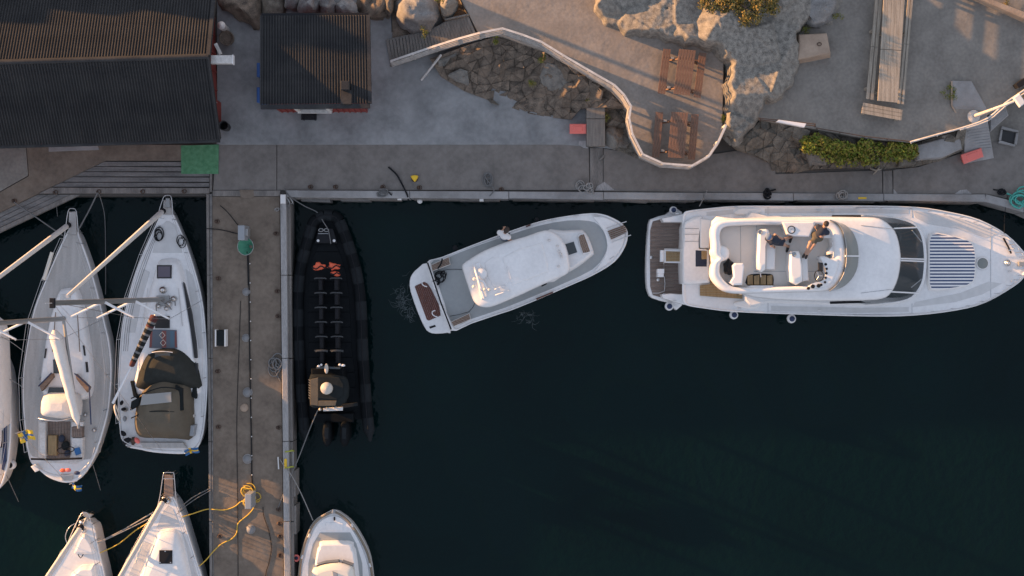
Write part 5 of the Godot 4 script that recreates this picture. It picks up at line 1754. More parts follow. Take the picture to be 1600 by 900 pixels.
	for e in [[293, 628], [300, 650], [194, 640]]:
		winch(t, e[0], e[1], g + 0.02, 0.09)
	t.position.y -= 0.18
	cloth_flag("flag", "blue and yellow flag bundled at the tented sailing boat's stern", q(288, 703, 0.7), Vector3(0.5, 0, -0.12), Vector3(0.05, -0.1, 0.22), 2)

func make_sailboat_edge() -> void:
	var t := thing("sailboat", "white sailing boat with blue stripe cut off by the left edge", "sailboat", q(-20, 650, WATER), "sailing boats moored stern out")
	var g := 0.1
	hull(t, [-40, 440, -28, 470, -10, 525, 0, 552, 11, 583, 16.5, 635, 16.5, 690, 9, 740, -6, 768, -40, 778, -74, 768, -90, 735, -97, 640, -88, 560, -60, 480], g, mats.gelcoat)
	slab(t, "deck", [-40, 448, -12, 528, 8, 584, 13.5, 636, 13.5, 690, 6, 738, -8, 764, -40, 773, -72, 763, -87, 734, -94, 640, -85, 562, -58, 485], -0.3, g - 0.02, mats.weathered_deck, 0.01, 3)
	dome(t, "coachroof", [-40, 520, -14, 545, -2, 600, -1, 690, -12, 700, -68, 700, -79, 690, -78, 600, -66, 545], 0.5, [[0.0, 0.0], [0.04, 0.35], [0.15, 0.45]], mats.gelcoat, 2)
	dome(t, "boom_tent", [-66, 505, -40, 495, -14, 505, -8, 560, -8, 668, -40, 676, -72, 668, -72, 560], 1.7, [[0.0, 0.1], [0.05, 0.6], [0.3, 1.05], [0.7, 1.2]], mats.sailcloth, 2)
	slab(t, "blue_stripe", [7, 655, 10.5, 657, 9.5, 720, 5, 735, 2, 733], g - 0.05, g + 0.03, mats.navy, 0.01)
	slab(t, "hatch", [0, 672, 5, 673, 4, 700, -1, 699], g, g + 0.1, mats.charcoal, 0.02)
	lifeline(t, [-8, 535, 8, 584, 14, 640, 13.5, 690, 5, 740], g, 0.6)
	pipe(t, "stern_rail", [6, 740, 0.6, -6, 764, 0.6, -40, 773, 0.6], 0.018, mats.teak, 3)
	fender(17.5, 726, -0.5, 0.2, "white ball fender at the quarter of the boat cut off by the left edge", mats.charcoal, mats.white)

func make_sailboats_below() -> void:
	var t := thing("sailboat", "sunlit white sailing boat with dark square hatch at the bottom left of the pier", "sailboat", q(255, 900, WATER), "sailing boats moored bow up")
	var g := 0.2
	hull(t, [262, 768, 268, 774, 274, 782, 285, 806, 297.5, 846, 308, 880, 316, 905, 324, 960, 326, 1040, 316, 1120, 258, 1135, 192, 1120, 176, 1040, 178, 950, 187, 900, 204, 866, 231, 817, 248, 790, 256, 774], g, mats.gelcoat)
	slab(t, "deck", [262, 772, 272, 785, 282, 808, 295, 847, 313, 906, 321, 960, 322, 1040, 313, 1114, 258, 1128, 196, 1114, 180, 1040, 182, 952, 190, 902, 207, 868, 233, 819, 250, 792], -0.3, g - 0.02, mats.gelcoat, 0.01, 3)
	var cabin := dome(t, "coachroof", [244, 838, 254, 830, 268, 829, 279, 837, 288, 870, 298, 920, 302, 1000, 210, 1000, 212, 920, 226, 880], 0.5, [[-0.05, 0.1], [0.0, 0.3], [0.1, 0.45], [0.3, 0.52], [0.6, 0.56]], mats.gelcoat, 3)
	slab(cabin, "hatch", [248.6, 860, 269, 860, 269, 881, 248.6, 881], 0.45, 0.6, mats.charcoal, 0.015)
	for e in [[250, 879], [266.5, 879], [258, 861.5]]:
		slab(cabin, "hatch_clip", [e[0] - 1, e[1] - 0.8, e[0] + 1, e[1] - 0.8, e[0] + 1, e[1] + 0.8, e[0] - 1, e[1] + 0.8], 0.59, 0.62, mats.steel, 0.004)
	for e in [[254, 800, 262, 790, 270, 795, 281, 822, 244, 826], [285, 830, 293, 850, 308, 900, 318, 960, 307, 960, 294, 870], [200, 900, 226, 846, 236, 850, 214, 905]]:
		slab(t, "non_slip_panel", e, g - 0.06, g - 0.008, mats.non_slip, 0.004)
	var fore := (q(262, 768, 0.1) - q(255, 1130, 0.1)).normalized()
	rig(t, q(252, 925, 0.55), 13.0, fore, q(257, 780, 0.3), q(255, 1128, 0.3), 1.4, 1.25, [4.6, 8.2])
	pulpit(t, [244, 800, 250, 775, 255, 742, 258, 738.5, 269, 738.5, 272, 742, 275, 778, 281, 800], g)
	slab(t, "bow_plank", [257, 742, 270, 742, 271, 776, 256, 776], g + 0.04, g + 0.1, mats.teak_grey, 0.012)
	pipe(t, "pulpit_bar", [255, 748, 0.8, 272, 748, 0.8], 0.014, mats.steel)
	for e in [[258, 779], [263, 783]]:
		winch(t, e[0], e[1], g, 0.1)
	lifeline(t, [281, 800, 291, 830, 303, 868, 315, 910], g, 0.6)
	lifeline(t, [244, 800, 226, 830, 204, 870, 188, 905], g, 0.6)
	pipe(t, "boat_hook", [224, 845, 0.5, 212, 880, 0.5], 0.04, mats.cream)
	t = thing("sailboat", "smaller white sailing boat with bow anchor at the bottom left edge", "sailboat", q(120, 900, WATER), "sailing boats moored bow up")
	hull(t, [133, 810, 139, 814, 146.6, 822.6, 155, 863, 164, 902, 171, 950, 172, 1030, 160, 1090, 120, 1100, 74, 1090, 60, 1030, 64, 940, 76, 902, 92, 878, 110, 846, 124, 818], g, mats.gelcoat)
	slab(t, "deck", [133, 814, 144, 825, 152, 864, 161, 903, 168, 952, 168, 1030, 157, 1084, 120, 1093, 78, 1084, 64, 1030, 68, 942, 79, 904, 95, 880, 112, 848, 126, 821], -0.3, g - 0.02, mats.gelcoat, 0.01, 3)
	var fc := dome(t, "forehatch", [117, 858, 126, 838, 134, 836, 146, 856, 148, 866, 116, 866], 0.32, [[0.0, g - 0.02], [0.02, 0.28], [0.1, 0.34]], mats.gelcoat, 2)
	pipe(fc, "handle", [122, 866, 0.4, 126, 872, 0.4, 130, 866, 0.4], 0.018, mats.charcoal, 2)
	dome(t, "coachroof", [118, 890, 126, 884, 140, 884, 148, 892, 152, 1000, 96, 1000, 104, 910], 0.5, [[0.0, 0.1], [0.04, 0.36], [0.2, 0.46]], mats.gelcoat, 3)
	fore = (q(134, 808, 0.1) - q(118, 1095, 0.1)).normalized()
	rig(t, q(122, 950, 0.5), 11.5, fore, q(128, 822, 0.3), q(118, 1092, 0.3), 1.2, 1.1, [4.4, 7.8])
	pulpit(t, [104, 855, 110, 838, 124, 808, 130, 801, 138, 803, 143, 820, 148, 845], g)
	var an := slab(t, "anchor", [128, 799, 133, 801, 145, 804, 139, 811, 130, 807], g + 0.1, g + 0.22, mats.alloy, 0.03)
	pipe(an, "anchor_shank", [137, 806, 0.36, 131, 818, 0.34], 0.04, mats.alloy)
	winch(t, 129, 816, g, 0.1)
	winch(t, 132, 829, g, 0.08)
	pipe(t, "furling_loop", [105, 850, 0.7, 102, 838, 0.75, 108, 824, 0.75, 118, 818, 0.7, 118, 824, 0.6], 0.014, mats.steel, 3)
	lifeline(t, [148, 845, 156, 878, 163, 910], g, 0.6)
	lifeline(t, [104, 855, 90, 882, 76, 906], g, 0.6)

# ---------------------------------------------------------------- inflatable assault boat
func make_rib() -> void:
	var t := thing("inflatable_boat", "black inflatable boat with two rows of jockey seats along the pier", "inflatable boat", q(518, 520, WATER))
	var h := -0.5
	var hl := slab(t, "hull", [507, 338, 522, 345, 535, 370, 549, 420, 556, 470, 560, 540, 566, 640, 563, 655, 482, 655, 476, 620, 472, 540, 470, 470, 476, 410, 490, 360], -1.6, h, mats.tube_black, 0.04, 2)
	for side in [[[507, 336, 526, 340, 537, 362, 546, 388, 555, 418, 562, 457, 565, 500, 566.5, 545, 570, 600, 573, 640, 576.5, 672]], [[507, 336, 491, 346, 482, 372, 474, 400, 468, 430, 465.5, 470, 466, 510, 467, 545, 470, 600, 473, 640, 476, 672]]]:
		var p := curved(line(side[0], -0.42), 3)
		var n := p.size() - 1
		var k := 0
		var i := 0
		while i < n:
			var j := mini(i + 2, n)
			var s := Shape.new()
			var seg := PackedVector3Array()
			for m in range(i, j + 1):
				seg.append(p[m])
			tube(s, seg, 0.23, 0.23, 12)
			part(s, "air_tube", mats.tube_grey if k % 2 == 0 else mats.tube_black, t)
			i = j
			k += 1
		var s := Shape.new()
		var d := (p[n] - p[n - 1]).normalized()
		tube(s, PackedVector3Array([p[n], p[n] + d * 0.2, p[n] + d * 0.45]), 0.23, 0.05, 12)
		part(s, "tube_cone", mats.tube_grey, t)
		s = Shape.new()
		var lifelines := PackedVector3Array()
		for m in p.size():
			lifelines.append(p[m] + Vector3(0.0, 0.235, 0))
		tube(s, lifelines, 0.02, -1.0, 4)
		part(s, "grab_line", mats.charcoal, t)
	strips(t, "floor_panel", rounded(poly([507, 372, 520, 376, 536, 410, 545, 460, 549, 540, 553, 640, 486, 640, 482, 540, 482, 460, 488, 405], h + 0.05), 2), Vector2(1, 0), 0.6, 0.02, h, h + 0.04, mats.tube_black)
	var bow := slab(t, "bow_locker", [498, 357, 520, 357, 527, 380, 492, 380], h, -0.25, mats.charcoal, 0.04)
	for x in [497, 522]:
		var s := Shape.new()
		ball(s, q(x, 376, -0.22), Vector3(0.06, 0.05, 0.06), Basis.IDENTITY, 6, 8)
		part(s, "bow_light", mats.white, bow)
	for x in [501.5, 510]:
		var s := Shape.new()
		var rp := PackedVector3Array()
		for k in 12:
			rp.append(q(x, 359.5, -0.2) + Vector3(cos(TAU * k / 12) * 0.09, 0, sin(TAU * k / 12) * 0.06))
		tube(s, rp, 0.018, -1.0, 5, true)
		part(s, "tow_ring", mats.alloy, bow)
	pipe(bow, "bow_bar", [497, 365, -0.18, 513, 365, -0.18], 0.015, mats.grey_box)
	for col in 2:
		for row in 6:
			var x := 500.5 + col * 24.5 + row * 0.4
			var y := 434.5 + row * 22.8
			var seat := slab(t, "jockey_seat", [x - 3, y + 1, x + 3, y + 1, x + 3, y + 19, x - 3, y + 19], h + 0.04, 0.1, mats.charcoal, 0.05)
			pipe(seat, "hand_bar", [x - 9, y + 1.0, 0.42, x - 6, y, 0.46, x + 6, y, 0.46, x + 9, y + 1.0, 0.42], 0.03, plain("grey_bar", Color(0.034, 0.039, 0.043), 0.6), 2)
			pipe(seat, "hand_post", [x, y, 0.46, x, y + 1, 0.0], 0.025, mats.charcoal)
		pipe(t, "hand_bar", [491.5 + col * 24.5, 548, 0.42, 503 + col * 24.5, 547, 0.46, 512 + col * 24.5, 548, 0.42], 0.03, plain("grey_bar", Color(0.034, 0.039, 0.043), 0.6), 2)
	# steering stand under its canvas top
	var con := slab(t, "console", [486, 576, 536, 576, 540, 634, 486, 634], h, 0.45, mats.tube_black, 0.05)
	slab(t, "windscreen", [494, 572, 532, 574, 531, 577, 494, 576], 0.4, 1.0, mats.tinted_glass, 0.01)
	var top := dome(t, "canvas_top", [483, 592, 492, 586, 530, 588, 542, 594, 543.5, 620, 530, 634, 500, 636, 484, 634], 1.25, [[-0.02, 1.08], [0.0, 1.2], [0.1, 1.26], [0.4, 1.29]], mats.canvas_dark, 2)
	slab(top, "canvas_strip", [484.5, 593, 497, 590, 497, 634, 485, 632.5], 1.2, 1.3, mats.canvas_brown, 0.015)
	slab(top, "canvas_strip", [497.5, 626, 526, 626, 524, 634, 497.5, 634.5], 1.2, 1.302, mats.canvas_brown, 0.015)
	slab(top, "dark_panel", [497, 589, 530, 590, 536, 600, 536, 618, 525, 625, 497, 622], 1.2, 1.305, mats.canvas_dark, 0.01)
	for e in [[486, 595], [540, 597], [541, 618], [486, 630]]:
		pipe(top, "top_post", [e[0], e[1], 1.15, e[0] + (1 if e[0] > 500 else 0), e[1] - 2, -0.4], 0.025, mats.charcoal)
	for k in 8:
		pipe(top, "lacing", [482.5, 593 + k * 4.0, 1.22, 484.5, 595 + k * 4.0, 1.26], 0.015, mats.rope_grey, 0, 4)
	var s := Shape.new()
	lathe(s, q(511, 606.5, 1.3), [[0.2, 0.0], [0.235, 0.05], [0.235, 0.14], [0.19, 0.22], [0.001, 0.25]], 20)
	part(s, "radar_dome", mats.radome, top)
	s = Shape.new()
	ball(s, q(510, 576, 1.25), Vector3(0.08, 0.09, 0.2), Basis.IDENTITY, 8, 10)
	part(s, "satellite_aerial", mats.radome, top)
	for e in [[498, 572, 0.06], [502, 570, 0.05], [536, 571, 0.09], [531, 570, 0.06]]:
		s = Shape.new()
		ball(s, q(e[0], e[1], 1.05), Vector3(e[2], 0.05, 0.05), Basis.IDENTITY, 6, 8)
		part(s, "search_light", mats.white, top)
	var arch := slab(t, "radar_arch", [497, 636, 558, 629, 559, 634, 536, 638, 497, 643], 0.7, 0.82, mats.tube_grey, 0.02)
	slab(arch, "name_board", [505, 637.5, 535.5, 636, 535.5, 641.5, 505, 642.5], 0.8, 0.9, mats.white_matt, 0.015)
	for e in [[500, 639.5], [524, 637], [512, 638]]:
		s = Shape.new()
		ball(s, q(e[0], e[1], 0.95), Vector3(0.055, 0.06, 0.055), Basis.IDENTITY, 6, 8)
		part(s, "lamp_housing", mats.cream, arch)
	slab(t, "engine_well", [494, 646, 552, 646, 552, 660, 494, 660], h, -0.1, mats.tube_black, 0.03)
	for x in [510, 537.5]:
		var e := dome(t, "outboard_engine", [x - 6, 664, x - 3, 660, x + 3, 660, x + 6, 664, x + 7.5, 680, x + 6, 693, x, 699, x - 6, 693, x - 7.5, 680], 0.35, [[0.06, -1.3], [0.04, -0.3], [0.0, -0.1], [0.01, 0.2], [0.07, 0.33], [0.13, 0.37]], mats.tube_black, 2)
		slab(e, "cowl_vent", [x - 3.5, 668, x + 3.5, 668, x + 3, 686, x - 3, 686], 0.3, 0.39, mats.tube_grey, 0.02)
	# life jackets thrown over the foremost seats
	var k := 0
	for e in [[497, 417, 0.36, 0.17, -0.1, "orange life jacket on the foremost left jockey seat"], [521, 416, 0.36, 0.17, 0.1, "orange life jacket on the foremost right jockey seat"], [523, 427, 0.24, 0.1, 0.3, "small orange life jacket behind the right one in the inflatable boat"]]:
		k += 1
		var lj := thing("life_jacket", e[5], "life jacket", q(e[0], e[1], 0.15), "life jackets in the inflatable boat")
		rng.seed = 40 + k
		var o := PackedVector2Array()
		var c := q(e[0], e[1], 0.3)
		for i in 14:
			var a := TAU * i / 14
			var r := rng.randf_range(0.65, 1.15)
			o.append(Vector2(c.x, c.z) + Vector2(cos(a) * e[2] * r * 0.75, sin(a) * e[3] * r).rotated(e[4]))
		s = Shape.new()
		prism(s, rounded(o, 2), [[0.0, 0.08], [0.0, 0.2], [0.03, 0.27], [0.06, 0.28]], true)
		part(s, "vest", mats.orange, lj)
		s = Shape.new()
		tube(s, curved(PackedVector3Array([c + Vector3(-e[2] * 0.7, 0.0, 0), c + Vector3(-e[2] * 0.2, 0.0, e[3] * 0.5), c + Vector3(e[2] * 0.3, 0, -e[3] * 0.2), c + Vector3(e[2] * 0.8, -0.05, e[3] * 0.4)]), 3), 0.025, -1.0, 5)
		part(s, "strap", mats.charcoal, lj)

# ---------------------------------------------------------------- motor launch under way
func make_launch() -> void:
	var t := thing("motor_launch", "white motor launch with grey deck and wooden stern platform, in the middle of the basin", "motor boat", q(812, 425, WATER))
	var u := Vector2(0.938, -0.346)      # towards the bow
	var g := 0.0
	var h := hull(t, [667, 410, 690, 401.5, 737, 383, 781, 366.5, 800, 359.8, 842, 346, 884.5, 337.5, 922.5, 333, 943.6, 335, 960.5, 341.7, 973, 350, 981, 363, 977.5, 384, 960.5, 409, 927, 430, 884.5, 449, 842, 467.5, 800, 484.5, 783, 490, 737, 505.5, 704, 516.5, 690, 475, 677, 438], g, mats.gelcoat, 3)
	# swim platform
	var pf := slab(t, "swim_platform", [667, 411, 654, 418, 644, 428, 640, 439, 641.5, 456, 653, 489, 663, 511, 670, 519, 681, 521.5, 699, 520, 704, 517, 690, 475, 677, 438], -1.5, -0.55, mats.gelcoat, 0.05, 2)
	strips(pf, "teak_board", poly([648, 448, 650, 446, 663, 440.5, 668, 443, 674, 452, 686, 477, 688.5, 493, 670, 501, 666.5, 499], -0.53), u.orthogonal(), 0.075, 0.006, -0.56, -0.525, mats.mahogany)
	for e in [[666, 443, 0], [682, 490, 0]]:
		var s := Shape.new()
		var p := PackedVector3Array()
		for k in 9:
			var a := PI * k / 8.0
			p.append(q(e[0], e[1], 0.1) + Vector3(-sin(a) * 0.16 + cos(a) * 0.04, 0.1, cos(a) * 0.12))
		tube(s, curved(p, 2), 0.02, -1.0, 6)
		part(s, "grab_hoop", mats.white, pf)
	slab(pf, "name_plate", [670.5, 510.5, 680, 507.5, 681, 510.5, 672, 513.5], -0.56, -0.54, mats.charcoal, 0.004)
	# transom and cockpit
	slab(t, "well", [672, 413, 692, 405, 740, 386, 790, 369, 842, 352.5, 886, 344.5, 920, 345, 936, 352, 947, 370, 948.5, 385, 944, 400, 926, 421, 884, 441.5, 842, 459.5, 790, 480.5, 738, 498, 708, 508.5, 692, 470], -0.1, g - 0.04, mats.deck_grey, 0.01, 2)
	for e in [[[667, 411, 672, 409.5, 679.5, 437, 674, 439.5], 0.22], [[674, 441, 680, 439, 685, 452, 679, 454], 0.22], [[685.5, 477, 691, 475, 709.5, 513, 704, 516], 0.22]]:
		slab(t, "transom_bulwark", e[0], -0.2, e[1], mats.gelcoat, 0.04)
	pipe(t, "transom_rail", [668, 410, 0.4, 677, 437, 0.42, 690, 476, 0.42, 705, 515, 0.4], 0.03, mats.charcoal)
	for e in [[[673.5, 413.5, 701.5, 401, 704, 413.5, 675, 424], "bench"], [[704, 503, 733, 489.5, 736, 499, 709, 510.5], "bench"]]:
		var b := slab(t, "bench", e[0], g - 0.05, 0.28, mats.gelcoat_worn, 0.02)
		strips(b, "bench_slat", inset(_ccw(poly(e[0], 0.3)), 0.02), u, 0.06, 0.008, 0.27, 0.305, mats.teak)
	part(coil(q(687, 431, g), 0.21, 4, 0.02, 9, 1.0), "hose", mats.rope_dark, t)
	part(coil(q(682, 440, g), 0.13, 3, 0.018, 10, 1.2), "hose", mats.rope_dark, t)
	pipe(t, "hose_end", [684, 420, 0.4, 689, 412, 0.42, 691, 404, 0.42], 0.03, mats.rope_dark, 3)
	pipe(t, "deck_seam", [690, 424, g - 0.03, 700, 421, g - 0.03, 722, 421, g - 0.03], 0.008, mats.charcoal, 2, 4)
	pipe(t, "deck_seam", [703, 494, g - 0.03, 733, 487, g - 0.03, 742, 473, g - 0.03], 0.008, mats.charcoal, 2, 4)
	# trunk in front of the wheelhouse
	var tr := dome(t, "trunk", [845, 366, 880, 361, 905, 360, 912, 361.5, 919, 371, 927, 393, 924, 399, 905, 414, 884, 426, 850, 440], 0.42, [[-0.05, -0.08], [0.0, 0.34], [0.05, 0.4], [0.12, 0.43]], mats.gelcoat, 2)
	slab(tr, "hatch", [883.5, 381.5, 896.5, 377.5, 902, 394, 889, 398.5], 0.4, 0.47, mats.tinted_glass, 0.012)
	var seat := dome(tr, "fore_seat", [902, 369, 911, 364, 914.5, 366, 923.5, 390, 923, 395, 911.5, 397.5, 909, 394], 0.52, [[0.0, 0.4], [0.0, 0.5], [0.03, 0.53]], mats.gelcoat, 2)
	strips(seat, "seat_board", inset(_ccw(rounded(poly([903.5, 370.5, 911, 366, 913.5, 367.5, 921.5, 390, 921, 393.5, 912, 395.5, 910, 393], 0.54), 2)), 0.01), u.orthogonal(), 0.07, 0.005, 0.5, 0.545, mats.teak)
	# wheelhouse
	var house := dome(t, "wheelhouse", [727, 418, 760, 396, 800, 381, 846, 366, 868, 370, 880, 392, 884, 412, 878, 426, 800, 457, 752, 473, 743, 468], 1.2, [[0.06, -0.08], [0.05, 0.4], [0.04, 0.45]], mats.gelcoat, 2)
	dome(house, "side_glass", [727, 418, 760, 396, 800, 381, 846, 366, 868, 370, 880, 392, 884, 412, 878, 426, 800, 457, 752, 473, 743, 468], 1.2, [[0.055, 0.452], [0.02, 0.94]], mats.tinted_glass, 2)
	var roof := dome(t, "roof", [721.5, 416, 726, 410, 733, 405, 757, 391, 790, 378, 820, 369.5, 848, 360, 861, 361, 872, 367, 880, 377, 885, 386, 890, 408, 890.5, 421, 883, 430, 850, 444, 820, 458, 790, 471, 766, 480, 750, 479, 741, 472, 736, 462, 727, 435], 1.35, [[0.06, 1.1], [0.0, 1.16], [0.0, 1.24], [0.06, 1.32], [0.2, 1.38], [0.55, 1.42]], mats.gelcoat, 3)
	dome(roof, "roof_panel", [786, 402, 840, 381, 848, 384, 857, 420, 852, 426, 806, 443, 799, 440], 1.5, [[-0.03, 1.36], [0.0, 1.43], [0.03, 1.45], [0.1, 1.455]], mats.gelcoat, 2)
	dome(roof, "roof_panel", [757, 411, 783, 402.5, 797, 439, 771, 448], 1.46, [[-0.02, 1.36], [0.0, 1.415], [0.02, 1.435]], mats.gelcoat, 2)
	for e in [[773, 452, 789, 446], [774, 461, 797, 454], [792, 416, 799, 436]]:
		pipe(roof, "roof_rail", [e[0], e[1], 1.38, e[0] + (e[2] - e[0]) * 0.1, e[1] + (e[3] - e[1]) * 0.1, 1.52, e[0] + (e[2] - e[0]) * 0.9, e[1] + (e[3] - e[1]) * 0.9, 1.52, e[2], e[3], 1.38], 0.022, mats.white, 2)
	# folded radar mast at the after end
	slab(roof, "mast_foot", [738.5, 413, 749, 409, 762, 464, 752, 468], 1.34, 1.52, mats.white, 0.04)
	var s := Shape.new()
	lathe(s, q(752, 428, 1.5), [[0.16, 0.0], [0.22, 0.05], [0.22, 0.14], [0.16, 0.2], [0.001, 0.22]], 16)
	part(s, "radar_dome", mats.white, roof)
	pipe(roof, "mast_arm", [741, 437, 1.75, 755, 440, 1.8, 762, 455, 1.75], 0.04, mats.white, 2)
	pipe(roof, "mast_arm", [740, 414, 1.55, 748, 440, 1.85, 757, 466, 1.55], 0.045, mats.white, 2)
	for e in [[741, 436], [757, 452], [764, 453], [740, 448]]:
		s = Shape.new()
		ball(s, q(e[0], e[1], 1.75), Vector3(0.07, 0.09, 0.07), Basis.IDENTITY, 6, 8)
		part(s, "navigation_light", mats.cream, roof)
	for e in [[871, 384], [873.5, 392], [876, 396.5], [878, 401], [858, 375], [873, 416]]:
		s = Shape.new()
		ball(s, q(e[0], e[1], 1.46), Vector3(0.06, 0.05, 0.05), Basis.IDENTITY, 6, 8)
		part(s, "roof_light", mats.steel, roof)
	roof.position.y -= 0.17
	# foredeck: white bow with its wooden grating, rails and cleats
	var bow := slab(t, "bow_deck", [926, 338.5, 943, 339.5, 958, 345.5, 969, 353, 975, 360, 976, 368, 973, 383, 966, 394, 957, 405, 943, 416, 929, 425, 938, 412, 945, 401, 948, 392, 949, 384, 948, 375, 946, 367, 942, 358, 936, 350], -0.05, 0.05, mats.gelcoat, 0.012)
	strips(bow, "grating_bar", poly([949.5, 361, 974, 351.5, 978, 355, 979.5, 363, 955, 374.5], 0.12), u, 0.07, 0.02, 0.04, 0.12, mats.teak)
	for e in [[947, 356.5, 979, 346], [955.5, 378.5, 986, 367]]:
		pipe(bow, "bow_rail", [e[0], e[1], 0.3, e[2], e[3], 0.34], 0.022, mats.steel)
		for f in [0.05, 0.5, 0.9]:
			pipe(bow, "rail_post", [lerpf(e[0], e[2], f), lerpf(e[1], e[3], f), 0.31, lerpf(e[0], e[2], f), lerpf(e[1], e[3], f), 0.03], 0.014, mats.steel)
	for e in [[932, 337, 0.2], [956, 403, -0.6], [826, 352, -0.35], [841, 464, -0.4], [900, 336.5, 0], [865, 343, -0.2], [775, 371, -0.4], [862, 457, -0.4]]:
		s = Shape.new()
		box(s, q(e[0], e[1], g + 0.05), Vector3(0.22, 0.05, 0.04), Basis(Vector3.UP, -e[2]), 0.01)
		part(s, "cleat", mats.steel, t)
	for e in [[[838, 467.5, 864, 456.5], 0], [[822, 354, 829, 351], 0]]:
		pipe(t, "boat_hook", [e[0][0], e[0][1], 0.08, e[0][2], e[0][3], 0.08], 0.03, mats.mahogany)
	for e in [[800, 463.5, 820, 456.5], [846, 447, 854, 443]]:
		pipe(t, "roof_gutter", [e[0], e[1], 0.94, e[2], e[3], 0.94], 0.03, mats.charcoal)
	fender(711, 387, -0.1, 0.1, "small dark fender on the launch's side rail near the stern", mats.charcoal, mats.charcoal)
	fender(838.5, 343, -0.15, 0.09, "small dark fender on the launch's side rail near the bow", mats.charcoal, mats.charcoal)
	# foam stirred up round the stern and the bow thruster
	rng.seed = 31
	s = Shape.new()
	for e in [[630, 466, 12, 20, 60], [638, 488, 8, 12, 20], [818, 492, 12, 10, 16], [827, 503, 7, 6, 9]]:
		for i in e[4]:
			var c := q(e[0] + rng.randfn(0, e[2] * 0.5), e[1] + rng.randfn(0, e[3] * 0.5), WATER)
			var p := PackedVector3Array()
			var a := rng.randf() * TAU
			var bend := rng.randfn(0, 0.7)
			for k in rng.randi_range(4, 9):
				p.append(c + Vector3(0, 0.001, 0))
				c += Vector3(cos(a), 0, sin(a)) * 0.055
				a += bend * 0.5 + rng.randfn(0, 0.35)
			tube(s, p, rng.randf_range(0.004, 0.014), 0.003, 4)
	ground(s, "wake_foam", mats.foam, "stuff")
	var f := get_node("wake_foam")
	tag(f, "flecks of white foam on the water round the launch's stern", "foam")

func _ccw(p: PackedVector2Array) -> PackedVector2Array:
	if area(p) < 0.0:
		p.reverse()
	return p

# ---------------------------------------------------------------- small open boat at the bottom of the frame
func make_day_boat() -> void:
	var t := thing("day_boat", "white day boat with wooden rail and cream cabin roof at the bottom edge", "motor boat", q(525, 900, WATER))
	var g := 0.0
	hull(t, [521, 797, 533, 802.5, 549, 816, 564, 838, 577, 866, 583, 895, 587, 940, 588, 1000, 580, 1060, 525, 1070, 470, 1060, 462, 1000, 463, 940, 466, 897, 469.5, 866, 479, 835, 491, 814, 507, 803], g, mats.gelcoat, 4)
	var rail := Shape.new()
	tube(rail, curved(line([462, 1000, 464.5, 940, 467.5, 897, 471.5, 866, 481, 836, 492.5, 816, 507, 805.5, 521, 800, 533, 805, 547.5, 818, 562, 839.5, 575, 866.5, 581, 896, 585, 940, 586, 1000], 0.03), 4), 0.05, -1.0, 6)
	part(rail, "wooden_rail", mats.tan_rail, t)
	slab(t, "deck", [521, 806, 541, 816, 558, 840, 570, 868, 577, 900, 581, 1000, 574, 1050, 476, 1050, 467, 1000, 471, 900, 477, 868, 485, 840, 499, 816], -0.3, g + 0.01, mats.gelcoat, 0.01, 3)
	slab(t, "bow_step", [509, 817, 535.5, 817, 535.5, 829, 509, 829], g - 0.05, g + 0.03, mats.gelcoat, 0.008)
	dome(t, "well", [500, 832, 547, 832, 557, 850, 566, 880, 570, 1000, 480, 1000, 482, 880, 489, 850], g + 0.02, [[0.0, g - 0.1], [0.0, g + 0.018], [0.01, g + 0.02]], mats.deck_grey, 1, false)
	var cabin := dome(t, "cabin", [503, 849, 545, 849, 550, 856, 556, 880, 560, 1000, 488, 1000, 492, 880, 499, 855], 0.4, [[-0.04, 0.0], [0.0, 0.36], [0.05, 0.4], [0.1, 0.42]], mats.gelcoat, 2)
	slab(cabin, "windscreen_pane", [494, 883.5, 507, 879.5, 527, 877.5, 529, 880.5, 508, 884, 496, 888], 0.4, 0.9, mats.tinted_glass, 0.01)
	slab(cabin, "windscreen_pane", [534, 878, 551, 884, 551, 888, 534, 882], 0.4, 0.9, mats.tinted_glass, 0.01)
	var roof := dome(t, "cabin_roof", [487, 893, 494, 887, 508, 882.5, 529, 880, 545, 884, 553, 891, 556, 930, 556, 1000, 484, 1000, 485, 930], 1.0, [[0.0, 0.85], [0.0, 0.95], [0.08, 1.02], [0.3, 1.06]], mats.cream, 2)
	slab(roof, "roof_vent", [519, 893, 527, 896, 527, 901, 520, 900], 1.03, 1.12, mats.grey_box, 0.02)
	var s := Shape.new()
	tube(s, PackedVector3Array([q(521, 796, 0.1), q(521, 801, 0.1)]), 0.07, 0.09, 8)
	part(s, "bow_roller", mats.grey_box, t)
	s = Shape.new()
	box(s, q(522.5, 810.5, 0.05), Vector3(0.06, 0.06, 0.14), Basis.IDENTITY, 0.01)
	part(s, "cleat", mats.charcoal, t)
	for e in [[483, 837], [550, 821], [578, 883], [472, 870]]:
		s = Shape.new()
		box(s, q(e[0], e[1], 0.06), Vector3(0.07, 0.05, 0.16), Basis(Vector3.UP, -0.4 if e[0] < 500 else 0.4), 0.01)
		part(s, "cleat", mats.steel, t)
	var ft := thing("fender", "red ring fender with blue centre between the day boat and the pier", "fender", q(463, 871, -0.3), "fenders hanging from the boats")
	s = Shape.new()
	var p := PackedVector3Array()
	for k in 14:
		p.append(q(463, 872, -0.2) + Vector3(cos(TAU * k / 14) * 0.11, 0, sin(TAU * k / 14) * 0.11))
	tube(s, p, 0.04, -1.0, 8, true)
	part(s, "ring", mats.red_crate, ft)
	s = Shape.new()
	ball(s, q(464.5, 871.5, -0.26), Vector3(0.08, 0.08, 0.08), Basis.IDENTITY, 8, 10)
	part(s, "core", mats.navy, ft)

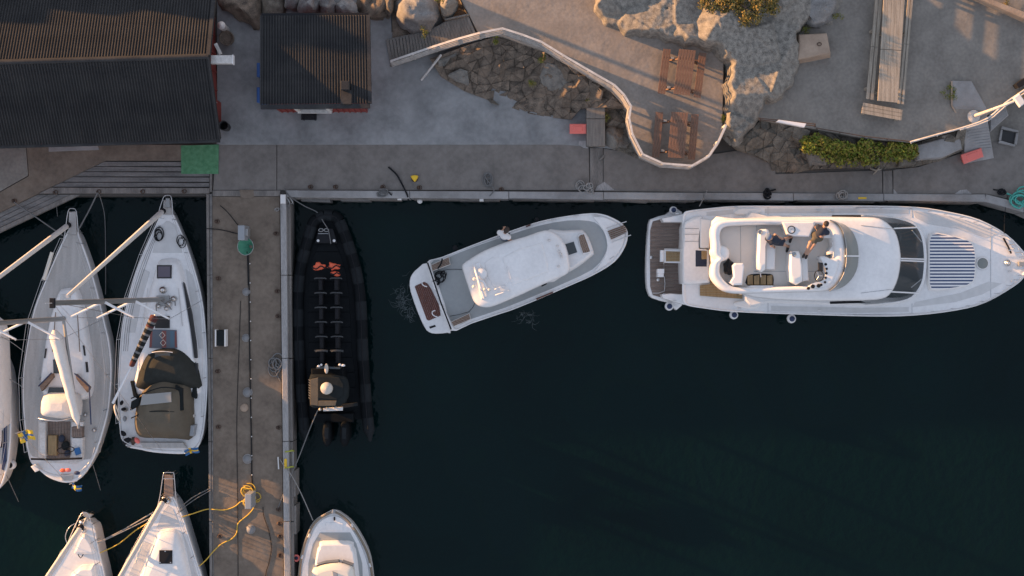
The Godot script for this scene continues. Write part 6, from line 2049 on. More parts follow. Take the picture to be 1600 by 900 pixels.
# ---------------------------------------------------------------- flybridge yacht
func make_yacht() -> void:
	var t := thing("motor_yacht", "large white flybridge motor yacht moored along the quay", "yacht", q(1300, 408, WATER))
	var g := 0.75
	# main hull from the transom forward
	hull(t, [1066, 403, 1066, 360, 1066.5, 340, 1069, 332, 1076, 329, 1100, 326, 1154, 321.5, 1248, 321.5, 1340, 321, 1429, 323, 1484, 331, 1531, 343, 1573, 366, 1600, 393, 1608, 408, 1609, 415, 1606, 424, 1600, 434, 1584, 448, 1540, 473, 1495, 485, 1429, 493, 1360, 494.5, 1248, 491.5, 1148, 487.5, 1100, 482, 1076, 478, 1069, 474, 1066.5, 466, 1066, 446], g, mats.gelcoat, 3, 0.3)
	# swim platform, low over the water
	var pf := slab(t, "swim_platform", [1066, 331, 1040, 335, 1020, 341, 1013.5, 350, 1010, 400, 1010, 440, 1013, 457, 1020, 466, 1045, 473, 1066, 477], -1.4, -0.45, mats.gelcoat, 0.06, 2)
	strips(pf, "teak_board", _ccw(rounded(poly([1020, 346, 1034, 342, 1036, 347, 1068, 348.5, 1067, 403, 1069, 440, 1075, 444, 1076, 462, 1036, 458, 1034, 465, 1020, 461, 1016, 448, 1015.5, 403, 1016, 360], -0.43), 1)), Vector2(1, 0), 0.14, 0.006, -0.46, -0.425, mats.teak_grey)
	# quarters beside the platform
	slab(t, "quarter", [1034, 341, 1066, 334, 1100, 328, 1100, 340, 1069, 347, 1037, 347], -0.5, 0.35, mats.gelcoat, 0.05)
	slab(t, "quarter", [1034, 460, 1048, 458.5, 1120, 464, 1150, 468, 1150, 484, 1068, 476, 1036, 466], -0.5, 0.35, mats.gelcoat, 0.05)
	# transom seat block
	var ts := dome(t, "transom_seat", [1070, 346, 1095, 337, 1098, 343, 1094, 360, 1093, 388, 1108, 390, 1109, 436, 1105, 442, 1072, 444, 1067, 438, 1066, 400, 1068, 370], 0.95, [[0.0, -0.45], [0.0, 0.86], [0.03, 0.93], [0.08, 0.96]], mats.gelcoat, 2)
	slab(ts, "locker_lid", [1087, 391, 1104.5, 392, 1104.5, 416.5, 1087, 416.5], 0.9, 0.99, mats.cushion_navy, 0.03)
	slab(ts, "locker_lid", [1096, 392, 1104.5, 392, 1104.5, 405, 1096, 405], 0.98, 1.01, mats.teak_gold, 0.02)
	for y in [357, 366, 377]:
		pipe(ts, "cushion_seam", [1070, y, 0.975, 1092, y, 0.975], 0.008, mats.grey_box, 0, 4)
	# passerelle over the platform
	var ps := thing("gangway", "folded wooden gangway with white roller on the yacht's stern platform", "gangway", q(1055, 400, 0))
	slab(ps, "frame", [1037.5, 390, 1074, 390, 1074, 411.5, 1037.5, 410.5], 0.05, 0.12, mats.white, 0.02)
	strips(ps, "teak_board", poly([1040.5, 392.5, 1071.5, 393.5, 1071.5, 408.5, 1040.5, 408.5], 0.13), Vector2(1, 0), 0.06, 0.006, 0.1, 0.145, mats.teak_gold)
	var s := Shape.new()
	tube(s, PackedVector3Array([q(1034.5, 391, 0.1), q(1034.5, 409, 0.1)]), 0.09, -1.0, 10)
	part(s, "roller", mats.white, ps)
	pipe(ps, "rail", [1038, 389, 0.3, 1074, 389.5, 0.3], 0.02, mats.steel)
	pipe(ps, "stay", [1037, 411, 0.2, 1038, 420, -0.2], 0.02, mats.steel)
	var wb := thing("white_locker", "small white locker on the yacht's teak platform below the gangway", "locker", q(1032, 427, -0.43))
	slab(wb, "box", [1027.5, 420.5, 1037.5, 420.5, 1037.5, 433, 1027.5, 433], -0.43, 0.1, mats.white, 0.04)
	slab(wb, "lid", [1027, 420, 1038, 420, 1038, 427, 1027, 427], 0.1, 0.14, mats.white, 0.02)
	for e in [[1028.5, 437], [1017.5, 402]]:
		s = Shape.new()
		lathe(s, q(e[0], e[1], -0.42), [[0.07, 0.0], [0.07, 0.02], [0.001, 0.025]], 12)
		part(s, "deck_fitting", mats.steel, pf)
	pipe(pf, "ladder_rail", [1038, 432, -0.35, 1038, 455, -0.35, 1020, 458, -0.35], 0.016, mats.steel, 2)
	# after cockpit
	strips(t, "cockpit_board", _ccw(poly([1109, 368, 1118, 358, 1160, 358, 1160, 467, 1124, 464.5, 1094, 462, 1094, 446, 1110, 444], 0.8)), Vector2(1, 0), 0.1, 0.006, 0.7, 0.79, mats.teak_gold)
	slab(t, "cockpit_step", [1077, 446, 1094, 446, 1093, 461.5, 1077, 460], -0.4, 0.5, mats.teak, 0.02)
	dome(t, "cockpit_coaming", [1094, 341, 1110, 343, 1120, 340, 1116, 352, 1110, 368, 1108, 388, 1094, 387], 1.0, [[0.0, 0.7], [0.0, 0.98], [0.04, 1.02]], mats.vinyl, 1)
	# saloon: sides, windscreen and the big white roof
	var house := dome(t, "deckhouse", [1165, 340, 1200, 338, 1340, 336, 1412, 341.5, 1434, 352, 1445, 372, 1448.5, 400, 1446, 434, 1437, 456, 1420, 469, 1385, 476, 1340, 476, 1200, 472, 1165, 469], 1.0, [[-0.04, 0.7], [0.0, 0.98], [0.04, 1.02]], mats.gelcoat, 2)
	var screen := [1340, 338, 1384, 339.5, 1408, 343.5, 1429, 352, 1440, 370, 1444, 399, 1442, 434, 1433, 454, 1418, 467, 1384, 473, 1340, 473.5, 1320, 440, 1320, 370]
	# raked glass: wide at the foot, narrow at the roof
	s = Shape.new()
	var foot := _ccw(rounded(poly(screen, 1.05), 3))
	var head := _ccw(rounded(poly([1340, 341, 1373, 343, 1391, 353, 1398, 361, 1402.5, 370, 1406, 382, 1407.5, 399, 1404, 434, 1393, 456, 1378, 466, 1340, 468.5, 1320, 440, 1320, 370], 2.05), 3))
	s.group = 1
	join_rings(s, ring(foot, 1.02), ring(head, 2.05))
	s.group = S_FLAT
	part(s, "windscreen", mats.tinted_glass, house)
	for e in [[1407, 404, 1444.5, 405], [1407, 407, 1444.5, 408.5], [1397, 357, 1432, 355.5], [1393, 456, 1436, 458]]:
		s = Shape.new()
		tube(s, PackedVector3Array([q(e[0], e[1], 2.07), q(e[2], e[3], 1.08)]), 0.03, -1.0, 6)
		part(s, "mullion", mats.white, house)
	for e in [[1425, 360, 1440, 378], [1424, 449, 1440, 436]]:
		s = Shape.new()
		tube(s, PackedVector3Array([q(e[0], e[1], 1.65), q(e[2], e[3], 1.18)]), 0.018, -1.0, 5)
		part(s, "wiper", mats.grey_box, house)
	for e in [[1310, 338.5, 1345, 341], [1296, 472, 1345, 471]]:
		pass
	var roof := dome(t, "roof", [1112, 346, 1150, 341, 1250, 338.5, 1340, 339, 1373, 341, 1391, 352, 1402, 368, 1408, 399, 1404, 434, 1393, 457, 1378, 467, 1340, 470, 1250, 470, 1190, 466, 1165, 461, 1150, 458, 1134, 454.5, 1121, 445, 1113, 434], 2.1, [[0.1, 1.75], [0.02, 1.98], [0.0, 2.05], [0.06, 2.14], [0.25, 2.2], [0.6, 2.24]], mats.gelcoat, 3)
	for e in [[1297, 471.5, 1345, 470], [1345, 470, 1360, 469]]:
		pipe(roof, "side_window", [e[0], e[1] + 1.5, 1.6, e[2], e[3] + 1.5, 1.6], 0.05, mats.charcoal)
	pipe(roof, "side_window", [1300, 338, 1.6, 1345, 338, 1.6], 0.05, mats.charcoal)
	slab(roof, "saloon_wall", [1162, 347, 1340, 343, 1340, 466, 1162, 460], 0.75, 1.9, mats.gelcoat, 0.02)
	# flybridge tub: floor sunk between thick white coamings
	var tub := [1113, 380, 1111.5, 366, 1113, 354, 1120, 346, 1135, 342.5, 1180, 341, 1240, 341.5, 1290, 342.5, 1306, 347, 1316, 358, 1321, 375, 1322.5, 399, 1320, 420, 1314, 436, 1303, 450, 1285, 455.5, 1240, 457, 1180, 458.5, 1150, 459, 1132, 455, 1120, 446, 1112, 434, 1111, 422, 1113.5, 411, 1120, 404, 1113.5, 397]
	var outer := _ccw(rounded(poly(tub, 2.85), 3))
	s = Shape.new()
	prism_ring(s, outer, [[0.03, 2.1], [0.0, 2.4], [0.0, 2.75], [0.04, 2.84], [0.1, 2.88], [0.2, 2.87], [0.28, 2.8], [0.31, 2.4]])
	var fly := part(s, "flybridge", mats.gelcoat, t)
	s = Shape.new()
	prism(s, inset(outer, 0.29), [[0.0, 2.1], [0.0, 2.29], [0.01, 2.3]])
	part(s, "fly_floor", mats.fly_floor, fly)
	for x in [[1157, 346, 1157.5, 412], [1182, 345, 1184, 420], [1178, 424, 1290, 424]]:
		pipe(fly, "floor_seam", [x[0], x[1], 2.302, x[2], x[3], 2.302], 0.008, mats.grey_box, 0, 4)
	# tinted screen round the front
	s = Shape.new()
	var lower := curved(line([1297, 344, 1318, 350, 1331, 361, 1339, 378, 1341.5, 399, 1339, 420, 1330, 437, 1316, 449, 1296, 455.5], 2.32), 4)
	var upper := curved(line([1297, 344, 1309, 349, 1317, 360, 1321.5, 378, 1323, 399, 1321, 420, 1314.5, 436, 1304, 449, 1296, 455], 2.95), 4)
	s.group = 1
	for i in lower.size() - 1:
		s.quad(lower[i], upper[i], upper[i + 1], lower[i + 1])
	part(s, "fly_screen", mats.smoke_screen, fly)
	pipe(fly, "screen_rib", [1321, 400, 2.97, 1342, 400, 2.36], 0.03, mats.white)
	s = Shape.new()
	tube(s, upper, 0.025, -1.0, 6)
	part(s, "screen_rim", mats.alloy, fly)
	# seats and fittings
	dome(fly, "aft_seat", [1111.5, 390, 1118, 384, 1130, 384, 1139, 390, 1139, 402, 1130, 408, 1118, 404, 1112, 398], 2.75, [[0.0, 2.25], [0.0, 2.68], [0.06, 2.76], [0.15, 2.78]], mats.vinyl, 2)
	var sofa := dome(fly, "sofa_back", [1186, 362, 1192, 358, 1201, 359, 1203, 370, 1197, 385, 1196.5, 421, 1184.5, 421, 1185, 390], 2.95, [[0.0, 2.28], [0.0, 2.86], [0.05, 2.95], [0.1, 2.97]], mats.vinyl, 2)
	slab(fly, "sofa_seat", [1197, 378, 1206, 380, 1212, 388, 1211, 421, 1197, 421], 2.28, 2.66, mats.vinyl, 0.06)
	slab(fly, "cabinet", [1145, 415, 1149, 411, 1161, 411, 1163, 416, 1160, 445, 1146, 446, 1141, 442, 1147, 432], 2.28, 3.0, mats.white, 0.05)
	slab(fly, "counter", [1222, 347, 1272, 346.5, 1274, 350, 1265, 370, 1242, 369, 1230, 366], 2.28, 2.95, mats.gelcoat, 0.05)
	s = Shape.new()
	lathe(s, q(1236.5, 359, 2.95), [[0.15, 0.0], [0.15, 0.02], [0.13, 0.02], [0.1, -0.03], [0.001, -0.03]], 16)
	part(s, "hob", mats.charcoal, fly)
	s = Shape.new()
	box(s, q(1238, 357, 2.97), Vector3(0.12, 0.04, 0.06), Basis(Vector3.UP, 0.5), 0.01)
	part(s, "tap", mats.steel, fly)
	slab(fly, "front_settee", [1290, 350, 1303, 354, 1313, 368, 1316, 385, 1306, 396, 1292, 398, 1300, 385, 1298, 372, 1286, 372, 1282, 362], 2.28, 2.72, mats.vinyl, 0.06)
	s = Shape.new()
	var seat := dome(fly, "helm_seat", [1234, 398, 1237, 393, 1246, 392, 1252, 398, 1255, 440, 1235, 440], 2.95, [[0.0, 2.28], [0.0, 2.8], [0.05, 2.93], [0.12, 2.96]], mats.vinyl, 2)
	slab(fly, "helm_cushion", [1251, 399, 1262, 401, 1264, 438, 1254, 440], 2.28, 2.7, mats.vinyl, 0.05)
	for e in [[1240.5, 397.5], [1188, 362.5], [1307, 368.5], [1300.5, 431]]:
		s = Shape.new()
		lathe(s, q(e[0], e[1], 2.965 if e[0] < 1300 else 2.74), [[0.09, 0.0], [0.09, 0.02], [0.07, 0.02], [0.06, 0.005], [0.001, 0.005]], 12)
		part(s, "cup_holder", mats.grey_box, fly)
	var dash := dome(fly, "dashboard", [1281, 403, 1288, 400, 1298, 404, 1312, 404, 1311, 420, 1305, 436, 1296, 448, 1264, 452, 1262, 447, 1276, 443, 1288, 438, 1290, 420], 2.9, [[0.0, 2.28], [0.0, 2.84], [0.05, 2.9], [0.1, 2.92]], mats.gelcoat, 2)
	slab(dash, "chart_screen", [1279, 410, 1286, 410.5, 1286, 424, 1279.5, 424], 2.88, 3.0, mats.black, 0.015)
	for e in [[1290, 413, 0.05], [1291.5, 420, 0.045], [1291, 427, 0.05], [1290, 434, 0.045], [1289, 441, 0.045], [1270, 447.5, 0.075], [1279, 446.5, 0.075], [1263, 450.5, 0.06], [1283, 445, 0.05]]:
		s = Shape.new()
		lathe(s, q(e[0], e[1], 2.915), [[e[2], 0.0], [e[2], 0.03], [e[2] * 0.7, 0.035], [0.001, 0.03]], 10)
		part(s, "gauge", mats.charcoal, dash)
	s = Shape.new()
	var wp := PackedVector3Array()
	var wc := q(1279.5, 431, 2.98)
	for k in 20:
		wp.append(wc + Vector3(cos(TAU * k / 20) * 0.15, cos(TAU * k / 20) * 0.07, sin(TAU * k / 20) * 0.2))
	tube(s, wp, 0.018, -1.0, 6, true)
	var wheel := part(s, "steering_wheel", mats.charcoal, dash)
	for k in 3:
		s = Shape.new()
		tube(s, PackedVector3Array([wc, wc + Vector3(cos(TAU * k / 3) * 0.15, cos(TAU * k / 3) * 0.07, sin(TAU * k / 3) * 0.2)]), 0.015, -1.0, 5)
		part(s, "spoke", mats.steel, wheel)
	# stair opening with its golden steps
	s = Shape.new()
	prism(s, _ccw(rounded(poly([1166, 436, 1170, 429.5, 1180, 428, 1203, 428, 1208.5, 432, 1208.5, 443, 1204, 446, 1168, 446], 2.32), 2)), [[0.0, 2.25], [0.0, 2.315], [0.008, 2.32]])
	part(s, "stair_opening", mats.charcoal, fly)
	for i in 4:
		slab(fly, "stair_tread", [1168 + i * 10.2, 431, 1176.5 + i * 10.2, 429.5, 1176.5 + i * 10.2, 445, 1168 + i * 10.2, 445], 2.27, 2.36 + i * 0.02, mats.teak_gold, 0.015)
	dome(fly, "stair_hatch", [1167, 448, 1175, 446, 1207, 446, 1210, 450, 1206, 454, 1172, 454], 2.7, [[0.0, 2.28], [0.0, 2.66], [0.04, 2.7]], mats.gelcoat, 1)
	pipe(fly, "stair_rail", [1188, 427, 2.9, 1189, 433, 2.9], 0.02, mats.steel)
	var bg := thing("black_bag", "black bundled cover lying in the after corner of the yacht's flybridge", "cover", q(1140, 417, 2.3))
	rng.seed = 8
	var o := PackedVector2Array()
	var bc := q(1140, 417.5, 2.6)
	for i in 16:
		var a := TAU * i / 16
		o.append(Vector2(bc.x + cos(a) * 0.2 * rng.randf_range(0.85, 1.1), bc.z + sin(a) * 0.3 * rng.randf_range(0.85, 1.1)))
	s = Shape.new()
	prism(s, rounded(o, 2), [[0.0, 2.3], [0.0, 2.5], [0.05, 2.62], [0.12, 2.66]], true)
	part(s, "bundle", mats.black, bg)
	for i in 5:
		s = Shape.new()
		tube(s, curved(PackedVector3Array([bc + Vector3(-0.14 + i * 0.06, 0.03, -0.2), bc + Vector3(-0.12 + i * 0.05, 0.08, 0.0), bc + Vector3(-0.14 + i * 0.07, 0.03, 0.2)]), 3), 0.018, -1.0, 5)
		part(s, "fold", mats.charcoal, bg)
	# side-deck vents
	for e in [[[1150, 329, 1160, 325, 1186, 326, 1186, 334, 1150, 336]], [[1148, 472, 1186, 465, 1197, 466, 1182, 482, 1152, 480]]]:
		dome(t, "side_moulding", e[0], g + 0.06, [[0.0, g - 0.1], [0.0, g + 0.02], [0.06, g + 0.05]], mats.vinyl, 2)
	for e in [[1195, 326, 1340, 325.5, 1420, 328, 1420, 334, 1340, 332.5, 1195, 333], [1426, 329, 1482, 337, 1528, 349, 1560, 366, 1540, 372, 1500, 358, 1450, 350, 1430, 340], [1205, 478, 1340, 481, 1420, 480, 1420, 487, 1340, 489, 1205, 486], [1426, 480, 1492, 472, 1535, 460, 1566, 443, 1545, 440, 1500, 458, 1450, 468, 1430, 472], [1104, 331, 1146, 327, 1146, 334, 1122, 337, 1104, 337]]:
		slab(t, "non_slip_panel", e, g - 0.06, g - 0.036, mats.non_slip, 0.004)
	for e in [[1548, 352, 1548, 470], [1425, 325, 1425, 340], [1425, 474, 1425, 490], [1200, 323, 1200, 336], [1200, 472, 1200, 488]]:
		pipe(t, "deck_seam", [e[0], e[1], g - 0.04, e[2], e[3], g - 0.04], 0.007, mats.grey_box, 0, 4)
	for e in [[1345, 352, 1396, 358], [1345, 458, 1394, 452]]:
		pipe(roof, "roof_seam", [e[0], e[1], 2.235, e[2], e[3], 2.2], 0.008, mats.grey_box, 0, 4)
	# striped sun pad on the foredeck
	var pad_line := _ccw(rounded(poly([1454, 365, 1478, 365.5, 1502, 371, 1518, 377, 1524.5, 392, 1525, 411, 1524, 434, 1518, 443.5, 1504, 449, 1480, 452.5, 1454, 453, 1451, 430, 1451, 390], 0.95), 2))
	s = Shape.new()
	prism(s, pad_line, [[0.0, g - 0.05], [0.0, 0.88], [0.03, 0.94], [0.06, 0.95]], true)
	var pad := part(s, "sun_pad", mats.vinyl, t)
	var inner := inset(pad_line, 0.05)
	for i in 17:
		var z0 := q(1480, 366.2 + i * 5.12, 0.95).z
		var band := PackedVector2Array([Vector2(0, z0), Vector2(40, z0 - 0.03), Vector2(40, z0 + 0.03), Vector2(0, z0 + 0.058)])
		for piece in Geometry2D.intersect_polygons(inner, band):
			s = Shape.new()
			prism(s, piece, [[0.0, 0.945], [0.0, 0.954]])
			part(s, "stripe", mats.stripe_navy, pad)
	s = Shape.new()
	lathe(s, q(1534.5, 411.5, g - 0.02), [[0.24, 0.0], [0.24, 0.06], [0.21, 0.07]], 24)
	var hatch := part(s, "round_hatch", mats.white, t)
	s = Shape.new()
	lathe(s, q(1534.5, 411.5, g - 0.02), [[0.21, 0.065], [0.19, 0.085], [0.001, 0.095]], 24)
	part(s, "hatch_pane", mats.smoke_screen, hatch)
	s = Shape.new()
	lathe(s, q(1574, 411, g - 0.03), [[0.12, 0.0], [0.12, 0.04], [0.06, 0.06], [0.06, 0.12], [0.09, 0.14], [0.001, 0.15]], 16)
	part(s, "windlass", mats.steel, t)
	slab(t, "bow_roller", [1592, 409, 1612, 409, 1612, 416, 1592, 416], g - 0.02, g + 0.1, mats.alloy, 0.02)
	pipe(t, "deck_line", [1568, 372, g + 0.02, 1575, 385, g + 0.02, 1580, 396, g + 0.02], 0.035, mats.charcoal, 2)
	for e in [[1577, 391], [1583, 388], [1578, 424], [1582, 440], [1300, 329], [1278, 328.5], [1281, 485], [1150, 323.5], [1058, 333.5], [1155, 482], [1054, 470]]:
		s = Shape.new()
		box(s, q(e[0], e[1], g + 0.03 if e[0] > 1100 else 0.4), Vector3(0.14, 0.05, 0.05), Basis.IDENTITY, 0.01)
		part(s, "cleat", mats.steel, t)
	# bow rails
	for side in [[[1344, 323.5, 1429, 325, 1484, 333.5, 1531, 346, 1572, 368, 1597, 394, 1606, 404]], [[1340, 492, 1429, 490.5, 1495, 482.5, 1540, 471, 1583, 446, 1601, 430, 1606, 421]]]:
		var p := line(side[0], 1.45)
		s = Shape.new()
		tube(s, curved(p, 5), 0.022, -1.0, 6)
		part(s, "bow_rail", mats.steel, t)
		var c := curved(p, 2)
		for i in c.size():
			s = Shape.new()
			tube(s, PackedVector3Array([c[i], Vector3(c[i].x, g, c[i].z)]), 0.015, -1.0, 5)
			part(s, "rail_post", mats.steel, t)
	fender(1045.5, 478.5, -0.2, 0.175, "white ball fender with navy cap at the yacht's stern corner", mats.navy, mats.white)
	fender(1146.5, 492, -0.1, 0.175, "white ball fender with navy cap at the yacht's waterside, the middle of three", mats.navy, mats.white)
	fender(1236.5, 498, -0.1, 0.18, "white ball fender with navy cap at the yacht's waterside, nearest the bow", mats.navy, mats.white)
	fender(1052, 328.5, -0.2, 0.16, "white ball fender with navy cap between the yacht's stern and the quay", mats.navy, mats.white)

# like prism, but open inside: a wall with thickness
func prism_ring(s: Shape, p: PackedVector2Array, profile: Array) -> void:
	s.group = 1
	for k in profile.size() - 1:
		join_rings(s, ring(inset(p, profile[k][0]), profile[k][1]), ring(inset(p, profile[k + 1][0]), profile[k + 1][1]))
	s.group = S_FLAT

# ---------------------------------------------------------------- people: bones with radii, joined smoothly, meshed as surface nets
func blend_mesh(s: Shape, bones: Array, cell: float, soft: float) -> void:
	var lo := Vector3.INF; var hi := -Vector3.INF
	for b in bones:
		var r: float = maxf(b[2], b[3]) + soft + cell * 2.0
		lo = lo.min(b[0] - Vector3.ONE * r).min(b[1] - Vector3.ONE * r)
		hi = hi.max(b[0] + Vector3.ONE * r).max(b[1] + Vector3.ONE * r)
	var n := Vector3i(((hi - lo) / cell).ceil()) + Vector3i.ONE
	var val := PackedFloat32Array()
	val.resize(n.x * n.y * n.z)
	val.fill(1.0)
	for b in bones:
		var r: float = maxf(b[2], b[3]) + soft + cell * 2.0
		var a0 := Vector3i(((b[0] as Vector3).min(b[1]) - Vector3.ONE * r - lo) / cell).clamp(Vector3i.ZERO, n - Vector3i.ONE)
		var a1 := Vector3i(((b[0] as Vector3).max(b[1]) + Vector3.ONE * r - lo) / cell).clamp(Vector3i.ZERO, n - Vector3i.ONE)
		var ba: Vector3 = b[1] - b[0]
		var l2 := maxf(ba.length_squared(), 1e-8)
		for k in range(a0.z, a1.z + 1):
			for j in range(a0.y, a1.y + 1):
				for i in range(a0.x, a1.x + 1):
					var p := lo + Vector3(i, j, k) * cell
					var t := clampf((p - b[0]).dot(ba) / l2, 0.0, 1.0)
					var d := p.distance_to(b[0] + ba * t) - lerpf(b[2], b[3], t)
					var at := (k * n.y + j) * n.x + i
					var h := maxf(soft - absf(val[at] - d), 0.0) / soft
					val[at] = minf(val[at], d) - h * h * soft * 0.25
	var step := [1, n.x, n.x * n.y]
	var vert := {}
	for k in n.z - 1:
		for j in n.y - 1:
			for i in n.x - 1:
				var at := (k * n.y + j) * n.x + i
				var neg := 0
				var c := PackedFloat32Array()
				for o in 8:
					var v := val[at + (o & 1) + ((o >> 1) & 1) * n.x + (o >> 2) * n.x * n.y]
					c.append(v)
					if v < 0.0:
						neg += 1
				if neg == 0 or neg == 8:
					continue
				var sum := Vector3.ZERO
				var m := 0
				for o in 8:
					for ax in 3:
						var e := o | (1 << ax)
						if e != o and (c[o] < 0.0) != (c[e] < 0.0):
							var f := c[o] / (c[o] - c[e])
							var p := Vector3(o & 1, (o >> 1) & 1, o >> 2)
							p[ax] = f
							sum += p
							m += 1
				vert[at] = lo + (Vector3(i, j, k) + sum / m) * cell
	s.group = 1
	for at in vert:
		for ax in 3:
			var u: int = step[(ax + 1) % 3]; var w: int = step[(ax + 2) % 3]
			var a: float = val[at]; var b: float = val[at + step[ax]]
			if (a < 0.0) == (b < 0.0):
				continue
			if not (vert.has(at - u) and vert.has(at - w) and vert.has(at - u - w)):
				continue
			if a < 0.0:
				s.quad(vert[at], vert[at - w], vert[at - u - w], vert[at - u])
			else:
				s.quad(vert[at], vert[at - u], vert[at - u - w], vert[at - w])
	s.group = S_FLAT

# j: joints by name; forward: where the face looks
func person(label: String, j: Dictionary, forward: Vector3, shirt: Material, trousers: Material, hair: Material, long_legs: bool, shoe: Material) -> void:
	var foot: Vector3 = (j.ankle_l + j.ankle_r) / 2.0
	var t := thing("person", label, "person", Vector3(j.hip.x, minf(foot.y - 0.06, j.hip.y - 0.2), j.hip.z))
	forward = forward.normalized()
	var side := forward.cross(Vector3.UP).normalized()
	var top: Vector3 = j.head
	var neck: Vector3 = j.neck
	var up := (top - neck).normalized()
	var hl: Vector3 = j.hip - side * 0.1; var hr: Vector3 = j.hip + side * 0.1
	var sl: Vector3 = j.chest - side * 0.19; var sr: Vector3 = j.chest + side * 0.19
	var torso := [[j.hip, j.hip.lerp(j.chest, 0.5), 0.145, 0.13], [j.hip.lerp(j.chest, 0.5), j.chest, 0.13, 0.15], [hl, hr, 0.12, 0.12], [sl, sr, 0.085, 0.085]]
	var arms := [[sl, j.elbow_l, 0.06, 0.045], [sr, j.elbow_r, 0.06, 0.045], [j.elbow_l, j.wrist_l, 0.043, 0.03], [j.elbow_r, j.wrist_r, 0.043, 0.03]]
	var legs := [[hl, j.knee_l, 0.09, 0.062], [hr, j.knee_r, 0.09, 0.062], [j.knee_l, j.ankle_l, 0.062, 0.04], [j.knee_r, j.ankle_r, 0.062, 0.04]]
	var head := [[neck, top - up * 0.08, 0.055, 0.06], [top - up * 0.04 + forward * 0.03, top + up * 0.03, 0.078, 0.095], [top - up * 0.07 + forward * 0.045, top - up * 0.05 + forward * 0.06, 0.05, 0.045], [top - up * 0.01 + forward * 0.095, top - up * 0.035 + forward * 0.112, 0.012, 0.017], [top - side * 0.088, top - side * 0.092 - up * 0.03, 0.018, 0.016], [top + side * 0.088, top + side * 0.092 - up * 0.03, 0.018, 0.016]]
	var feet := []
	for e in ["l", "r"]:
		var an: Vector3 = j["ankle_" + e]
		var toe: Vector3 = j.get("toe_" + e, an + (forward * 0.19) - Vector3(0, 0.05, 0))
		feet.append([an - Vector3(0, 0.03, 0), toe, 0.045, 0.04])
	var body := Shape.new()
	blend_mesh(body, torso + arms + legs + head + feet, 0.024, 0.05)
	for e in ["l", "r"]:
		var wr: Vector3 = j["wrist_" + e]
		var d: Vector3 = (wr - j["elbow_" + e]).normalized()
		var a := d.cross(Vector3.UP)
		a = (a if a.length() > 0.1 else d.cross(Vector3.RIGHT)).normalized()
		var dn := Vector3(0, -1, 0)
		var hand := [[wr - d * 0.02, wr + d * 0.085, 0.028, 0.026]]
		var thumb := 1.0 if e == "l" else -1.0
		for k in 4:
			var off := a * (k - 1.5) * 0.021
			var root := wr + d * 0.085 + off
			var len_f: float = [0.06, 0.075, 0.07, 0.055][k]
			var mid := root + d * len_f * 0.6 + dn * 0.008
			hand.append([root - d * 0.03, mid, 0.0105, 0.0095])
			hand.append([mid, mid + d * len_f * 0.5 + dn * 0.022, 0.0095, 0.0085])
		var tb := wr + d * 0.03 + a * thumb * 0.03
		hand.append([tb, tb + d * 0.035 + a * thumb * 0.03, 0.013, 0.011])
		hand.append([tb + d * 0.035 + a * thumb * 0.03, tb + d * 0.065 + a * thumb * 0.032, 0.011, 0.009])
		blend_mesh(body, hand, 0.007, 0.008)
	part(body, "body", mats.skin, t)
	var s := Shape.new()
	var cloth := []
	for b in torso.slice(0, 2) + [torso[3]]:
		cloth.append([b[0], b[1], b[2] + 0.018, b[3] + 0.018])
	for i in 2:
		cloth.append([arms[i][0], arms[i][0].lerp(arms[i][1], 0.7), 0.075, 0.068])
	blend_mesh(s, cloth, 0.026, 0.05)
	part(s, "shirt", shirt, t)
	s = Shape.new()
	var tr := [[torso[2][0], torso[2][1], 0.142, 0.142], [j.hip, j.hip.lerp(j.chest, 0.2), 0.16, 0.155]]
	for i in 2:
		tr.append([legs[i][0], legs[i][1] if long_legs else legs[i][0].lerp(legs[i][1], 0.85), 0.112, 0.085])
		if long_legs:
			tr.append([legs[i + 2][0], legs[i + 2][0].lerp(legs[i + 2][1], 0.95), 0.085, 0.06])
	blend_mesh(s, tr, 0.026, 0.05)
	part(s, "trousers" if long_legs else "shorts", trousers, t)
	s = Shape.new()
	blend_mesh(s, [[top - forward * 0.02 + up * 0.02, top + up * 0.04 + forward * 0.01, 0.103, 0.1], [top - forward * 0.05, top - forward * 0.05 - up * 0.06, 0.08, 0.065]], 0.018, 0.03)
	part(s, "hair", hair, t)
	for i in 2:
		s = Shape.new()
		blend_mesh(s, [[feet[i][0], feet[i][1], 0.058, 0.05]], 0.018, 0.02)
		part(s, "shoe", shoe, t)

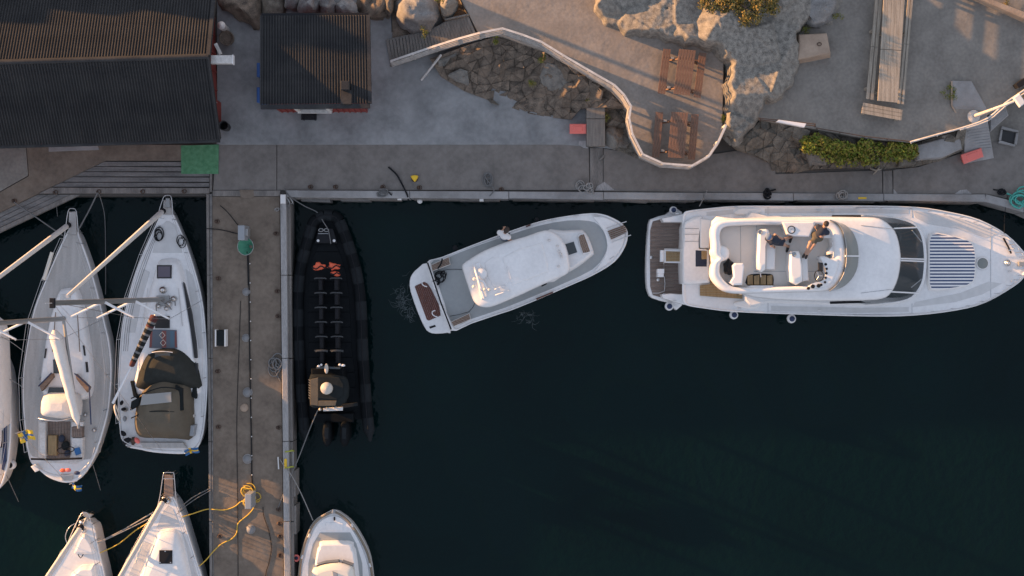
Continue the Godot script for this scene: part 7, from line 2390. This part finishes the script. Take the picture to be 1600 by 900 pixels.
func make_people() -> void:
	# leaning over the rail of the launch, face to the basin
	person("person in white shirt leaning at the side rail of the launch",
		{"hip": q(789, 369.5, 0.85), "chest": q(787.5, 367, 1.28), "neck": q(789, 363.5, 1.42), "head": q(791.5, 359.5, 1.58),
		"elbow_l": q(795, 374, 1.05), "elbow_r": q(783, 362, 1.05), "wrist_l": q(801, 376.5, 1.0), "wrist_r": q(787, 357.5, 0.9),
		"knee_l": q(792, 371, 0.42), "knee_r": q(786.5, 372.5, 0.42), "ankle_l": q(791.5, 372, 0.04), "ankle_r": q(786, 374, 0.04)},
		Vector3(0.5, -0.15, -1), mats.white_cloth, mats.blue_cloth, mats.hair_dark, true, mats.charcoal)
	# sitting on the sofa of the flybridge, legs stretched out
	person("person in dark shirt sitting on the white sofa of the yacht's flybridge",
		{"hip": q(1214, 377, 2.82), "chest": q(1207.5, 374.5, 3.22), "neck": q(1204.5, 372.5, 3.36), "head": q(1201.5, 371, 3.5),
		"elbow_l": q(1211, 367, 3.0), "elbow_r": q(1206, 384, 3.0), "wrist_l": q(1220, 372, 2.95), "wrist_r": q(1209, 386, 2.78),
		"knee_l": q(1226, 374, 2.86), "knee_r": q(1225, 382, 2.86), "ankle_l": q(1237, 370, 2.46), "ankle_r": q(1232, 385, 2.42)},
		Vector3(-0.2, -0.3, 0.9), mats.navy_cloth, mats.navy_cloth, mats.blue_cloth, false, mats.black)
	# lying back on the front settee with the legs on the helm seat
	person("person in navy shirt and khaki shorts reclining on the yacht's front settee",
		{"hip": q(1277, 369.5, 2.86), "chest": q(1285, 359, 3.12), "neck": q(1288, 354, 3.22), "head": q(1290.5, 350.5, 3.36),
		"elbow_l": q(1275, 355, 3.0), "elbow_r": q(1294, 365, 3.02), "wrist_l": q(1281, 365.5, 3.08), "wrist_r": q(1287, 368, 3.08),
		"knee_l": q(1266, 379, 2.96), "knee_r": q(1272, 382, 2.96), "ankle_l": q(1258, 397, 2.82), "ankle_r": q(1261, 398, 2.82),
		"toe_l": q(1254.5, 401.5, 2.92), "toe_r": q(1259, 403, 2.92)},
		Vector3(-0.5, 0.3, 0.8), mats.navy_cloth, mats.khaki_cloth, mats.hair_dark, false, mats.black)

# ---------------------------------------------------------------- ropes, rings and other small things
func loop_coil(px: float, py: float, h: float, r: float, turns: int, thick: float, seed_: int, material: Material, label: String, squash := 1.0, tail := []) -> void:
	var s := coil(q(px, py, h), r, turns, thick, seed_, squash, curved(path3(tail), 4) if tail.size() else PackedVector3Array())
	solo(s, "rope_coil", material, label, "rope", "coils of rope")

func mooring_ring(px: float, py: float, label: String) -> void:
	var t := thing("mooring_ring", label, "mooring ring", q(px, py, 0), "rusty mooring rings")
	var s := Shape.new()
	lathe(s, q(px, py, 0.0), [[0.075, 0.0], [0.07, 0.03], [0.035, 0.05], [0.035, 0.1], [0.001, 0.11]], 10)
	part(s, "bolt_plate", mats.rust, t)
	s = Shape.new()
	var p := PackedVector3Array()
	for k in 12:
		p.append(q(px, py, 0.07) + Vector3(cos(TAU * k / 12) * 0.075 + 0.05, 0.01 * sin(TAU * k / 12), sin(TAU * k / 12) * 0.075))
	tube(s, p, 0.018, -1.0, 5, true)
	part(s, "ring", mats.rust, t)

func make_small() -> void:
	# mooring lines
	rope("mooring_line", [152.5, 301, 0.1, 140, 327, 0.05, 121, 362, 0.25], 0.03, mats.rope_grey, "grey mooring line from the boardwalk to the grey sailing boat's starboard bow")
	rope("mooring_line", [154, 302, 0.1, 160, 320, -0.4, 164, 345, -0.9, 165, 410, -0.98, 165, 460, -1.0], 0.018, mats.rope_grey, "thin line hanging from the boardwalk into the water between the sailing boats")
	rope("mooring_line", [22, 316, 0.08, 50, 335, 0.05, 86, 360, 0.2, 98, 368, 0.25], 0.026, mats.rope_grey, "grey mooring line from the concrete ramp to the grey sailing boat's port bow")
	rope("mooring_line", [86, 302, 0.08, 88, 320, -0.5, 90, 338, -0.98], 0.016, mats.rope_grey, "short thin line hanging off the boardwalk left of the grey boat's bow")
	rope("mooring_line", [323, 357, 0.1, 345, 359, 0.03, 371, 365, 0.05], 0.018, mats.charcoal, "dark cable from the pier's left edge to the upper power post")
	rope("mooring_line", [344, 321, 0.02, 356, 332, 0.02, 372, 352, 0.02], 0.014, mats.charcoal, "thin dark cable on the pier above the upper power post")
	rope("mooring_line", [445, 295, 0.02, 453, 307, 0.15, 476, 322, -0.2, 496, 332, -0.3, 506, 348, -0.2, 513, 360, -0.18, 517, 381, -0.25], 0.02, mats.rope_grey, "grey bow line from the quay corner to the inflatable boat")
	rope("mooring_line", [497, 640, 0.6, 485, 668, 0.2, 466, 717, 0.15, 455, 742, 0.15, 434, 795, 0.05], 0.022, mats.rope_grey, "grey stern line from the inflatable boat across the pier edge")
	rope("mooring_line", [437, 717, 0.05, 444, 728, 0.18, 455, 742, 0.17, 470, 770, 0.0, 489, 813, 0.05], 0.02, mats.rope_pale, "pale bow line from the pier to the day boat")
	rope("mooring_line", [1105, 297, 0.14, 1102, 305, 0.1, 1093, 322, 0.6], 0.02, mats.rope_pale, "pale stern line from the quay to the yacht")
	rope("mooring_line", [1575, 305, 0.14, 1572, 318, 0.0, 1570, 335, 0.3, 1569, 366, 0.8], 0.012, mats.rope_dark, "thin dark bow line from the quay to the yacht's rail")
	rope("mooring_line", [328, 763, 0.1, 300, 778, 0.0, 281, 794, 0.35], 0.02, mats.rope_grey, "pair of grey lines from the pier to the sunlit sailing boat, the upper one")
	rope("mooring_line", [329, 766, 0.1, 302, 782, 0.0, 278, 800, 0.3], 0.016, mats.rope_grey, "pair of grey lines from the pier to the sunlit sailing boat, the lower one")
	rope("mooring_line", [240, 800, 0.35, 215, 815, 0.2, 185, 832, 0.2, 152, 848, 0.3], 0.026, mats.rope_pale, "pale line between the bows of the two boats at the bottom left")
	rope("mooring_line", [243, 805, 0.35, 216, 819, 0.25, 185, 834, 0.25, 153, 849, 0.3], 0.018, mats.rope_pale, "second thinner pale line between the bows of the two boats at the bottom left")
	rope("mooring_line", [230, 818, 0.4, 210, 830, 0.1, 185, 850, 0.1, 156, 864, 0.25], 0.022, mats.rope_yellow, "yellow line between the bows of the two boats at the bottom left")
	rope("mooring_line", [145, 726, 0.3, 150, 742, -0.3, 157, 766, -1.0], 0.014, mats.rope_grey, "thin stern line from the grey sailing boat into the water")
	rope("mooring_line", [10, 742, 0.2, 18, 760, -0.4, 29, 784, -1.0], 0.014, mats.rope_grey, "thin stern line from the left-edge boat into the water")
	rope("mooring_line", [0, 525, 0.7, 18, 535, 0.7, 37, 549, 0.5], 0.012, mats.rope_pale, "upper of two thin lines at the left edge near the grey sailing boat")
	rope("mooring_line", [10, 590, 0.3, 30, 601, 0.1, 36, 607, 0.2], 0.014, mats.rope_pale, "thin line between the left-edge boat and the grey sailing boat")
	# shore power cables
	rope("power_cable", [383, 783, 0.5, 376, 784, 0.1, 366, 792, 0.025, 350, 797, 0.025, 335, 796, 0.12, 322, 796, -0.1, 300, 803, 0.1, 284, 808, 0.3], 0.022, mats.rope_yellow, "yellow power cable from the lower power post to the sunlit sailing boat", "cable")
	rope("power_cable", [395, 786, 0.4, 396, 794, 0.05, 388, 804, 0.025, 372, 818, 0.025, 370, 832, 0.025, 362, 842, 0.025, 346, 850, 0.025, 333, 862, 0.12, 322, 875, 0.0, 312, 884, 0.25], 0.022, mats.rope_yellow, "yellow power cable winding down the pier to its left edge", "cable")
	var s := coil(q(390, 766, 0.02), 0.26, 4, 0.022, 61, 0.9, curved(path3([394, 764, 0.1, 398, 772, 0.12, 395, 778, 0.3, 393, 783, 0.6]), 3))
	solo(s, "power_cable", mats.rope_yellow, "tangle of yellow cable above the lower power post", "cable")
	s = coil(q(400, 780, 0.02), 0.17, 2, 0.02, 62, 1.3)
	solo(s, "power_cable", mats.rope_yellow, "small yellow cable loop right of the lower power post", "cable")
	s = coil(q(383, 785, 0.5), 0.08, 4, 0.02, 63, 1.8)
	solo(s, "power_cable", mats.rope_yellow, "yellow cable turns on the left face of the lower power post", "cable")
	var main := thing("power_cable", "thick black cable with white clips running down the middle of the pier", "cable", q(390, 580, 0))
	pipe(main, "cable", [387.5, 396, 0.03, 389, 440, 0.03, 389.5, 500, 0.03, 391, 600, 0.03, 393, 700, 0.03, 393.5, 745, 0.03, 395, 764, 0.03], 0.028, mats.cable_black, 4, 5)
	for i in 12:
		var cs := Shape.new()
		ball(cs, q(390.5 + i * 0.3, 412 + i * 30, 0.06), Vector3(0.025, 0.02, 0.025), Basis.IDENTITY, 6, 8)
		part(cs, "clip", mats.white_matt, main)
	rope("power_cable", [376, 470, 0.015, 373, 560, 0.015, 370, 660, 0.015, 371, 760, 0.015, 372, 900, 0.015, 373, 960, 0.015], 0.013, mats.cable_black, "thin dark cable left of the thick one on the pier", "cable")
	rope("power_cable", [411, 792, 0.02, 412, 806, 0.02, 420, 830, 0.02, 424, 856, 0.02, 420, 880, 0.02, 415, 900, 0.02, 412, 960, 0.02], 0.015, mats.cable_black, "wavy dark cable along the right side of the lower pier", "cable")
	# coils on the quay and the pier
	loop_coil(430, 568, 0.0, 0.25, 5, 0.028, 71, mats.rope_grey, "grey rope coil on the right of the pier in the first sunlight", 1.3, [430, 580, 0.03, 434, 588, 0.03, 438, 595, 0.05])
	loop_coil(763, 283, 0.0, 0.16, 4, 0.022, 72, mats.rope_grey, "grey rope coil at the quay edge above the launch", 1.6, [768, 290, 0.05, 772, 297, 0.14, 765, 306, 0.14])
	loop_coil(917, 294, 0.05, 0.18, 5, 0.024, 73, mats.rope_pale, "pale tangled rope at the quay edge beside the drain cover", 0.8, [925, 299, 0.14, 928, 304, 0.14])
	loop_coil(905, 291, 0.0, 0.14, 3, 0.022, 74, mats.rope_pale, "small pale rope loop left of the tangled rope", 1.2)
	loop_coil(1315, 305, 0.13, 0.17, 6, 0.03, 75, mats.rope_pale, "round white rope coil on the kerb beside the yacht", 0.95)
	loop_coil(1199, 302, 0.1, 0.13, 5, 0.035, 76, mats.rope_dark, "black rope wrapped at the quay edge above the yacht", 1.1, [1205, 298, 0.1, 1212, 296, 0.05])
	loop_coil(1592, 309, 0.13, 0.3, 6, 0.035, 77, mats.rope_teal, "teal rope coil on the kerb at the right edge", 0.8, [1580, 305, 0.15, 1573, 302, 0.15])
	loop_coil(1566, 299, 0.0, 0.15, 3, 0.025, 78, mats.rope_dark, "dark rope loop left of the teal coil", 0.6, [1558, 297, 0.03, 1552, 296, 0.03])
	loop_coil(598, 300, 0.1, 0.2, 4, 0.02, 79, mats.rope_grey, "pale grey rope heap on the kerb by the black hose", 0.6, [612, 302, 0.14, 618, 308, 0.0])
	loop_coil(448, 318, 0.05, 0.12, 3, 0.02, 80, mats.rope_grey, "small rope loop at the head of the pier", 1.0)
	loop_coil(433, 327, 0.0, 0.1, 2, 0.018, 81, mats.rope_pale, "tiny pale rope loop on the pier by its right beam", 0.7)
	rope("hose", [607, 261, 0.04, 613, 266, 0.05, 620, 273, 0.05, 627, 285, 0.05, 632, 295, 0.1, 637, 306, 0.16, 638, 312, -0.3], 0.035, mats.rope_dark, "black hose lying across the quay and over its edge", "hose")
	rope("hose", [603, 296, 0.05, 609, 302, 0.15, 616, 309, 0.0], 0.03, mats.rope_dark, "short black hose end on the kerb left of the long hose", "hose")
	rope("white_stick", [434.5, 714, 0.05, 435.5, 733, 0.05], 0.03, mats.white_matt, "short white stick lying on the pier by the yellow ladder", "stick")
	# yellow bollard on the quay
	var t := thing("bollard", "small yellow mooring bollard standing on the quay", "bollard", q(648, 278, 0))
	s = Shape.new()
	lathe(s, q(648, 279, 0), [[0.14, 0.0], [0.13, 0.05], [0.08, 0.1], [0.08, 0.25]], 14)
	part(s, "foot", mats.rust, t)
	s = Shape.new()
	prism(s, rounded(poly([641.5, 275, 648, 273.5, 653.5, 275, 650.5, 281, 648, 284, 645, 281], 0.35), 2), [[0.02, 0.24], [0.0, 0.28], [0.0, 0.33], [0.03, 0.37]], true)
	part(s, "head", mats.yellow, t)
	s = Shape.new()
	prism(s, poly([1341, 308, 1354, 308, 1354, 311, 1341, 311], 0.125), [[0.0, 0.121], [0.002, 0.126]])
	solo(s, "paint_mark", mats.yellow, "worn yellow paint mark on the kerb beside the yacht", "paint mark")
	# ladders over the pier side
	t = thing("ladder", "yellow-topped ladder over the right side of the pier", "ladder", q(455, 718, -0.5))
	for y in [706, 731]:
		pipe(t, "rail", [446, y, 0.2, 452, y - 1, 0.35, 458, y - 2.0, 0.3, 459.5, y, -1.4], 0.03, plain("lime", Color(0.33, 0.36, 0.05), 0.6), 3)
	for i in 4:
		pipe(t, "rung", [458, 706, 0.15 - i * 0.35, 458, 730, 0.15 - i * 0.35], 0.022, mats.alloy)
	slab(t, "step_plate", [444, 717, 448, 717, 448, 732, 444, 732], 0.15, 0.2, mats.yellow, 0.01)
	t = thing("ladder", "white ladder head on the inner corner of pier and quay", "ladder", q(441, 312, 0))
	slab(t, "plate", [438, 304, 446, 304, 446, 318, 438, 318], 0.16, 0.3, mats.white_matt, 0.02)
	for x in [448, 453]:
		pipe(t, "rail", [x, 309, 0.2, x + 3, 313, 0.25, x + 5, 318, 0.1, x + 5, 319, -1.3], 0.025, mats.alloy, 2)
	for i in 3:
		pipe(t, "rung", [453, 318, -0.1 - i * 0.35, 458, 318, -0.1 - i * 0.35], 0.02, mats.alloy)
	for e in [[624.5, 310, "white fender block under the kerb near the black hose"], [752.5, 312, "white fender block under the kerb near the grey rope coil"], [656, 314, "small round white float under the kerb below the yellow bollard"]]:
		s = Shape.new()
		if e[0] == 656:
			ball(s, q(e[0], e[1], -0.3), Vector3(0.11, 0.11, 0.11), Basis.IDENTITY, 8, 10)
		else:
			box(s, q(e[0], e[1], -0.1), Vector3(0.16, 0.3, 0.14), Basis.IDENTITY, 0.03)
		solo(s, "fender_block", mats.white_matt, e[2], "fender")
	# rings
	for e in [[85, 300.5, "rusty mooring ring on the boardwalk, leftmost of three"], [152.5, 299.5, "rusty mooring ring on the boardwalk where the grey line is tied"], [221, 299.5, "rusty mooring ring on the boardwalk, third from the left"], [286, 299, "rusty mooring ring on the boardwalk nearest the pier"], [21, 314, "rusty mooring ring on the concrete ramp at the left"], [338, 346, "rusty mooring ring on the pier left of the power post"], [430, 365, "rusty mooring ring on the pier's right side, level with the green net"], [432, 455, "rusty mooring ring on the pier's right side below the net"], [433, 494, "rusty mooring ring on the pier's right side, above the grey coil"], [434, 577, "rusty mooring ring on the pier just below the grey rope coil"], [434, 668, "rusty mooring ring on the sunlit strip of the pier"], [340, 667, "rusty mooring ring on the pier's left side in shade"], [434, 796, "rusty mooring ring where the inflatable boat's stern line ends"], [435, 818, "rusty mooring ring on the lower pier by the beam, first below the stern line"], [436, 838, "rusty mooring ring on the lower pier by the beam, second below the stern line"], [436, 868, "rusty mooring ring on the lower pier by the beam, lowest one"], [342, 838, "rusty mooring ring on the lower pier's left side"], [484, 292, "rusty mooring ring on the quay near the inflatable boat's bow"], [523, 292, "rusty mooring ring on the quay above the inflatable boat"], [597, 292, "rusty mooring ring on the quay left of the black hose"], [654, 293, "rusty mooring ring on the quay below the yellow bollard"], [782, 296, "rusty mooring ring on the quay right of the grey rope coil"], [340, 435, "rusty mooring ring on the pier's left side, upper"], [339, 580, "rusty mooring ring on the pier's left side, below the dark box"]]:
		mooring_ring(e[0], e[1], e[2])
	# driftwood and debris by the bank
	t = thing("driftwood", "grey driftwood branches at the foot of the stone bank", "driftwood", q(1370, 266, 0))
	pipe(t, "branch", [1360, 263, 0.06, 1368, 266, 0.1, 1377, 264, 0.06], 0.04, mats.grey_wood, 2)
	pipe(t, "branch", [1364, 272, 0.05, 1369, 268, 0.1, 1374, 261, 0.12], 0.035, mats.grey_wood, 2)
	rope("stick", [937, 250, 0.03, 941, 246, 0.04, 943.5, 243, 0.03], 0.045, mats.ramp_wood, "broken piece of board lying on the drain cover", "board")

# ---------------------------------------------------------------- just out of frame: the rock ridge and the lamp post whose shadows reach in
func make_beyond() -> void:
	var n := FastNoiseLite.new()
	n.seed = 3
	n.frequency = 0.16
	n.fractal_octaves = 4
	var s := Shape.new()
	s.group = 1
	var nx := 110
	var nz := 22
	var at := func(i: int, k: int) -> Vector3:
		var x := lerpf(-75.0, -17.5, float(i) / nx)
		var z := lerpf(-18.2, -12.4, float(k) / nz)
		var crest := 5.75 * smoothstep(-17.8, -22.0, x) + n.get_noise_2d(x, 0.0) * 0.75
		var f := 1.0 - absf(z + 15.4) / (3.0 if z > -15.4 else 2.6)
		return Vector3(x, maxf(-0.1, crest * sqrt(maxf(f, 0.0)) + n.get_noise_2d(x * 2.0, z * 2.0) * 0.2 * clampf(f, 0, 1)), z)
	for i in nx:
		for k in nz:
			s.quad(at.call(i, k), at.call(i + 1, k), at.call(i + 1, k + 1), at.call(i, k + 1))
	ground(s, "rock_hill", mats.rock)
	var t := thing("lamp_post", "slim grey lamp post beyond the top edge whose shadow crosses the gravel path", "lamp post", Vector3(-7.6, 0.0, -13.2))
	s = Shape.new()
	tube(s, PackedVector3Array([Vector3(-7.6, 0.0, -13.2), Vector3(-7.6, 5.6, -13.2)]), 0.1, 0.08, 8)
	part(s, "post", mats.alloy, t)
	s = Shape.new()
	lathe(s, Vector3(-7.6, 5.6, -13.2), [[0.1, 0.0], [0.2, 0.1], [0.2, 0.2], [0.001, 0.3]], 12)
	part(s, "lamp_head", mats.white_matt, t)
